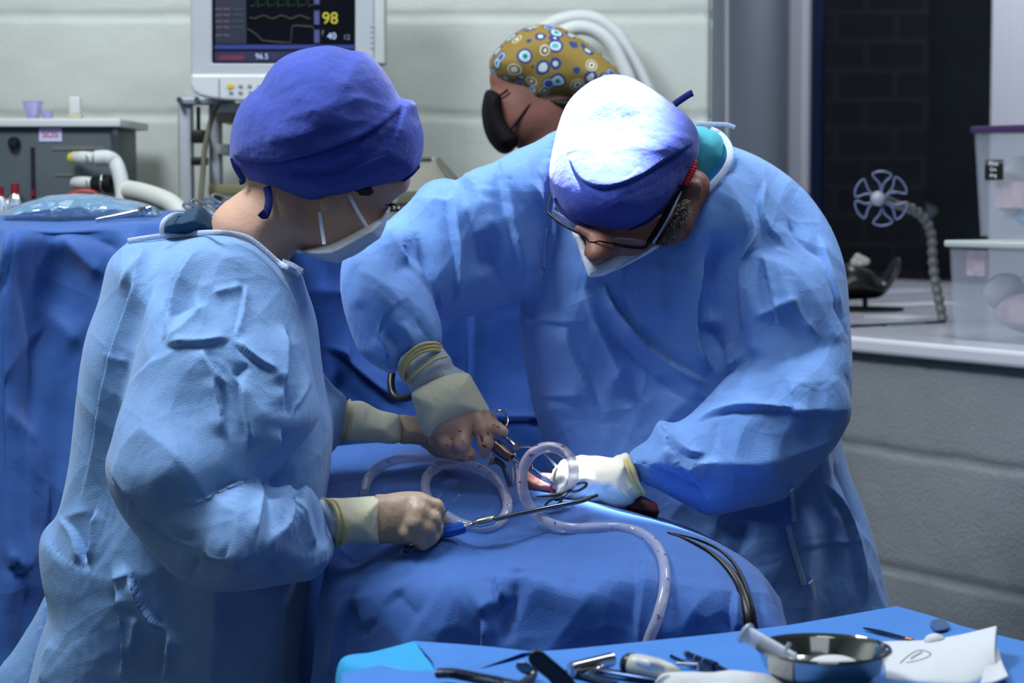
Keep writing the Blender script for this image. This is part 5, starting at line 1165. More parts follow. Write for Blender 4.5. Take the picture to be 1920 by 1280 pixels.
# suction handle with blue grip and steel cannula
sc_ = empty('suction_wand', at(860, 1000, 2.66)); tag(sc_, 'suction wand with blue grip and long thin steel tip lying across the drape', 'suction wand')
ax = lambda pts: pxs(pts)
b = MB(); b.tube(ax([(820, 999, 2.665), (840, 995, 2.662), (868, 989, 2.66), (872, 987, 2.66)]), [0.0072, 0.0085, 0.0078, 0.0062], 8); 
b.build('grip', mat('blue_plastic_grip', srgb(30, 82, 180), 0.3), sc_, smooth=False)
b = MB(); b.tube(ax([(868, 989, 2.66), (878, 986, 2.66), (885, 984, 2.66), (892, 981, 2.66), (898, 980, 2.66), (912, 977, 2.66), (924, 974, 2.66), (928, 973, 2.66)]), [0.005, 0.004, 0.0038, 0.0048, 0.0062, 0.0066, 0.0064, 0.004], 20, smooth=3); b.build('collar', STEEL, sc_)
b = MB(); b.tube(ax([(924, 974, 2.66), (1000, 957, 2.685), (1060, 945, 2.71), (1090, 939, 2.72), (1106, 933, 2.725), (1120, 928, 2.73)]), [0.003, 0.003, 0.003, 0.003, 0.0028, 0.0026], 14, smooth=4); b.build('cannula', STEEL_D, sc_)
# tweezers in the assistant's fist
tw = empty('tweezers', at(810, 990, 2.68)); tag(tw, 'steel tweezers sticking up out of the fist of the assistant', 'tweezers')
for a_ in ([(806, 996, 2.69), (834, 960, 2.665), (849, 942, 2.655), (862, 927, 2.65)], [(800, 990, 2.70), (812, 958, 2.685), (820, 937, 2.68), (829, 924, 2.675)]):
    b = MB(); b.tube(pxs(a_), [0.0022, 0.0024, 0.0013, 0.0005], 8, flat=0.5, smooth=3); b.build('prong', STEEL, tw)
# dark handle below the fist
hd = empty('dissecting_scissors', at(770, 1032, 2.68)); tag(hd, 'dark steel scissor handle poking out below the fist of the assistant', 'scissors')
P_ = [at(773 + 15 * math.cos(t), 1031 + 8 * math.sin(t), 2.675 + 0.01 * math.cos(t)) for t in np.linspace(0, 2 * math.pi, 20, endpoint=False)]
b = MB(); b.tube(P_, 0.0022, 8, closed=True); b.build('finger_ring', STEEL_D, hd)
b = MB(); b.tube(pxs([(786, 1027, 2.68), (800, 1018, 2.69), (815, 1008, 2.70)]), 0.0022, 8); b.build('shank', STEEL_D, hd)
# needle holder / forceps in the surgeon's hand
nh = empty('surgical_forceps', at(940, 820, 2.78)); tag(nh, 'long steel forceps held in the right hand of the surgeon, tips at the wound', 'forceps')
b = MB(); b.tube([at(936 + 15.5 * math.cos(t), 786 + 16.5 * math.sin(t), 2.80 + 0.008 * math.sin(t)) for t in np.linspace(0, 2 * math.pi, 28, endpoint=False)], 0.0017, 10, closed=True); b.build('finger_ring', STEEL, nh)
b = MB(); b.tube(pxs([(945, 818, 2.79), (955, 824, 2.785), (966, 836, 2.78), (972, 840, 2.78)]), [0.0035, 0.0042, 0.0045, 0.004], 10, flat=0.6, smooth=3); b.build('shank', STEEL, nh)
b = MB(); b.tube([at(967, 838, 2.782), at(967, 838, 2.766)], 0.0042, 14); b.build('hinge', STEEL, nh)
b = MB(); b.tube(pxs([(968, 838, 2.78), (985, 836, 2.785), (1000, 838, 2.79), (1012, 843, 2.79)]), [0.004, 0.0034, 0.0028, 0.002], 10, flat=0.6, smooth=3); b.build('shank', STEEL, nh)
b = MB(); b.tube(pxs([(1012, 843, 2.79), (1024, 853, 2.795), (1036, 866, 2.80), (1047, 880, 2.81)]), [0.002, 0.002, 0.002, 0.0018], 8, smooth=3); b.build('jaw', STEEL, nh)
# drill-like dark handpiece with long shaft
hp = empty('bone_driver', at(940, 850, 2.77)); tag(hp, 'steel driver with a dark ridged barrel in the right hand of the surgeon', 'surgical driver')
b = MB(); b.tube(pxs([(905, 818, 2.80), (920, 828, 2.79), (930, 838, 2.785)]), [0.006, 0.0065, 0.0065], 14); b.build('handle', BLACK, hp)
b = MB(); b.tube(pxs([(928, 833, 2.785), (940, 843, 2.78), (950, 852, 2.775), (961, 858, 2.77)]), [0.0085, 0.0088, 0.0082, 0.0075], 18); b.build('barrel', mat('brown_grey_metal', srgb(120, 100, 100), 0.3, 0.8), hp)
b = MB(); b.tube(pxs([(961, 857, 2.77), (985, 874, 2.78), (1010, 892, 2.79), (1038, 910, 2.81)]), [0.0036, 0.0034, 0.0030, 0.0014], 10); b.build('shaft', STEEL, hp)
b = MB(); b.tube(pxs([(993, 874, 2.775), (1010, 886, 2.785), (1026, 897, 2.80), (1036, 905, 2.808)]), [0.002, 0.0018, 0.0016, 0.001], 8); b.build('guide_pin', STEEL, hp)
b = MB(); b.lathe([(0.001, -0.004), (0.003, -0.003), (0.0032, 0), (0.003, 0.003), (0.001, 0.004)], at(994, 875, 2.773), 12); b.build('pin_head', mat('brass', srgb(150, 100, 60), 0.3, 1.0), hp)
# retractor blades
rt = empty('retractor', at(958, 880, 2.79)); tag(rt, 'steel retractor, two upright blades at the left of the wound', 'retractor')
b = MB(); b.tube(pxs([(928, 862, 2.80), (942, 872, 2.79), (950, 890, 2.785), (957, 912, 2.785)]), 0.0022, 8, flat=2.0, smooth=3); b.build('arm', STEEL_D, rt)
for dx in (0, 7):
    b = MB(); b.tube(pxs([(960 + dx, 868, 2.785), (961 + dx, 890, 2.785), (960 + dx, 914, 2.787)]), 0.0026, 10, flat=0.5, smooth=2); b.build('blade', STEEL, rt)
b = MB(); b.tube(pxs([(925, 857, 2.81), (918, 872, 2.80), (934, 866, 2.80)]), 0.0035, 8, flat=0.5); b.build('toothed_tip', STEEL, rt)
# small scissors / clamp lying at the white glove
cl = empty('curved_clamp', lay([(1060, 930)], 0.004)[0]); tag(cl, 'dark curved clamp lying open on the drape in front of the white glove', 'clamp')
def ringpx(cx, cy, a, b_, rot, Y, r, name, par, m):
    P = [at(cx + a * math.cos(t) * math.cos(rot) - b_ * math.sin(t) * math.sin(rot), cy + a * math.cos(t) * math.sin(rot) + b_ * math.sin(t) * math.cos(rot), Y) for t in np.linspace(0, 2 * math.pi, 26, endpoint=False)]
    q = MB(); q.tube(P, r, 8, closed=True); return q.build(name, m, par)
ringpx(1085, 913, 16, 6, -0.42, 2.76, 0.0019, 'finger_ring', cl, STEEL_D); ringpx(1038, 942, 16, 6.5, -0.42, 2.745, 0.0019, 'finger_ring', cl, STEEL_D)
b = MB(); b.tube(pxs([(1072, 918, 2.76), (1058, 924, 2.755), (1040, 928, 2.755), (1018, 930, 2.755), (1005, 930, 2.755)]), [0.0026, 0.003, 0.0026, 0.002, 0.001], 8, smooth=3); b.build('jaw', STEEL_D, cl)
b = MB(); b.tube(pxs([(1048, 938, 2.75), (1056, 931, 2.75), (1062, 925, 2.755)]), 0.0026, 8); b.build('shank', STEEL_D, cl)
b = MB(); b.tube(pxs([(1032, 935, 2.75), (1045, 938, 2.748), (1050, 934, 2.748)]), 0.0022, 8, flat=0.6); b.build('ratchet', STEEL_D, cl)

# black cords over the right end of the drape
for k_, (lb, off, r_) in enumerate((('thick black cable running down the right end of the patient drape', 0, 0.0052), ('thin black cable above the thick one on the right end of the patient drape', 1, 0.0026))):
    pts = [(1252, 998), (1290, 1012), (1330, 1034), (1362, 1062), (1385, 1095), (1398, 1130), (1405, 1165), (1408, 1210), (1409, 1280)] if off == 0 else [(1262, 1000), (1310, 1012), (1345, 1028), (1372, 1050), (1390, 1080), (1402, 1115), (1412, 1150), (1418, 1200), (1420, 1280)]
    b = MB(); b.tube(lay(pts, 0.004 + 0.002 * off), [r_ * t for t in ((.3, .4, .6, .9, 1.2, 1.4, 1.5, 1.5, 1.5) if off == 0 else (.6, .7, .8, .9, 1, 1.2, 1.3, 1.3, 1.3))], 12, smooth=6); tag(b.build('cable', BLACK), lb, 'cable')
b = MB(); b.tube(pxs([(735, 700, 3.05), (733, 718, 3.04), (737, 738, 3.03), (748, 747, 3.02), (765, 745, 3.01), (785, 738, 3.0)]), 0.0055, 12, smooth=6)
tag(b.build('hose_hook', BLACK), 'black bent hose end behind the gloved right wrist of the surgeon', 'hose')

# left instrument table under its drape ---------------------------------
LT = 1.352
ld = [[(-120, 396, 3.70), (-40, 396, 3.70), (40, 396, 3.70), (120, 396, 3.70), (200, 396, 3.70), (260, 396, 3.70), (330, 396, 3.70), (420, 396, 3.70), (520, 396, 3.70)],
      [(-120, 405, 3.45), (-40, 405, 3.45), (40, 405, 3.45), (120, 405, 3.45), (200, 405, 3.45), (260, 405, 3.45), (330, 404, 3.45), (420, 404, 3.45), (520, 404, 3.45)],
      [(-120, 422, 3.24), (-40, 424, 3.24), (30, 424, 3.22), (105, 426, 3.24), (190, 420, 3.24), (260, 414, 3.25), (330, 414, 3.26), (420, 414, 3.27), (520, 414, 3.28)],
      [(-120, 450, 3.19), (-40, 452, 3.19), (28, 440, 3.15), (105, 450, 3.20), (190, 445, 3.19), (260, 440, 3.20), (330, 436, 3.22), (420, 436, 3.23), (520, 436, 3.24)],
      [(-120, 560, 3.18), (-60, 560, 3.20), (10, 540, 3.13), (85, 560, 3.21), (170, 560, 3.20), (250, 560, 3.18), (330, 560, 3.20), (420, 560, 3.22), (520, 560, 3.24)],
      [(-120, 760, 3.16), (-70, 760, 3.19), (0, 760, 3.12), (60, 760, 3.16), (120, 760, 3.20), (200, 760, 3.20), (320, 760, 3.20), (420, 760, 3.22), (520, 760, 3.24)],
      [(-120, 1000, 3.14), (-70, 1000, 3.18), (0, 1000, 3.11), (50, 1000, 3.13), (100, 1000, 3.18), (180, 1000, 3.18), (300, 1000, 3.20), (420, 1000, 3.22), (520, 1000, 3.24)],
      [(-120, 1300, 3.12), (-70, 1300, 3.16), (0, 1300, 3.10), (50, 1300, 3.12), (100, 1300, 3.16), (180, 1300, 3.18), (300, 1300, 3.20), (420, 1300, 3.22), (520, 1300, 3.24)],
      [(-120, 1700, 3.12), (-70, 1700, 3.16), (0, 1700, 3.10), (50, 1700, 3.12), (100, 1700, 3.16), (180, 1700, 3.18), (300, 1700, 3.20), (420, 1700, 3.22), (520, 1700, 3.24)]]
o, LC = cloth_sheet('table_drape', ld, DRAPE_L, 20, 22, [(0.25, 0.014, 41, (1, 1, 0.5), None, 0.2), ('p', 0.20, 0.045, 42, (1, 1, 0.5))],
  [([(30, 430), (12, 500), (-10, 560)], .010, .014, 'right'), ([(32, 440), (40, 520), (62, 600), (70, 720), (72, 860)], .014, .020, 'valley'), ([(105, 430), (150, 480), (205, 520)], .012, .012, 'ridge'), ([(120, 425), (190, 450), (240, 480)], .012, .010, 'valley'),
   ([(60, 560), (100, 600), (160, 650)], .012, .010, 'ridge'), ([(0, 740), (30, 690), (60, 650), (92, 600)], .008, .008, 'left'), ([(0, 765), (40, 790), (80, 830)], .007, .008, 'ridge'),
   ([(0, 1035), (30, 1060), (50, 1080), (80, 1000)], .010, .014, 'left'), ([(180, 420), (220, 430), (210, 415)], .006, .006, 'ridge'), ([(90, 900), (80, 1000), (48, 1080)], .012, .010, 'right'), ([(50, 1085), (40, 1180), (30, 1260)], .012, .012, 'valley')])
tag(o, 'blue drape hanging in deep folds from the instrument table at far left', 'drape')
b = MB(); b.box((-0.69, 3.54, LT - 0.055), (0.62, 0.40, 0.03), bevel=0.005)
for sx in (-1, 1):
    for sy in (-1, 1): b.box((-0.69 + sx * 0.27, 3.54 + sy * 0.17, (LT - 0.07) / 2), (0.03, 0.03, LT - 0.07))
tag(b.build('instrument_table', mat('grey_table_paint', srgb(90, 96, 104), 0.4), smooth=False), 'instrument table at far left, hidden under its hanging blue drape', 'table')
# ================================================================== instrument tray in front
TZ = 0.905
def tz(px, py, dz=0.0): return on_z(px, py, TZ + dz)
# cover: flat top, two far edges hanging down, loose corner at the left
s_tr = MB()
def hang(p, dz): return np.array([p[0], p[1], p[2] - dz])
E = [tz(640, 1262), tz(760, 1236), tz(870, 1222), tz(1000, 1221), tz(1060, 1217), tz(1200, 1203), tz(1350, 1187), tz(1480, 1171), tz(1590, 1152), tz(1640, 1143), tz(1682, 1136), tz(1740, 1152), tz(1800, 1172), tz(1860, 1187), tz(1925, 1203), tz(2050, 1238)]
E = [np.array(e) for e in E]
near = [e + (np.array([0.25, 1.35, TZ]) - e) * 1.0 for e in E]
rows = []
ctr = np.array([0.22, 1.80, TZ])
for t in (0.0, 0.02, 0.25, 0.5, 0.75, 1.0):
    rows.append([e * (1 - t) + np.array([e[0] * 0.9 + 0.01, 1.75, TZ]) * t for e in E])
top = [[np.array([p[0], p[1], TZ]) for p in r] for r in rows]
out1 = [hang(e, 0.006) + np.array([0, 0.004, 0]) for e in E]; out2 = [hang(e, 0.20) + np.array([0, 0.012, 0]) for e in E]; out3 = [hang(e, 0.32) + np.array([0, 0.012, 0]) for e in E]
ctrl = [out3, out2, out1] + top
def lin_grid(ctrl, nu, nv):
    G = np.array(ctrl, float); R = []
    def lin(a, n): return np.array([a[i] + (a[i + 1] - a[i]) * t for i in range(len(a) - 1) for t in np.arange(n) / n] + [a[-1]])
    G = np.array([lin(r, nu) for r in G]); G = np.array([lin(G[:, j], nv) for j in range(G.shape[1])]).transpose(1, 0, 2)
    a, b_ = G.shape[:2]; i, j = np.meshgrid(np.arange(a - 1), np.arange(b_ - 1), indexing='ij'); i = i.ravel(); j = j.ravel()
    return G.reshape(-1, 3), np.stack([i * b_ + j, i * b_ + j + 1, (i + 1) * b_ + j + 1, (i + 1) * b_ + j], 1)
V, Q = lin_grid(ctrl, 12, 8)
c = Cloth(V, Q, 0)
if c.N0[:, 2].mean() < 0: c.Q = c.Q[:, ::-1]; c.N0 = -c.N0
c.noise(0.12, 0.0022, 51, (1, 1, 1), lambda P: (P[:, 2] > TZ - 0.002) * 1.0, 0.2)
c.fold([(1600, 1190), (1640, 1160), (1650, 1145)], .01, .002, 'ridge'); c.fold([(1100, 1235), (1250, 1220), (1340, 1212)], .008, .0015, 'ridge'); c.fold([(1700, 1150), (1740, 1175), (1760, 1200)], .01, .0015, 'valley')
TM = TRAYB
nt = TM.node_tree
trc = c.done('tray_cover', TM); thicken(trc, 0.0012, -1)
tag(trc, 'bright blue cover on the instrument tray in the foreground', 'drape')
TC = Cloth(c.V, c.Q, 0)
b = MB(); b.box((0.25, 2.08, TZ - 0.03), (0.62, 0.30, 0.02), R=Matrix.Rotation(0.12, 3, 'Z'), bevel=0.005); b.box((0.25, 2.08, TZ / 2 - 0.02), (0.04, 0.04, TZ - 0.06)); b.box((0.25, 2.08, 0.03), (0.5, 0.3, 0.05), bevel=0.01)
tag(b.build('tray_table', mat('grey_table_paint', srgb(90, 96, 104), 0.4), smooth=False), 'tray table on one column, hidden under the bright blue cover', 'table')
# stain on the cover
b = MB(); P_ = [tz(1762 + 17 * math.cos(t) + 2 * math.sin(3 * t), 1170 + 10.5 * math.sin(t), 0.004) for t in np.linspace(0, 2 * math.pi, 24, endpoint=False)]
b.add(P_ + [p - np.array([0, 0, 0.002]) for p in P_], [tuple(range(24)), tuple(reversed(range(24, 48)))] + [(i, (i + 1) % 24, 24 + (i + 1) % 24, 24 + i) for i in range(24)])
sta = b.build('wet_spot', mat('damp_grey_mark', srgb(74, 100, 142), 0.3), trc)
# loose cover corner at left: cyan reverse side folded up
kc = [[(628, 1300, 2.225), (640, 1236, 2.245), (700, 1222, 2.265), (778, 1201, 2.285)],
      [(640, 1320, 2.185), (668, 1262, 2.195), (720, 1240, 2.195), (795, 1226, 2.215)],
      [(660, 1350, 2.125), (700, 1300, 2.145), (760, 1262, 2.155), (814, 1252, 2.165)],
      [(690, 1400, 2.065), (740, 1350, 2.085), (790, 1300, 2.105), (808, 1275, 2.135)]]
o, _c = cloth_sheet('cover_corner', kc, TRAYC, 16, 16, [(0.05, 0.005, 61, (1, 1, 1), None, 0.3), (0.02, 0.0015, 62)], [([(690, 1245), (730, 1248), (770, 1262)], .006, .006, 'left'), ([(680, 1232), (690, 1262), (700, 1290)], .006, .005, 'ridge'), ([(760, 1280), (790, 1262), (812, 1250)], .006, .004, 'valley')], thick=0.0012)
attach(o, trc)
kc = [[(776, 1201, 2.285), (850, 1206, 2.285), (930, 1213, 2.275), (1000, 1221, 2.245)],
      [(796, 1222, 2.225), (860, 1226, 2.205), (920, 1224, 2.225), (985, 1223, 2.225)],
      [(814, 1250, 2.165), (846, 1257, 2.155), (910, 1238, 2.185), (978, 1224, 2.220)],
      [(806, 1300, 2.145), (830, 1290, 2.135), (880, 1262, 2.155), (960, 1230, 2.205)]]
o, _c = cloth_sheet('cover_fold', kc, TRAYB, 14, 14, [(0.05, 0.003, 63, (1, 1, 1), None, 0.3)], [], thick=0.0012)
attach(o, trc)

# bowl
BC = tz(1544, 1268) ; by = at(1544, 1214, 2.10)
rad = 129 * mpp(2.10)
bz = by[2]
bw_ = empty('steel_bowl', (by[0], by[1], TZ)); tag(bw_, 'shiny stainless steel bowl holding a syringe, on the instrument tray', 'bowl')
H_ = bz - TZ - 0.002
b = MB()
prof = [(0.001, 0.002), (rad * 0.60, 0.002), (rad * 0.74, 0.008), (rad * 0.86, H_ * 0.45), (rad * 0.955, H_ * 0.93), (rad * 0.985, H_ * 0.985), (rad, H_), (rad * 0.985, H_ + 0.002), (rad * 0.955, H_ * 0.985), (rad * 0.93, H_ * 0.9), (rad * 0.84, H_ * 0.45), (rad * 0.72, 0.011), (rad * 0.58, 0.0045), (0.001, 0.0045)]
b.lathe(prof, (by[0], by[1], TZ + 0.001), 72); b.build('bowl_body', mat('bowl_steel', srgb(198, 196, 190), 0.09, 1.0), bw_)
# cloth ball inside
s = Solid((by[0] - 0.05, by[1] - 0.05, TZ), (by[0] + 0.06, by[1] + 0.05, TZ + 0.06), 0.003)
s.ball((by[0] + 0.012, by[1] + 0.012, TZ + 0.016), (0.026, 0.022, 0.010), 0.01)
V, Q = s.mesh(1); c = Cloth(V, Q, 1); c.noise(0.02, 0.004, 9); tag(c.done('cotton_swab', mat('white_gauze', srgb(206, 208, 210), 0.8, bump=[('noise', 200, 0.001)])), 'crumpled white swab lying in the bottom of the steel bowl', 'swab')
# syringe
sy = empty('syringe', at(1430, 1210, 2.14)); tag(sy, 'white translucent plastic syringe leaning over the rim of the steel bowl', 'syringe')
SY = mat('frosted_plastic', srgb(205, 214, 232), 0.25, trans=0.35, alpha=0.85)
a0, a1 = at(1398, 1187, 2.13), at(1492, 1242, 2.10)
b = MB(); b.tube([a0 + (a1 - a0) * t for t in (0, .1, .5, .8, .95, 1)], [.0085, .0088, .0088, .0088, .0088, .004], 20); b.build('barrel', SY, sy)
dd = (a1 - a0) / np.linalg.norm(a1 - a0)
b = MB(); b.tube([a0 - dd * .0012, a0 + dd * .0012], .0145, 20, flat=0.75); b.build('finger_flange', SY, sy)
b = MB(); b.tube(pxs([(1471, 1222, 2.095), (1476, 1213, 2.095), (1481, 1205, 2.095)]), .0022, 10); b.build('needle_cap', SY, sy)
b = MB(); b.tube(pxs([(1472, 1222, 2.09), (1498, 1236, 2.085)]), .0022, 10); b.build('luer_tip', SY, sy)
# white paper packet with printed stamp
PK = mat('white_packet_paper', srgb(212, 216, 220), 0.65, bump=[('noise', 60, 0.0008)])
def sheet(name, ctrl, m, nz, th=0.0012, par=None, folds=(), nu=12, nv=12):
    o, c_ = cloth_sheet(name, ctrl, m, nu, nv, nz, folds, thick=th)
    if par: attach(o, par)
    return o, c_
pk = empty('dressing_packet', tz(1760, 1240)); tag(pk, 'white folded paper dressing packet with a black stamp at the right of the tray', 'packet')
kc = [[(1642, 1203, 2.290), (1680, 1201, 2.290), (1735, 1199, 2.290), (1800, 1189, 2.270), (1868, 1173, 2.230)],
      [(1652, 1222, 2.230), (1690, 1222, 2.220), (1745, 1218, 2.210), (1808, 1208, 2.200), (1866, 1195, 2.190)],
      [(1660, 1244, 2.170), (1700, 1246, 2.160), (1752, 1244, 2.150), (1810, 1240, 2.150), (1866, 1228, 2.160)],
      [(1660, 1264, 2.130), (1700, 1268, 2.120), (1755, 1270, 2.110), (1815, 1272, 2.110), (1868, 1256, 2.140)],
      [(1662, 1284, 2.120), (1705, 1288, 2.110), (1760, 1290, 2.100), (1822, 1290, 2.100), (1850, 1278, 2.130)]]
o, PC = sheet('folded_paper', kc, PK, [(0.06, 0.003, 71, (1, 1, 1), None, .2)], 0.004, pk, [([(1776, 1262), (1790, 1235), (1820, 1205), (1842, 1185)], .003, .0022, 'valley')])
PCs = Cloth(PC.V, PC.Q, 0)
INK = mat('black_ink', srgb(50, 52, 60), 0.6)
for nm, pts in (('stamp_outline', [(1688, 1243), (1700, 1232), (1715, 1222), (1728, 1219), (1744, 1224), (1742, 1230), (1728, 1236), (1712, 1240), (1700, 1242)]), ):
    q = on_surface(PCs, pts, 0.0006)
    if len(q) > 3: b = MB(); b.tube(q, 0.0006, 6, smooth=4); b.build(nm, INK, o)
for k_ in range(5):
    q = on_surface(PCs, [(1708 + 4.4 * k_, 1236 - 2.6 * k_), (1710 + 4.4 * k_, 1231 - 2.6 * k_), (1712 + 4.4 * k_, 1234 - 2.6 * k_)], 0.0006)
    if len(q) > 2: b = MB(); b.tube(q, 0.0005, 6); b.build('stamp_letter', INK, o)
kc = [[(1850, 1205, 2.200), (1860, 1212, 2.200), (1872, 1216, 2.200)], [(1850, 1240, 2.150), (1864, 1242, 2.150), (1880, 1243, 2.150)], [(1838, 1282, 2.100), (1862, 1278, 2.100), (1890, 1266, 2.100)]]
sheet('loose_flap', kc, PK, [(0.03, 0.002, 72, (1, 1, 1), None, .2)], 0.002, pk, nu=10, nv=10)
s = Solid(at(1725, 1215, 2.270) - np.array([0, .03, 0]), at(1778, 1180, 2.270) + np.array([0, .03, 0]), 0.002)
s.puff([(1732, 1202), (1738, 1192), (1752, 1187), (1766, 1190), (1772, 1198), (1760, 1206), (1742, 1208)], 2.27, 0.012, 0.01)
V, Q = s.mesh(1); o = obj('rolled_gauze', V, Q, mat('white_gauze', srgb(206, 208, 210), 0.8), None); tag(o, 'small rounded wad of white gauze sticking out behind the paper packet', 'gauze')
# white swab in front, cut by the lower edge
s = Solid(tz(1220, 1290) - np.array([0.01, .06, 0.0]), tz(1500, 1262) + np.array([0.01, .05, 0.035]), 0.0025)
s.puff([(1232, 1276), (1250, 1264), (1300, 1262), (1340, 1263), (1370, 1259), (1410, 1262), (1440, 1266), (1470, 1276), (1485, 1290), (1470, 1330), (1250, 1330), (1225, 1300)], float(tz(1350, 1290)[1]), 0.035, 0.02)
V, Q = s.mesh(1); c = Cloth(V, Q, 1); c.noise(0.03, 0.004, 81)
tag(c.done('gauze_pad', mat('white_gauze', srgb(206, 208, 210), 0.8)), 'white gauze pad at the bottom edge, left of the steel bowl', 'gauze')
# small instruments
def inst(name, label, cat, px, py): o = empty(name, tz(px, py)); tag(o, label, cat); return o
def rod(name, pts, r, m, par, n=12, flat=1.0, k=3, up=None, smooth_=True):
    b = MB(); b.tube([tz(p[0], p[1], p[2]) for p in pts], r, n, smooth=k if len(pts) > 2 else 0, flat=flat, up=up); return b.build(name, m, par)
DST = mat('blued_steel', srgb(50, 66, 96), 0.25, 0.9)
i_ = inst('drill_bit', 'thin twisted steel drill bit, upper left of the small tools beside the bowl', 'drill bit', 1280, 1236)
b = MB(); pp = [tz(1257, 1229, .003), tz(1296, 1247, .003)]
for ph in (0, math.pi):
    P_ = []
    for t in np.linspace(0, 1, 40):
        c0_ = pp[0] * (1 - t) + pp[1] * t; a_ = t * 18 + ph; P_.append(c0_ + np.array([0, math.cos(a_) * .0011, math.sin(a_) * .0011]))
    b.tube(P_, 0.0011, 6)
b.build('twisted_flute', DST, i_)
rod('smooth_shank', [(1290, 1244, .003), (1305, 1250, .003)], .0018, DST, i_)
i_ = inst('surgical_rod', 'dark steel rod with bright collars, longest of the small tools beside the bowl', 'surgical rod', 1330, 1245)
rod('rod_body', [(1286, 1225, .005), (1330, 1243, .005), (1374, 1263, .004)], [.0032, .0034, .0016], DST, i_)
for q in ((1288, 1226), (1305, 1233), (1320, 1239)): rod('bright_collar', [(q[0], q[1], .005), (q[0] + 2.5, q[1] + 1, .005)], .0038, STEEL, i_)
rod('grip_ring', [(1328, 1242, .005), (1342, 1248, .005)], .0042, DST, i_)
i_ = inst('surgical_hook', 'short bright steel bar with dark curved foot beneath the drill bit', 'surgical hook', 1300, 1250)
rod('bar', [(1268, 1244, .005), (1312, 1246, .005)], .0022, STEEL, i_)
rod('curved_foot', [(1312, 1246, .005), (1322, 1256, .005), (1340, 1264, .004), (1352, 1268, .004)], [.004, .006, .004, .002], DST, i_, flat=0.5)
i_ = inst('screwdriver', 'white-handled surgical screwdriver with black end cap', 'screwdriver', 1220, 1252)
HW = mat('ivory_plastic', srgb(198, 198, 186), 0.35)
rod('handle', [(1183, 1246, .014), (1200, 1249, .014), (1235, 1257, .012), (1262, 1263, .010), (1276, 1266, .008)], [.011, .0125, .012, .009, .004], HW, i_, 20)
rod('end_cap', [(1168, 1244, .014), (1176, 1245, .014), (1184, 1246, .014)], [.0075, .0115, .0122], mat('dark_navy_cap', srgb(16, 20, 34), 0.3), i_, 20)
rod('raised_rib', [(1196, 1240, .026), (1220, 1246, .025), (1245, 1254, .020)], [.004, .006, .003], mat('white_plastic', srgb(205, 208, 208), 0.35), i_)
rod('shaft', [(1276, 1264, .008), (1320, 1270, .006), (1340, 1274, .004)], [.0024, .0024, .0015], STEEL, i_)
i_ = inst('t_handle', 'steel T-handle with a thick ridged grip, left of the white-handled screwdriver', 'T-handle', 1110, 1245)
b = MB(); n_ = 16
pa, pb = tz(1070, 1255, .009), tz(1148, 1236, .011)
b.tube([pa + (pb - pa) * t for t in (0, .02, .98, 1)], [.006, .0075, .0075, .006], n_); b.build('ridged_grip', STEEL, i_)
for k_ in range(5):
    off = (k_ - 2) * .0028; b = MB(); b.tube([pa + np.array([0, -.006, off + .002]), pb + np.array([0, -.006, off + .002])], .0009, 6); b.build('grip_ridge', STEEL_D, i_)
rod('stem', [(1100, 1265, .006), (1118, 1256, .006), (1130, 1250, .008)], .003, STEEL, i_)
i_ = inst('forceps', 'dark blue-grey steel forceps lying below the T-handle', 'forceps', 1180, 1265)
rod('blade', [(1120, 1254, .006), (1150, 1260, .006), (1200, 1268, .006), (1250, 1277, .005)], [.0055, .0065, .0065, .004], DST, i_, flat=0.45, up=(0, 0, 1))
rod('tip', [(1236, 1274, .006), (1262, 1280, .005)], .0018, STEEL, i_)
i_ = inst('bone_chisel', 'black and steel chisel lying below the steel T-handle, cut by the bottom edge', 'chisel', 1090, 1270)
rod('blade', [(1066, 1257, .004), (1100, 1267, .004), (1150, 1282, .004)], [.005, .007, .007], DST, i_, flat=0.4, up=(0, 0, 1))
i_ = inst('bone_lever', 'black wedge-shaped instrument handle jutting up over the tray', 'instrument handle', 1010, 1250)
def slab(name, poly, Y, th, m, par, bev=0.002):
    b = MB(); b.prism(poly, th, lambda u, v, w: at(u, v, Y + w)); o = b.build(name, m, par, smooth=False); q = o.modifiers.new('rounded', 'BEVEL'); q.width = bev; q.segments = 3; return o
slab('handle', [(990, 1232), (994, 1221), (1004, 1217), (1016, 1219), (1060, 1256), (1084, 1284), (1100, 1310), (1060, 1310), (1034, 1282), (1028, 1274), (1006, 1256), (992, 1244)], 2.03, 0.022, mat('dark_brown_black', srgb(24, 20, 20), 0.35), i_, 0.004)
i_ = inst('bone_holder', 'dark steel clamp with rounded jaw under the black wedge-shaped handle', 'bone clamp', 985, 1255)
slab('rounded_jaw', [(966, 1246), (972, 1240), (984, 1239), (992, 1244), (998, 1252), (998, 1262), (990, 1266), (978, 1262), (968, 1254)], 2.11, 0.012, STEEL_D, i_, 0.004)
b = MB(); b.tube(pxs([(998, 1250, 2.115), (1000, 1266, 2.11), (985, 1276, 2.10), (968, 1290, 2.09)]), [.004, .0045, .004, .004], 10, smooth=3); b.build('curved_arm', STEEL_D, i_)
b = MB(); b.tube(pxs([(1056, 1250, 2.2), (1060, 1241, 2.2)]), .0022, 8); b.build('locking_pin', STEEL, i_)
i_ = inst('retractor', 'dark ridged retractor handle at the lower left end of the tray', 'retractor', 860, 1262)
b = MB(); P_, _ = spline([tz(820, 1262, .010), tz(850, 1262, .012), (tz(900, 1272, .012)), tz(960, 1284, .012), tz(1010, 1296, .012)], 8)
b.tube(P_, [.006] + [.0085] * (len(P_) - 2) + [.006], 12, flat=0.6, up=(0, 0, 1)); b.build('handle', mat('gunmetal', srgb(48, 56, 66), 0.35, 0.8), i_)
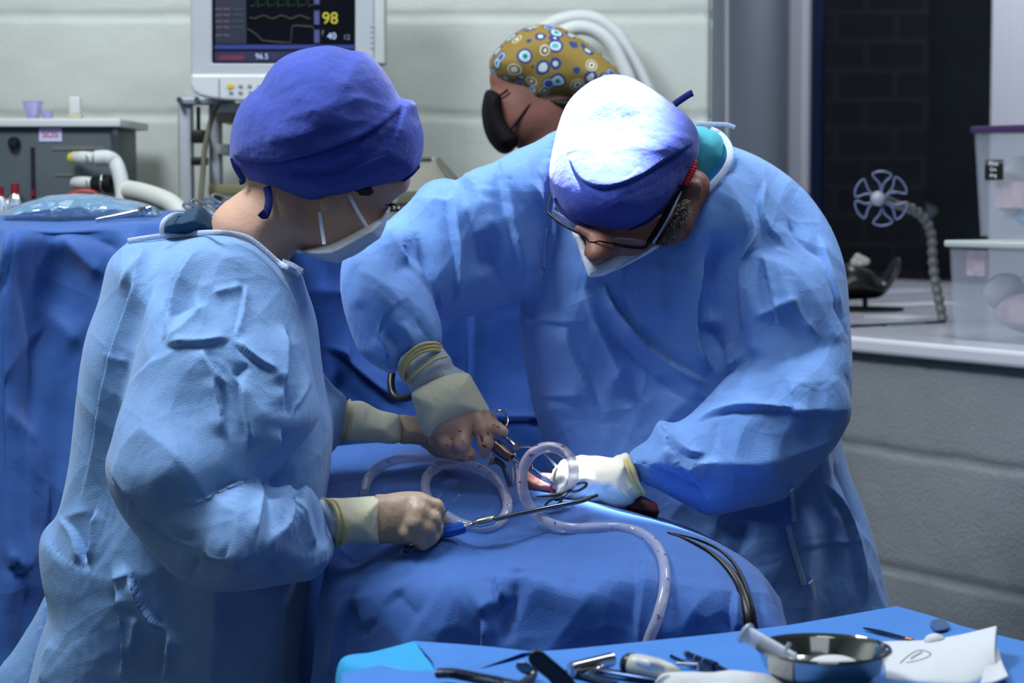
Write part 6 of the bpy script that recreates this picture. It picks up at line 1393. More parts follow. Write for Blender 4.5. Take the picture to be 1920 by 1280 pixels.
for k_ in range(18):
    t = (k_ + 1) / 30; p = tz(826 + 190 * t, 1262 + 36 * t * t + 4 * t, .0135); b = MB(); b.box(p + np.array([0, -0.004, 0.003]), (0.0011, 0.010, 0.004)); b.build('grip_ridge', mat('gunmetal', srgb(48, 56, 66), 0.35, 0.8), i_)
i_ = inst('scalpel', 'dark slim scalpel lying behind the white paper packet', 'scalpel', 1660, 1185)
rod('handle', [(1620, 1177, .003), (1650, 1184, .003), (1690, 1194, .003), (1704, 1198, .003)], [.002, .0042, .003, .002], DST, i_, flat=0.5)
rod('blade', [(1698, 1197, .003), (1712, 1199, .003)], .0018, mat('brass', srgb(150, 100, 60), 0.3, 1.0), i_)
# ================================================================== background person
back = empty('person', floor_pt(1060, 3.72))
tag(back, 'person in the background seen from the side, patterned mustard cap and black mask', 'person', 'people in the operating room')
EC = bpy.data.materials.new('mustard_cap_with_eye_pattern'); EC.use_nodes = True; nt = EC.node_tree; bs = nt.nodes['Principled BSDF']
tc = nt.nodes.new('ShaderNodeTexCoord'); vo = nt.nodes.new('ShaderNodeTexVoronoi'); vo.inputs['Scale'].default_value = 38; vo.inputs['Randomness'].default_value = 0.8
nz = nt.nodes.new('ShaderNodeTexNoise'); nz.inputs['Scale'].default_value = 20
mxv = nt.nodes.new('ShaderNodeMix'); mxv.data_type = 'VECTOR'; mxv.inputs[0].default_value = 0.012
nt.links.new(tc.outputs['Object'], nz.inputs['Vector']); nt.links.new(tc.outputs['Object'], mxv.inputs[4]); nt.links.new(nz.outputs[1], mxv.inputs[5]); nt.links.new(mxv.outputs[1], vo.inputs['Vector'])
def ramp(stops):
    stops = [(p_ * 1.2, c_) for p_, c_ in stops]
    r = nt.nodes.new('ShaderNodeValToRGB'); r.color_ramp.interpolation = 'CONSTANT'; e = r.color_ramp.elements
    e[0].position = stops[0][0]; e[0].color = stops[0][1]; e[1].position = stops[1][0]; e[1].color = stops[1][1]
    for p_, c_ in stops[2:]: x = e.new(p_); x.color = c_
    nt.links.new(vo.outputs['Distance'], r.inputs[0]); return r
GO = srgb(128, 106, 40)
r1_ = ramp([(0, srgb(20, 40, 60)), (0.08, srgb(60, 160, 170)), (0.18, srgb(180, 190, 188)), (0.30, srgb(30, 52, 110)), (0.42, GO)])
r2_ = ramp([(0, srgb(40, 40, 60)), (0.09, srgb(196, 190, 162)), (0.22, srgb(60, 50, 60)), (0.28, srgb(180, 174, 140)), (0.36, GO)])
r3_ = ramp([(0, srgb(170, 172, 184)), (0.07, srgb(60, 66, 130)), (0.24, srgb(130, 160, 190)), (0.33, srgb(70, 60, 40)), (0.38, GO)])
sep = nt.nodes.new('ShaderNodeSeparateColor'); nt.links.new(vo.outputs['Color'], sep.inputs[0])
def gtn(v):
    m_ = nt.nodes.new('ShaderNodeMath'); m_.operation = 'GREATER_THAN'; m_.inputs[1].default_value = v; nt.links.new(sep.outputs[0], m_.inputs[0]); return m_
def mixc(f_, a_, b_):
    m_ = nt.nodes.new('ShaderNodeMix'); m_.data_type = 'RGBA'; nt.links.new(f_, m_.inputs[0]); nt.links.new(a_, m_.inputs[6]); nt.links.new(b_, m_.inputs[7]); return m_.outputs[2]
colr = mixc(gtn(.4).outputs[0], r1_.outputs[0], r2_.outputs[0]); colr = mixc(gtn(.7).outputs[0], colr, r3_.outputs[0]); nt.links.new(colr, bs.inputs['Base Color']); bs.inputs['Roughness'].default_value = 0.8
s = Solid((-0.30, 3.50, 0.0), (0.50, 4.0, 1.72), 0.010)
p = at(1090, 700, 3.74); leg_solid(s, p[0], 3.76, 0.9, 0.07, 0.08)
s.chain([at(1090, 900, 3.76), at(1085, 620, 3.76), at(1080, 420, 3.76)], [0.12, 0.12, 0.11], 0.05)
s.chain([at(1080, 400, 3.76), at(1060, 300, 3.75), at(1045, 220, 3.74)], [0.10, 0.058, 0.055], 0.04)
for sg in (-1, 1): s.chain([at(1080, 400, 3.76 + sg * .12), at(1040, 560, 3.76 + sg * .18), at(960, 700, 3.76 + sg * .12)], [0.05, 0.042, 0.03], 0.03)
V, Q = s.mesh(2); bb = obj('body', V, Q, SKIN_T, back)
f = Solid(at(880, 330, 3.74) - np.array([0, .12, 0]), at(1180, 30, 3.74) + np.array([0, .12, 0]), 0.004)
f.puff([(924, 130), (918, 150), (920, 165), (912, 178), (912, 200), (916, 225), (930, 255), (965, 275), (1000, 280), (1040, 270), (1090, 240), (1110, 180), (1060, 110), (980, 90)], 3.74, 0.062, 0.065)
f.puff([(985, 200), (1000, 250), (985, 290), (1010, 340), (1110, 340), (1120, 260), (1100, 190)], 3.74, 0.055, 0.055, 0.02)
V2, Q2 = f.mesh(2); merge(bb, V2, Q2)
s = Solid(at(1010, 260, 3.70) - np.array([0, .08, 0]), at(1110, 150, 3.70) + np.array([0, .14, 0]), 0.004)
s.puff([(1010, 185), (1060, 180), (1100, 185), (1095, 225), (1075, 235), (1058, 215), (1035, 205)], 3.73, 0.078, 0.03)
V, Q = s.mesh(1); c = Cloth(V, Q, 0); c.noise(0.01, 0.002, 4); c.done('hair', HAIR, back)
s = Solid(at(890, 260, 3.74) - np.array([0, .14, 0]), at(1190, 20, 3.74) + np.array([0, .14, 0]), 0.0045)
s.puff([(917, 128), (920, 108), (932, 92), (950, 74), (978, 55), (1012, 46), (1045, 49), (1078, 66), (1110, 88), (1140, 112), (1165, 142), (1160, 170), (1120, 190), (1080, 194), (1041, 195), (1012, 200), (992, 194), (980, 178), (950, 166), (930, 150)], 3.74, 0.092, 0.055, power=2.1)
V, Q = s.mesh(2); c = Cloth(V, Q, 1); c.noise(0.06, 0.003, 3); c.done('patterned_cap', EC, back)
s = Solid(at(890, 300, 3.74) - np.array([0, .10, 0]), at(975, 150, 3.74) + np.array([0, .10, 0]), 0.0035)
s.puff([(914, 168), (942, 178), (946, 205), (954, 228), (966, 246), (974, 262), (960, 284), (940, 288), (920, 270), (908, 245), (903, 215), (905, 190)], 3.74, 0.080, 0.022)
V, Q = s.mesh(1); mk = obj('face_mask', V, Q, BLACKF, back)
b = MB(); b.tube(pxs([(957, 244, 3.685), (972, 225, 3.68), (985, 207, 3.678), (995, 194, 3.68)]), 0.0022, 8, smooth=3); b.build('ear_loop', BLACKF, mk)
b = MB(); b.tube(pxs([(932, 182, 3.69), (942, 176, 3.683), (952, 168, 3.68)]), 0.0022, 8, smooth=3); b.build('ear_loop', BLACKF, mk)
s = Solid((-0.32, 3.48, 0.42), (0.52, 4.02, 1.42), 0.012)
s.chain([at(1095, 1300, 3.76), at(1090, 900, 3.76), at(1080, 440, 3.76)], [0.20, 0.17, 0.15], 0.05)
for sg in (-1, 1): s.chain([at(1080, 420, 3.76 + sg * .12), at(1040, 560, 3.76 + sg * .18), at(975, 680, 3.76 + sg * .12)], [0.075, 0.068, 0.05], 0.03)
V, Q = s.mesh(1); c = Cloth(V, Q, 0); c.noise(0.15, 0.01, 3); c.done('scrub_shirt', TEAL, back)

# ================================================================== patient monitor on its stand
GREY = mat('light_grey_plastic', srgb(160, 165, 171), 0.45); WPL = mat('white_housing', srgb(190, 193, 193), 0.35)
mo = empty('patient_monitor', at(530, 150, 3.95)); tag(mo, 'patient monitor with dark vital-signs screen and curved white button panel', 'monitor')
MY = 3.95
def pbox(name, x0, y0, x1, y1, Y, dep, m, par=None, bev=0.004):
    a = at(x0, y0, Y); c_ = at(x1, y1, Y); b = MB()
    b.box(((a[0] + c_[0]) / 2, Y + dep / 2, (a[2] + c_[2]) / 2), (abs(c_[0] - a[0]), dep, abs(a[2] - c_[2])), bevel=bev)
    return b.build(name, m, par, sharp=25)
# housing with an opening for the screen
for (x0, y0, x1, y1) in ((357, -150, 400, 138), (664, -150, 702, 138), (400, 118, 664, 138), (400, -150, 664, -130)):
    pass
b = MB(); f0 = [(357, -150), (702, -150), (702, 140), (357, 140)]; f1 = [(398, -122), (666, -122), (666, 119), (398, 119)]
A_ = [at(x, y, MY) for x, y in f0]; B_ = [at(x, y, MY - .002) for x, y in f1]; D_ = [at(x, y, MY + .014) - np.array([0, 0, 0]) for x, y in f1]; E_ = [p + np.array([0, .09, 0]) for p in A_]
VV = A_ + B_ + D_ + E_; FF = []
for i in range(4):
    j = (i + 1) % 4
    FF += [(i, j, 4 + j, 4 + i), (4 + i, 4 + j, 8 + j, 8 + i), (i, 12 + i, 12 + j, j)]
FF.append((12, 13, 14, 15)); b.add(VV, FF); o = b.build('housing', GREY, mo, smooth=False); q = o.modifiers.new('rounded', 'BEVEL'); q.width = .004; q.segments = 2
scr = pbox('screen', 398, -122, 666, 119, MY + .012, .006, mat('screen_black', srgb(7, 9, 16), 0.15, emit=(srgb(12, 14, 26), 0.3)), mo, 0)
def em(nm, c_, e): return mat(nm, srgb(*c_), 0.5, emit=(srgb(*c_), e))
def strip(name, x0, y0, x1, y1, m, par=scr, off=0.0): return pbox(name, x0, y0, x1, y1, MY + .0105 - off, .0015, m, par, 0)
strip('side_column', 402, -120, 462, 82, em('screen_navy', (12, 18, 42), .3)); strip('status_bar', 402, 84, 664, 92, em('screen_blue', (26, 40, 104), .35)); strip('lower_bar', 402, 96, 664, 116, em('screen_navy2', (16, 20, 56), .35))
for y in (17, 28, 40, 51, 66):
    for x in (404, 419): strip('readout_row', x, y - 1.5, x + 12, y + 1.5, em('screen_dim_grey', (70, 66, 74), .3), off=.001)
    if y < 60: strip('readout_row', 437, y - 2, 456, y + 2, em('screen_teal', (18, 46, 46), .4), off=.001)
strip('alarm_row', 410, 104, 458, 112, em('screen_dark_red', (90, 18, 44), .4), off=.001)
strip('divider', 589, -10, 599, 8, em('screen_slate', (48, 56, 100), .5), off=.001); strip('divider', 589, 20, 599, 46, em('screen_slate', (48, 56, 100), .5), off=.001); strip('divider', 589, 56, 599, 80, em('screen_slate', (48, 56, 100), .5), off=.001)
def trace(name, pts, r, m): b = MB(); b.tube([at(x, y, MY + .0095) for x, y in pts], r, 6); return b.build(name, m, scr)
trace('ecg_trace', [(470, 12)] + [q for k_ in range(6) for q in ((478 + 19 * k_, 10), (481 + 19 * k_, -14), (484 + 19 * k_, 14), (487 + 19 * k_, 10))] + [(588, 10)], .0008, em('screen_green', (26, 54, 24), .3))
trace('pulse_trace', [(468 + 6 * k_, 32 + 3 * math.sin(k_ * 1.1)) for k_ in range(20)], .001, em('screen_olive', (50, 46, 24), .25))
trace('gas_trace', [(464, 54), (474, 60), (482, 66), (492, 76), (520, 79), (545, 80), (548, 50), (552, 48), (585, 50), (588, 54)], .0012, em('screen_brown_grey', (44, 42, 42), .4))
def text(body, px, py, Y, size, m, par, name='digits', rot=(math.pi / 2, 0, 0)):
    cu = bpy.data.curves.new(name, 'FONT'); cu.body = body; cu.size = size; cu.extrude = 0.0004; cu.align_x = 'CENTER'; cu.align_y = 'CENTER'
    t = bpy.data.objects.new(name, cu); COL.objects.link(t); t.location = tuple(at(px, py, Y)); t.rotation_euler = rot
    bpy.context.view_layer.update()
    me = bpy.data.meshes.new_from_object(t.evaluated_get(bpy.context.evaluated_depsgraph_get()))
    o = bpy.data.objects.new(name, me); COL.objects.link(o); o.matrix_world = t.matrix_world.copy(); o.location = t.location; o.rotation_euler = t.rotation_euler
    bpy.data.objects.remove(t); me.materials.clear(); me.materials.append(m)
    if par: attach(o, par)
    return o
text('98', 619, 35, MY + .009, .030, em('screen_yellow', (160, 150, 40), .45), scr)
text('40', 622, 68, MY + .009, .017, em('screen_white', (150, 160, 190), .7), scr); text('?', 605, 62, MY + .009, .014, em('screen_grey', (90, 94, 104), .9), scr)
text('12', 650, 70, MY + .009, .013, em('screen_grey', (90, 94, 104), .9), scr); text('96.5', 491, 106, MY + .009, .014, em('screen_white', (150, 160, 190), .7), scr); text('21', 516, 106, MY + .009, .011, em('screen_dim_grey', (46, 44, 50), .3), scr)
# white control panel with rounded left end
poly = [(357, 138), (357, 160), (362, 172), (375, 180), (396, 185), (420, 188), (480, 192), (600, 196), (706, 196), (706, 138)]
b = MB(); b.prism(poly, .06, lambda u, v, w: at(u, v, MY - .03 + w)); cp_ = b.build('control_panel', WPL, mo, smooth=False); q = cp_.modifiers.new('rounded', 'BEVEL'); q.width = .006; q.segments = 3
def btn(x, y, rx, m, nm='button'): b = MB(); b.tube([at(x, y, MY - .030), at(x, y, MY - .0335)], rx, 16, flat=.7); return b.build(nm, m, cp_)
btn(432, 161, .0062, mat('yellow_button', srgb(222, 180, 20), 0.4))
for x, y in ((451, 161), (468, 161), (433, 173), (451, 173), (470, 173), (486, 162), (488, 174)): btn(x, y, .0038, mat('grey_button', srgb(128, 134, 138), 0.5))
b = MB(); a = at(412, 150, MY - .031); b.tube([at(411, 148, MY - .031), at(411, 186, MY - .031)], .001, 6); b.build('panel_seam', mat('grey_button', srgb(128, 134, 138), 0.5), cp_)
b = MB()
for k_ in range(5): text('MEDIC'[k_] if False else '|', 699, 50 + 10 * k_, MY - .001, .010, mat('grey_button', srgb(128, 134, 138), 0.5), mo, 'side_marking', (math.pi / 2, math.pi / 2, 0))
# side casting right of the screen
pbox('speaker_cheek', 690, -140, 722, 120, MY + .004, .07, mat('pale_grey_plastic', srgb(176, 182, 180), 0.5), mo)

st_ = empty('equipment_stand', at(370, 300, 4.05)); tag(st_, 'grey aluminium equipment stand under the monitor with black clamps', 'stand')
ALU = mat('satin_aluminium', srgb(158, 164, 170), 0.4, 0.4)
for nm, x0, x1, Y in (('upright', 332, 358, 4.06), ('upright', 390, 412, 4.08)):
    a = at(x0, 181, Y); c_ = at(x1, 181, Y); b = MB(); zc = a[2] / 2; b.box(((a[0] + c_[0]) / 2, Y + .02, zc), (c_[0] - a[0], .035, a[2]), bevel=.004); b.build(nm, ALU, st_)
pbox('top_bracket', 334, 181, 430, 196, 4.05, .05, ALU, st_)
for x in (336, 369): b = MB(); b.tube([at(x, 187, 4.045), at(x, 187, 4.03)], .0055, 14); b.build('bolt', STEEL, st_)
pbox('clamp', 357, 243, 384, 268, 4.03, .04, BLACK, st_); pbox('clamp', 357, 294, 386, 310, 4.03, .04, BLACK, st_)
b = MB(); b.tube([at(372, 200, 4.04), at(372, 246, 4.04)], .004, 10); b.build('clamp_screw', BLACK, st_)
pbox('shelf', 404, 192, 470, 212, 4.06, .22, WPL, st_); pbox('shelf_edge', 404, 212, 470, 229, 4.062, .20, mat('beige_shelf_edge', srgb(150, 140, 116), 0.5), st_)
pbox('shelf', 404, 270, 480, 290, 4.06, .2, mat('pale_grey_plastic', srgb(176, 182, 180), 0.5), st_)
pbox('shelf', 390, 345, 520, 366, 4.04, .2, mat('olive_shelf', srgb(120, 118, 84), 0.5), st_)
b = MB(); b.tube(pxs([(440, 188, 3.98), (415, 190, 3.985), (402, 208, 4.0), (392, 240, 4.0), (384, 280, 4.0), (380, 330, 4.0), (376, 380, 4.0), (374, 440, 4.02)]), .0052, 12, smooth=5)
tag(b.build('monitor_cable', mat('khaki_cable', srgb(112, 108, 92), 0.6)), 'khaki cable hanging from the monitor in front of the aluminium stand', 'cable')

# ================================================================== anaesthesia unit at far left
an = empty('anaesthesia_machine', at(110, 330, 3.98)); tag(an, 'dark grey anaesthesia machine with white top shelf, flow tube and hose ports', 'medical machine')
DG = mat('slate_grey_panel', srgb(66, 76, 82), 0.5)
AY = 3.93
pbox('housing', -60, 238, 218, 900, AY, .26, DG, an, .004); pbox('top_shelf', -70, 222, 226, 238, AY - .015, .30, WPL, an, .003)
lab = pbox('label', 73, 240, 116, 265, AY - .002, .003, mat('lilac_label', srgb(190, 190, 222), 0.5), an, 0)
text('SOS', 94, 252, AY - .003, .017, mat('red_print', srgb(190, 60, 90), 0.5), lab)
b = MB(); b.tube([at(216, 249, AY - .002), at(216, 249, AY - .012)], .006, 14); b.build('corner_screw', STEEL, an)
pbox('flow_slot', 57, 276, 66, 370, AY - .004, .006, mat('dark_maroon_slot', srgb(30, 22, 34), 0.4), an, 0); 
b = MB(); b.tube([at(62, 356, AY - .006), at(62, 368, AY - .006)], .004, 10); b.build('flow_float', mat('dark_red', srgb(120, 20, 40), 0.4), an)
b = MB(); b.lathe([(.001, 0), (.011, 0), (.011, .012), (.007, .018), (.001, .018)], (0, 0, 0), 16, Matrix.Rotation(math.pi / 2, 3, 'X')); o = b.build('black_knob', BLACK, an); o.matrix_parent_inverse = Matrix.Identity(4); p = at(28, 268, AY) - np.array(an.location); o.location = tuple(p)
for x, y in ((28, 276),): b = MB(); b.tube([at(x, y, AY - .002), at(x, y, AY - .008)], .006, 12, flat=.6); b.build('knob_base', STEEL, an)
for x, y0, y1 in ((28, 344, 364), (-1, 350, 368)):
    b = MB(); b.tube([at(x, y0, AY - .03), at(x, y1, AY - .03)], [.0075, .0085], 16); b.build('red_dial', mat('dark_red', srgb(120, 20, 40), 0.4), an)
    b = MB(); b.tube([at(x, y1, AY - .03), at(x, y1 + 14, AY - .03), at(x, y1 + 34, AY - .03)], [.010, .016, .018], 16); b.build('chrome_dial', STEEL, an)
pbox('model_strip', 98, 274, 196, 281, AY - .002, .003, mat('faint_strip', srgb(96, 102, 96), 0.5), an, 0); pbox('model_strip', 104, 325, 150, 330, AY - .002, .003, mat('faint_strip', srgb(96, 102, 96), 0.5), an, 0)
YB = mat('yellow_plastic', srgb(214, 196, 40), 0.4); GP = mat('green_print', srgb(80, 150, 110), 0.5)
def hport(x, y, yel):
    b = MB(); b.tube(pxs([(x + 8, y, 3.90), (x + 22, y, 3.885), (x + 44, y + 1, 3.88)]), [.011, .0125, .0115], 20, smooth=3); o = b.build('hose_port', WPL, an)
    if yel: b = MB(); b.tube(pxs([(x - 1, y, 3.905), (x + 8, y, 3.90)]), [.009, .0122], 20); b.build('yellow_collar', YB, an)
    text('2' if yel else '3', x + 29, y, 3.868, .014, GP, o, 'port_number')
hport(133, 296, True); hport(133, 343, False)
b = MB(); b.tube(pxs([(176, 343, 3.88), (196, 344, 3.87), (214, 345, 3.86)]), [.013, .017, .017], 20, smooth=3); b.build('black_port', BLACK, an)
b = MB(); P_ = [at(192 + 3 * math.cos(t), 343 + 17 * math.sin(t), 3.86 + .012 * math.cos(t)) for t in np.linspace(0, 2 * math.pi, 24, endpoint=False)]; b.tube(P_, .0022, 8, closed=True); b.build('port_ring', STEEL, an)
b = MB(); P_, _ = spline(pxs([(178, 297, 3.87), (200, 296, 3.87), (214, 303, 3.87), (222, 320, 3.86), (228, 345, 3.85), (231, 372, 3.84), (232, 420, 3.84)]), 14)
b.tube(P_, [.0135 + .0009 * (k_ % 2) for k_ in range(len(P_))], 20); tag(b.build('breathing_hose', mat('white_hose', srgb(196, 200, 200), 0.5)), 'white hose bending down from the upper port with the yellow collar', 'hose')
b = MB(); P_, _ = spline(pxs([(240, 356, 3.80), (262, 360, 3.78), (290, 368, 3.76), (318, 380, 3.74), (336, 396, 3.72), (345, 412, 3.72)]), 14)
b.tube(P_, [.0165 + .0008 * (k_ % 2) for k_ in range(len(P_))], 20); tag(b.build('breathing_hose', mat('cream_hose', srgb(186, 188, 180), 0.5)), 'wide cream hose sloping down to the right towards the neck of the assistant', 'hose')
b = MB(); b.tube(pxs([(130, 366, 3.86), (150, 360, 3.86), (170, 360, 3.86), (182, 366, 3.86)]), .006, 12, smooth=3); b.build('red_lever', mat('red_paint', srgb(140, 40, 36), 0.4), an)
# cups and bottle on the top shelf
LIL = mat('lilac_clear_plastic', srgb(184, 176, 222), 0.15, trans=0.5, alpha=0.6)
def cup(name, label, x, y, r0, r1, h_, rz=0.0, grp=None):
    p = at(x, y, AY + .05); b = MB(); b.lathe([(.001, 0), (r0, 0), (r1, h_), (r1 - .0015, h_), (r0 - .0015, .002), (.001, .002)], p, 28); o = b.build(name, LIL); tag(o, label, 'cup', grp); return o
cup('measuring_cup', 'tall lilac clear cup tapering downward on the machine shelf', 62, 224, .011, .020, .034); cup('measuring_cup', 'small lilac clear cup at right of the tall one on the machine shelf', 89, 224, .009, .012, .016)
bo = empty('bottle', at(139, 224, AY + .05)); tag(bo, 'small white squared bottle standing on the machine shelf', 'bottle')
pbox('bottle_body', 129, 181, 150, 214, AY + .04, .018, WPL, bo, .002); pbox('bottle_foot', 127, 214, 152, 226, AY + .038, .02, mat('ochre_foot', srgb(176, 170, 140), 0.5), bo, .002)

# blue plastic bag with instruments on the instrument table
BAG = mat('thin_blue_plastic', srgb(138, 178, 206), 0.06, trans=0.3, alpha=0.7, coat=1.0)
s = Solid(at(0, 440, 3.38) - np.array([0.02, .14, 0]), at(312, 350, 3.38) + np.array([0.02, .14, 0.01]), 0.0045)
s.puff([(8, 404), (20, 390), (48, 378), (90, 366), (130, 362), (180, 363), (220, 370), (262, 378), (290, 388), (300, 400), (292, 412), (240, 416), (150, 420), (60, 424), (25, 420)], 3.38, 0.09, 0.05, power=2.0)
V, Q = s.mesh(2); c = Cloth(V, Q, 1); c.noise(0.05, 0.005, 91, (.7, 1, 1.5)).panels(0.05, 0.028, 92, (.6, 1, 1.6)).panels(0.02, 0.009, 93).noise(0.009, 0.0012, 93)
tag(c.done('instrument_bag', BAG), 'crinkled light blue plastic bag lying on the instrument table', 'bag')
i_ = empty('surgical_tool', at(250, 395, 3.28)); tag(i_, 'long steel tool lying on the front of the blue plastic bag', 'surgical tool')
b = MB(); b.tube(pxs([(180, 412, 3.27), (225, 404, 3.27), (262, 396, 3.27), (284, 390, 3.27)]), [.003, .0045, .005, .005], 12, smooth=4); b.build('shaft', STEEL, i_)
b = MB(); b.lathe([(.001, -.008), (.006, -.006), (.0075, 0), (.006, .006), (.001, .008)], at(266, 395, 3.262), 20); b.build('hub', STEEL, i_)
for (cx, cy, lb) in ((364, 386, 'steel scissor handles at left behind the collar of the assistant'), (404, 376, 'steel scissor handles at right behind the neck of the assistant')):
    i_ = empty('scissors', at(cx, cy, 3.42)); tag(i_, lb, 'scissors')
    for k_, (ox, oy) in enumerate(((-6, 3), (8, -4))):
        q = MB(); q.tube([at(cx + ox + 15 * math.cos(t) * .93 - 6 * math.sin(t) * .35, cy + oy + 15 * math.cos(t) * .35 + 6 * math.sin(t) * .93, 3.42 + .012 * k_) for t in np.linspace(0, 2 * math.pi, 26, endpoint=False)], .0024, 10, closed=True); q.build('finger_ring', STEEL, i_)
        q = MB(); q.tube(pxs([(cx + ox + 14, cy + oy + 6, 3.42 + .012 * k_), (cx + 44, cy + 22, 3.43)]), .0024, 10); q.build('shank', STEEL, i_)
s = Solid(at(305, 425, 3.34) - np.array([0.0, .05, 0]), at(370, 385, 3.34) + np.array([0.0, .05, 0.0]), 0.004)
s.puff([(308, 416), (318, 402), (335, 396), (352, 400), (362, 412), (350, 422), (320, 424)], 3.34, .03, .02); V, Q = s.mesh(1)
tag(obj('rubber_bulb', V, Q, mat('dark_rubber', srgb(30, 30, 32), 0.6)), 'black rubber bulb lying on the drape behind the collar of the assistant', 'rubber bulb')
# small clear vials at the extreme left
for x, lb in ((4, 'clear glass vial at the very left edge in front of the machine'), (30, 'chrome-topped vial just left of the blue plastic bag')):
    b = MB(); p = at(x, 408, 3.5); b.lathe([(.001, 0), (.011, 0), (.012, .02), (.007, .026), (.007, .032), (.001, .032)], p, 24); tag(b.build('vial', mat('clear_glass', srgb(225, 232, 240), 0.05, trans=0.7, alpha=0.7)), lb, 'vial')

# beige printer-like device between the two heads
cr_ = MB(); cr_.box((at(805, 470, 3.96)[0], 3.96, at(805, 470, 3.96)[2] / 2), (.16, .18, at(805, 470, 3.96)[2]), bevel=.004); tag(cr_.build('equipment_cart', mat('olive_cart', srgb(120, 122, 108), .5), smooth=False), 'cart under the beige desktop device, mostly hidden behind the surgeon', 'cart')
pr = empty('medical_device', at(810, 350, 3.95)); tag(pr, 'beige desktop device with tilted side rail between the two blue caps', 'medical device')
BG = mat('beige_plastic', srgb(166, 164, 148), 0.5)
b = MB(); b.prism([(745, 300), (800, 300), (812, 293), (850, 345), (862, 362), (862, 470), (745, 470)], .12, lambda u, v, w: at(u, v, 3.9 + w)); o = b.build('housing', BG, pr, smooth=False); q = o.modifiers.new('rounded', 'BEVEL'); q.width = .004; q.segments = 2
b = MB(); b.prism([(817, 299), (823, 294), (863, 338), (855, 345)], .14, lambda u, v, w: at(u, v, 3.88 + w)); b.build('tilted_rail', mat('olive_grey', srgb(112, 114, 98), 0.5), pr, smooth=False)
pbox('top_vent', 780, 293, 808, 299, 3.895, .05, mat('olive_grey', srgb(112, 114, 98), 0.5), pr, .001)
pbox('lower_panel', 745, 358, 800, 384, 3.893, .02, mat('olive_dark', srgb(96, 98, 78), 0.5), pr, .001)
kp = pbox('key_strip', 728, 380, 772, 397, 3.885, .02, BLACK, pr, .004)
for k_ in range(5): b = MB(); b.tube([at(729 + 9.5 * k_, 389, 3.884), at(729 + 9.5 * k_, 389, 3.881)], .0024, 12); b.build('round_key', mat('pale_key', srgb(205, 200, 190), 0.5), kp)

# white hoses looped on the wall behind the background person
for k_, (pts, lb) in enumerate((([(1010, 62), (1040, 42), (1085, 32), (1125, 40), (1160, 68), (1185, 110), (1205, 150), (1225, 200), (1236, 260)], 'outer loop of the white hoses hanging on the wall behind the patterned cap'),
                                ([(1040, 66), (1080, 52), (1115, 58), (1145, 82), (1165, 118), (1182, 160), (1196, 220), (1205, 280)], 'inner loop of the white hoses hanging on the wall behind the patterned cap'))):
    b = MB(); P_, _ = spline(pxs([(x, y, 4.20 - .04 * k_) for x, y in pts]), 14); b.tube(P_, [.014 + .0007 * (i % 2) for i in range(len(P_))], 20)
    tag(b.build('wall_hose', mat('white_hose', srgb(196, 200, 200), 0.5)), lb, 'hose')

# ================================================================== things on the window ledge
def bin_(name, label, fl, fr, bz, tz_, depth, taper, lidm, lid_over, lid_h, contents):
    "open-walled clear box: fl, fr front bottom corners (world x, y); tapering towards the base"
    root = empty(name, (fl[0], fl[1], bz)); tag(root, label, 'storage box')
    fl = np.array(fl); fr = np.array(fr); u = (fr - fl) / np.linalg.norm(fr - fl); n_ = np.array([-u[1], u[0]])
    if n_[1] < 0: n_ = -n_
    def corner(s_, t_, k, z):   # s_,t_ in 0..1, k expansion
        c_ = fl + u * (np.linalg.norm(fr - fl) * s_ + (s_ * 2 - 1) * k) + n_ * (depth * t_ + (t_ * 2 - 1) * k); return (c_[0], c_[1], z)
    CL = mat('clear_box_plastic', srgb(196, 204, 222), 0.12, trans=0.2, alpha=0.22)
    order = ((0, 0), (1, 0), (1, 1), (0, 1))
    out_b = [corner(s_, t_, 0, bz) for s_, t_ in order]; out_t = [corner(s_, t_, taper, tz_) for s_, t_ in order]
    in_b = [corner(s_, t_, -.003, bz + .003) for s_, t_ in order]; in_t = [corner(s_, t_, taper - .003, tz_) for s_, t_ in order]
    b = MB(); VV = out_b + out_t + in_t + in_b; FF = [(0, 1, 2, 3), (12, 15, 14, 13)]
    for i in range(4):
        j = (i + 1) % 4; FF += [(i, j, 4 + j, 4 + i), (4 + i, 4 + j, 8 + j, 8 + i), (8 + i, 8 + j, 12 + j, 12 + i)]
    b.add(VV, FF); b.build('box_body', CL, root, smooth=False)
    b = MB(); lo = [corner(s_, t_, taper + lid_over, tz_) for s_, t_ in order]; hi = [corner(s_, t_, taper + lid_over, tz_ + lid_h) for s_, t_ in order]
    b.add(lo + hi, [(3, 2, 1, 0), (4, 5, 6, 7)] + [(i, (i + 1) % 4, 4 + (i + 1) % 4, 4 + i) for i in range(4)])
    o = b.build('lid', lidm, root, smooth=False); q = o.modifiers.new('rounded', 'BEVEL'); q.width = .004; q.segments = 3
    return root, corner
lb0 = on_z(1782, 636, WZ)
lb1 = lb0 + WD * 0.30
r_, cor1 = bin_('storage_box', 'lower clear storage box full of plastic bags on the window ledge', lb0[:2] + WN[:2] * .01, lb1[:2] + WN[:2] * .01, WZ + .001, on_plane(1762, 462, lb0, WN)[2], .24, .008, mat('translucent_grey_lid', srgb(176, 184, 182), 0.4), .008, .012, None)
z2 = on_plane(1762, 462, lb0, WN)[2] + .013
ub0 = on_z(1838, 443, z2); ub1 = ub0 + WD * 0.25
r2_b, cor2 = bin_('storage_box', 'upper clear storage box with purple lid and black handwritten label', ub0[:2], ub1[:2], z2, on_plane(1820, 250, ub0, WN)[2], .20, .010, mat('dark_purple_lid', srgb(62, 40, 84), 0.4), .007, .013, None)
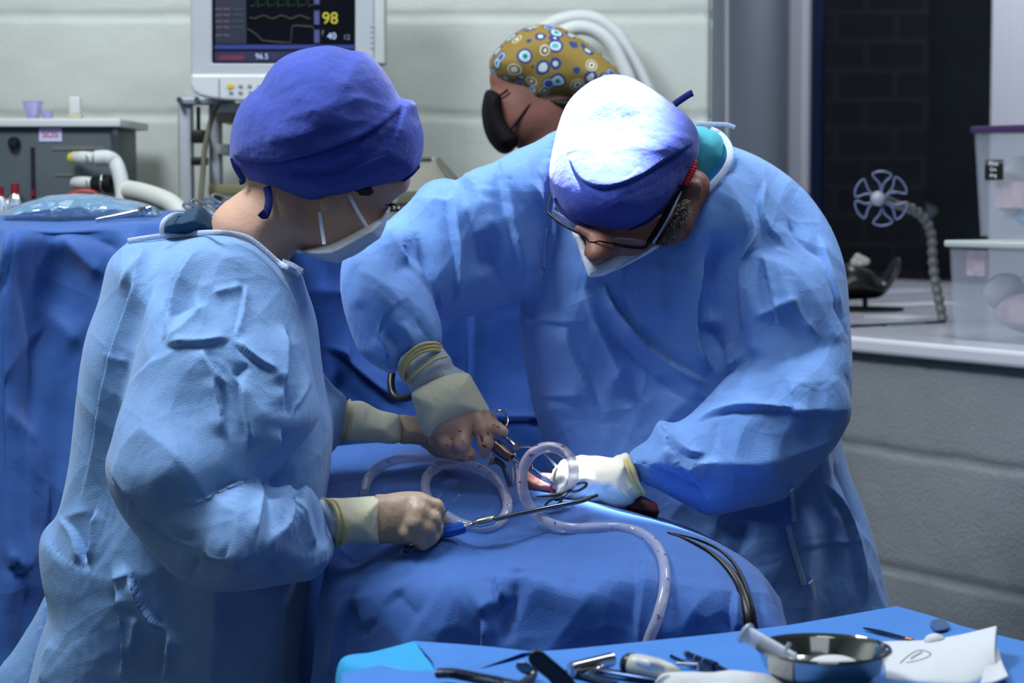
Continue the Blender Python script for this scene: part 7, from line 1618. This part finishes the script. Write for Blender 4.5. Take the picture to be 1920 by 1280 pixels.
def wad(name, label, cat, c_, r3, m, amp=.012, h=.006, seed=1, grp=None):
    s = Solid(np.array(c_) - np.array(r3) * 1.35, np.array(c_) + np.array(r3) * 1.35, h); s.ball(c_, r3, 0)
    ang = math.atan2(WD[1], WD[0]); V, Q = s.mesh(1)
    R2 = np.array(Matrix.Rotation(ang, 3, 'Z')); V = (V - np.array(c_)) @ R2.T + np.array(c_)
    c = Cloth(V, Q, 0); c.noise(.04, amp, seed).noise(.018, amp * .4, seed + 1); o = c.done(name, m); tag(o, label, cat, grp); return o
def inside(cor, s_, t_, z): p = cor(s_, t_, 0, z); return p
CLB = mat('clear_bag', srgb(186, 200, 202), 0.15, trans=0.2, alpha=0.8)
wad('plastic_bag', 'clear bag with pinkish contents at the bottom of the lower storage box', 'bag', inside(cor1, .42, .35, WZ + .05), (.10, .055, .038), mat('pinkish_bag', srgb(186, 164, 172), 0.3, var=.25, var_scale=30), .012, seed=3)
wad('plastic_bag', 'clear crinkled bag lying above the pinkish one in the lower storage box', 'bag', inside(cor1, .55, .4, WZ + .110), (.085, .05, .026), CLB, .014, seed=5)
wad('plastic_bag', 'light blue bag near the top of the lower storage box', 'bag', inside(cor1, .55, .5, WZ + .152), (.09, .05, .018), mat('light_blue_bag', srgb(116, 160, 196), 0.3), .01, seed=7)
wad('cloth_wad', 'grey-white cloth at the left inside the lower storage box', 'cloth', inside(cor1, .14, .35, WZ + .085), (.028, .05, .035), mat('grey_cloth', srgb(170, 172, 180), 0.7), .01, seed=8)
wad('plastic_bag', 'light blue bag in the bottom of the upper storage box', 'bag', inside(cor2, .42, .4, z2 + .035), (.08, .05, .024), mat('light_blue_bag', srgb(116, 160, 196), 0.3), .01, seed=9)
wad('cloth_wad', 'white cloth roll at the left inside the upper storage box', 'cloth', inside(cor2, .12, .4, z2 + .105), (.022, .05, .05), mat('white_gauze', srgb(206, 208, 210), 0.8), .006, seed=10)
wad('cloth_wad', 'small white cloth tip at the lower left inside the upper storage box', 'cloth', inside(cor2, .08, .3, z2 + .05), (.016, .03, .02), mat('white_gauze', srgb(206, 208, 210), 0.8), .006, seed=12)
def card(name, label, cat, cor, s0, s1, t_, z0, z1, m, th=.012):
    a = np.array(cor(s0, t_, 0, z0)); c_ = np.array(cor(s1, t_, 0, z0)); n_ = WN * th
    b = MB(); b.add([a, c_, c_ + n_, a + n_, a + (0, 0, z1 - z0), c_ + (0, 0, z1 - z0), c_ + n_ + (0, 0, z1 - z0), a + n_ + (0, 0, z1 - z0)], [(0, 1, 2, 3), (4, 7, 6, 5), (0, 4, 5, 1), (1, 5, 6, 2), (2, 6, 7, 3), (3, 7, 4, 0)])
    o = b.build(name, m, smooth=False)
    if label: tag(o, label, cat)
    return o
PKW = mat('pink_printed_carton', srgb(204, 176, 178), 0.6, var=.18, var_scale=40)
card('carton', 'white and pink carton inside the upper storage box under the black label', 'carton', cor2, .07, .37, .1, z2 + .055, z2 + .105, PKW)
card('carton', 'white and red printed carton at upper left inside the lower storage box', 'carton', cor1, .01, .16, .1, WZ + .115, WZ + .160, mat('red_printed_carton', srgb(206, 168, 176), 0.6, var=.3, var_scale=50))
lbl = card('label', None, None, cor2, .065, .255, -.035, z2 + .108, z2 + .147, BLACK, .001); attach(lbl, r2_b)
ang = math.atan2(WD[1], WD[0])
for tx, zz, sz in (('Ahsa', .139, .013), ('Gra', .128, .011), ('drug', .117, .010)):
    p = np.array(cor2(.16, -.04, 0, z2 + zz)) - WN * .0008
    cu = text(tx, 960, 640, 3.0, sz, mat('white_marker', srgb(215, 215, 222), 0.5), None, 'handwriting', (math.pi / 2, 0, ang)); cu.location = tuple(p); attach(cu, lbl)
# flexible jointed arm with flower-shaped holder
fa = empty('jointed_arm', on_z(1768, 604, WZ)); tag(fa, 'grey jointed flexible arm ending in a clear flower-shaped holder on the window ledge', 'flexible arm')
ARM = mat('grey_jointed_plastic', srgb(96, 98, 100), 0.45)
bY = float(on_z(1768, 604, WZ)[1])
ap, _ = spline(pxs([(1660, 374, bY - .12), (1685, 385, bY - .06), (1712, 392, bY - .03), (1735, 412, bY - .01), (1747, 440, bY), (1748, 475, bY), (1751, 510, bY), (1757, 545, bY), (1763, 575, bY), (1768, 602, bY)]), 3)
seg_l = np.concatenate([[0], np.cumsum(np.linalg.norm(np.diff(ap, axis=0), axis=1))]); NS = 19
for k_ in range(NS):
    t0, t1 = seg_l[-1] * k_ / NS, seg_l[-1] * (k_ + 1.15) / NS
    q0 = np.array([np.interp(t0, seg_l, ap[:, a]) for a in range(3)]); q1 = np.array([np.interp(min(t1, seg_l[-1]), seg_l, ap[:, a]) for a in range(3)])
    b = MB(); b.tube([q0 + (q1 - q0) * t for t in (0, .3, .65, 1)], [.007, .0085, .0115, .009] if k_ > 3 else [.006, .007, .0095, .008], 16); b.build('joint', ARM, fa)
hubp = at(1646, 372, bY - .14); b = MB(); b.lathe([(.001, -.015), (.009, -.012), (.0145, -.004), (.0145, .004), (.009, .012), (.001, .015)], hubp, 24); b.build('hub', mat('frosted_hub', srgb(150, 154, 166), 0.3), fa)
PET = mat('clear_petal_plastic', srgb(110, 125, 165), 0.2, alpha=0.6)
for k_ in range(6):
    a_ = math.radians(90 + 60 * k_ + (4 if k_ % 2 else -2)); wd = math.radians(22)
    def pp_(r, t): return at(1652 + r * math.cos(t), 372 - r * math.sin(t), bY - .135)
    P_ = [pp_(10, a_), pp_(28, a_ + wd * .35), pp_(48, a_ + wd), pp_(51, a_), pp_(48, a_ - wd), pp_(28, a_ - wd * .35)]
    b = MB(); b.tube(P_, .0022, 8, closed=True, smooth=4); b.build('petal', PET, fa)
# thin black stand base and rod
b = MB(); pp0, pp1 = on_z(1560, 613, WZ + .004), on_z(1772, 603, WZ + .004); b.tube([pp0, pp1], .0028, 8); tag(b.build('metal_rod', mat('dark_rod', srgb(34, 36, 44), 0.4)), 'thin dark rod lying along the ledge to the foot of the jointed arm', 'rod')
# black device
s = Solid(at(1560, 610, 4.75) - np.array([0.0, .14, 0]), at(1700, 470, 4.75) + np.array([0.0, .14, 0.0]), 0.006)
s.puff([(1565, 510), (1590, 492), (1630, 505), (1650, 525), (1662, 508), (1684, 478), (1688, 500), (1672, 535), (1652, 556), (1632, 560), (1560, 560), (1550, 530)], 4.75, .06, .05)
V, Q = s.mesh(2); bd_ = empty('desk_device', at(1610, 575, 4.75)); tag(bd_, 'black rounded device with a pointed wing and pale flower-like top on the ledge', 'device')
obj('black_shell', V, Q, mat('satin_black', srgb(20, 20, 22), 0.35), bd_)
p = on_z(1622, 590, WZ); b = MB(); b.tube([at(1622, 552, 4.75), at(1622, 575, 4.75)], .006, 12); b.build('stem', BLACK, bd_)
b = MB(); b.lathe([(.001, 0), (.085, 0), (.085, .005), (.001, .008)], (at(1622, 575, 4.75)[0], 4.75, WZ + .001), 40); b.build('round_foot', BLACK, bd_)
s = Solid(at(1590, 500, 4.72) - np.array([0.0, .04, 0]), at(1635, 470, 4.72) + np.array([0.0, .04, 0.0]), 0.003)
for x, y in ((1600, 492), (1608, 482), (1616, 486), (1624, 490), (1612, 494)): s.ball(at(x, y, 4.70), .009, .002)
V, Q = s.mesh(1); obj('pale_top', V, Q, mat('pale_cream', srgb(170, 170, 160), 0.6), bd_)
# flat patches standing in for reflections of tiles on the ledge
k_ = 0
for (x, y, w_, d_, c_, lb) in ((1680, 548, .16, .30, (176, 178, 190), 'grey flat patch standing in for a reflection on the ledge behind the black device'), (1712, 572, .10, .26, (200, 202, 206), 'white flat patch standing in for a reflection on the ledge left of the jointed arm'),
                              (1690, 596, .12, .10, (196, 198, 202), 'small white patch standing in for a reflection on the ledge near the thin rod'), (1640, 606, .2, .10, (150, 152, 166), 'dark grey patch standing in for a reflection on the ledge under the thin rod')):
    p = on_z(x, y, WZ); b = MB(); b.box((p[0], p[1], WZ + .002), (w_, d_, .002), R=Matrix.Rotation(ang, 3, 'Z')); tag(b.build('ledge_reflection', mat("reflection_tone_" + str(c_[0]), srgb(*c_), 0.5), smooth=False), lb, 'reflection patch')
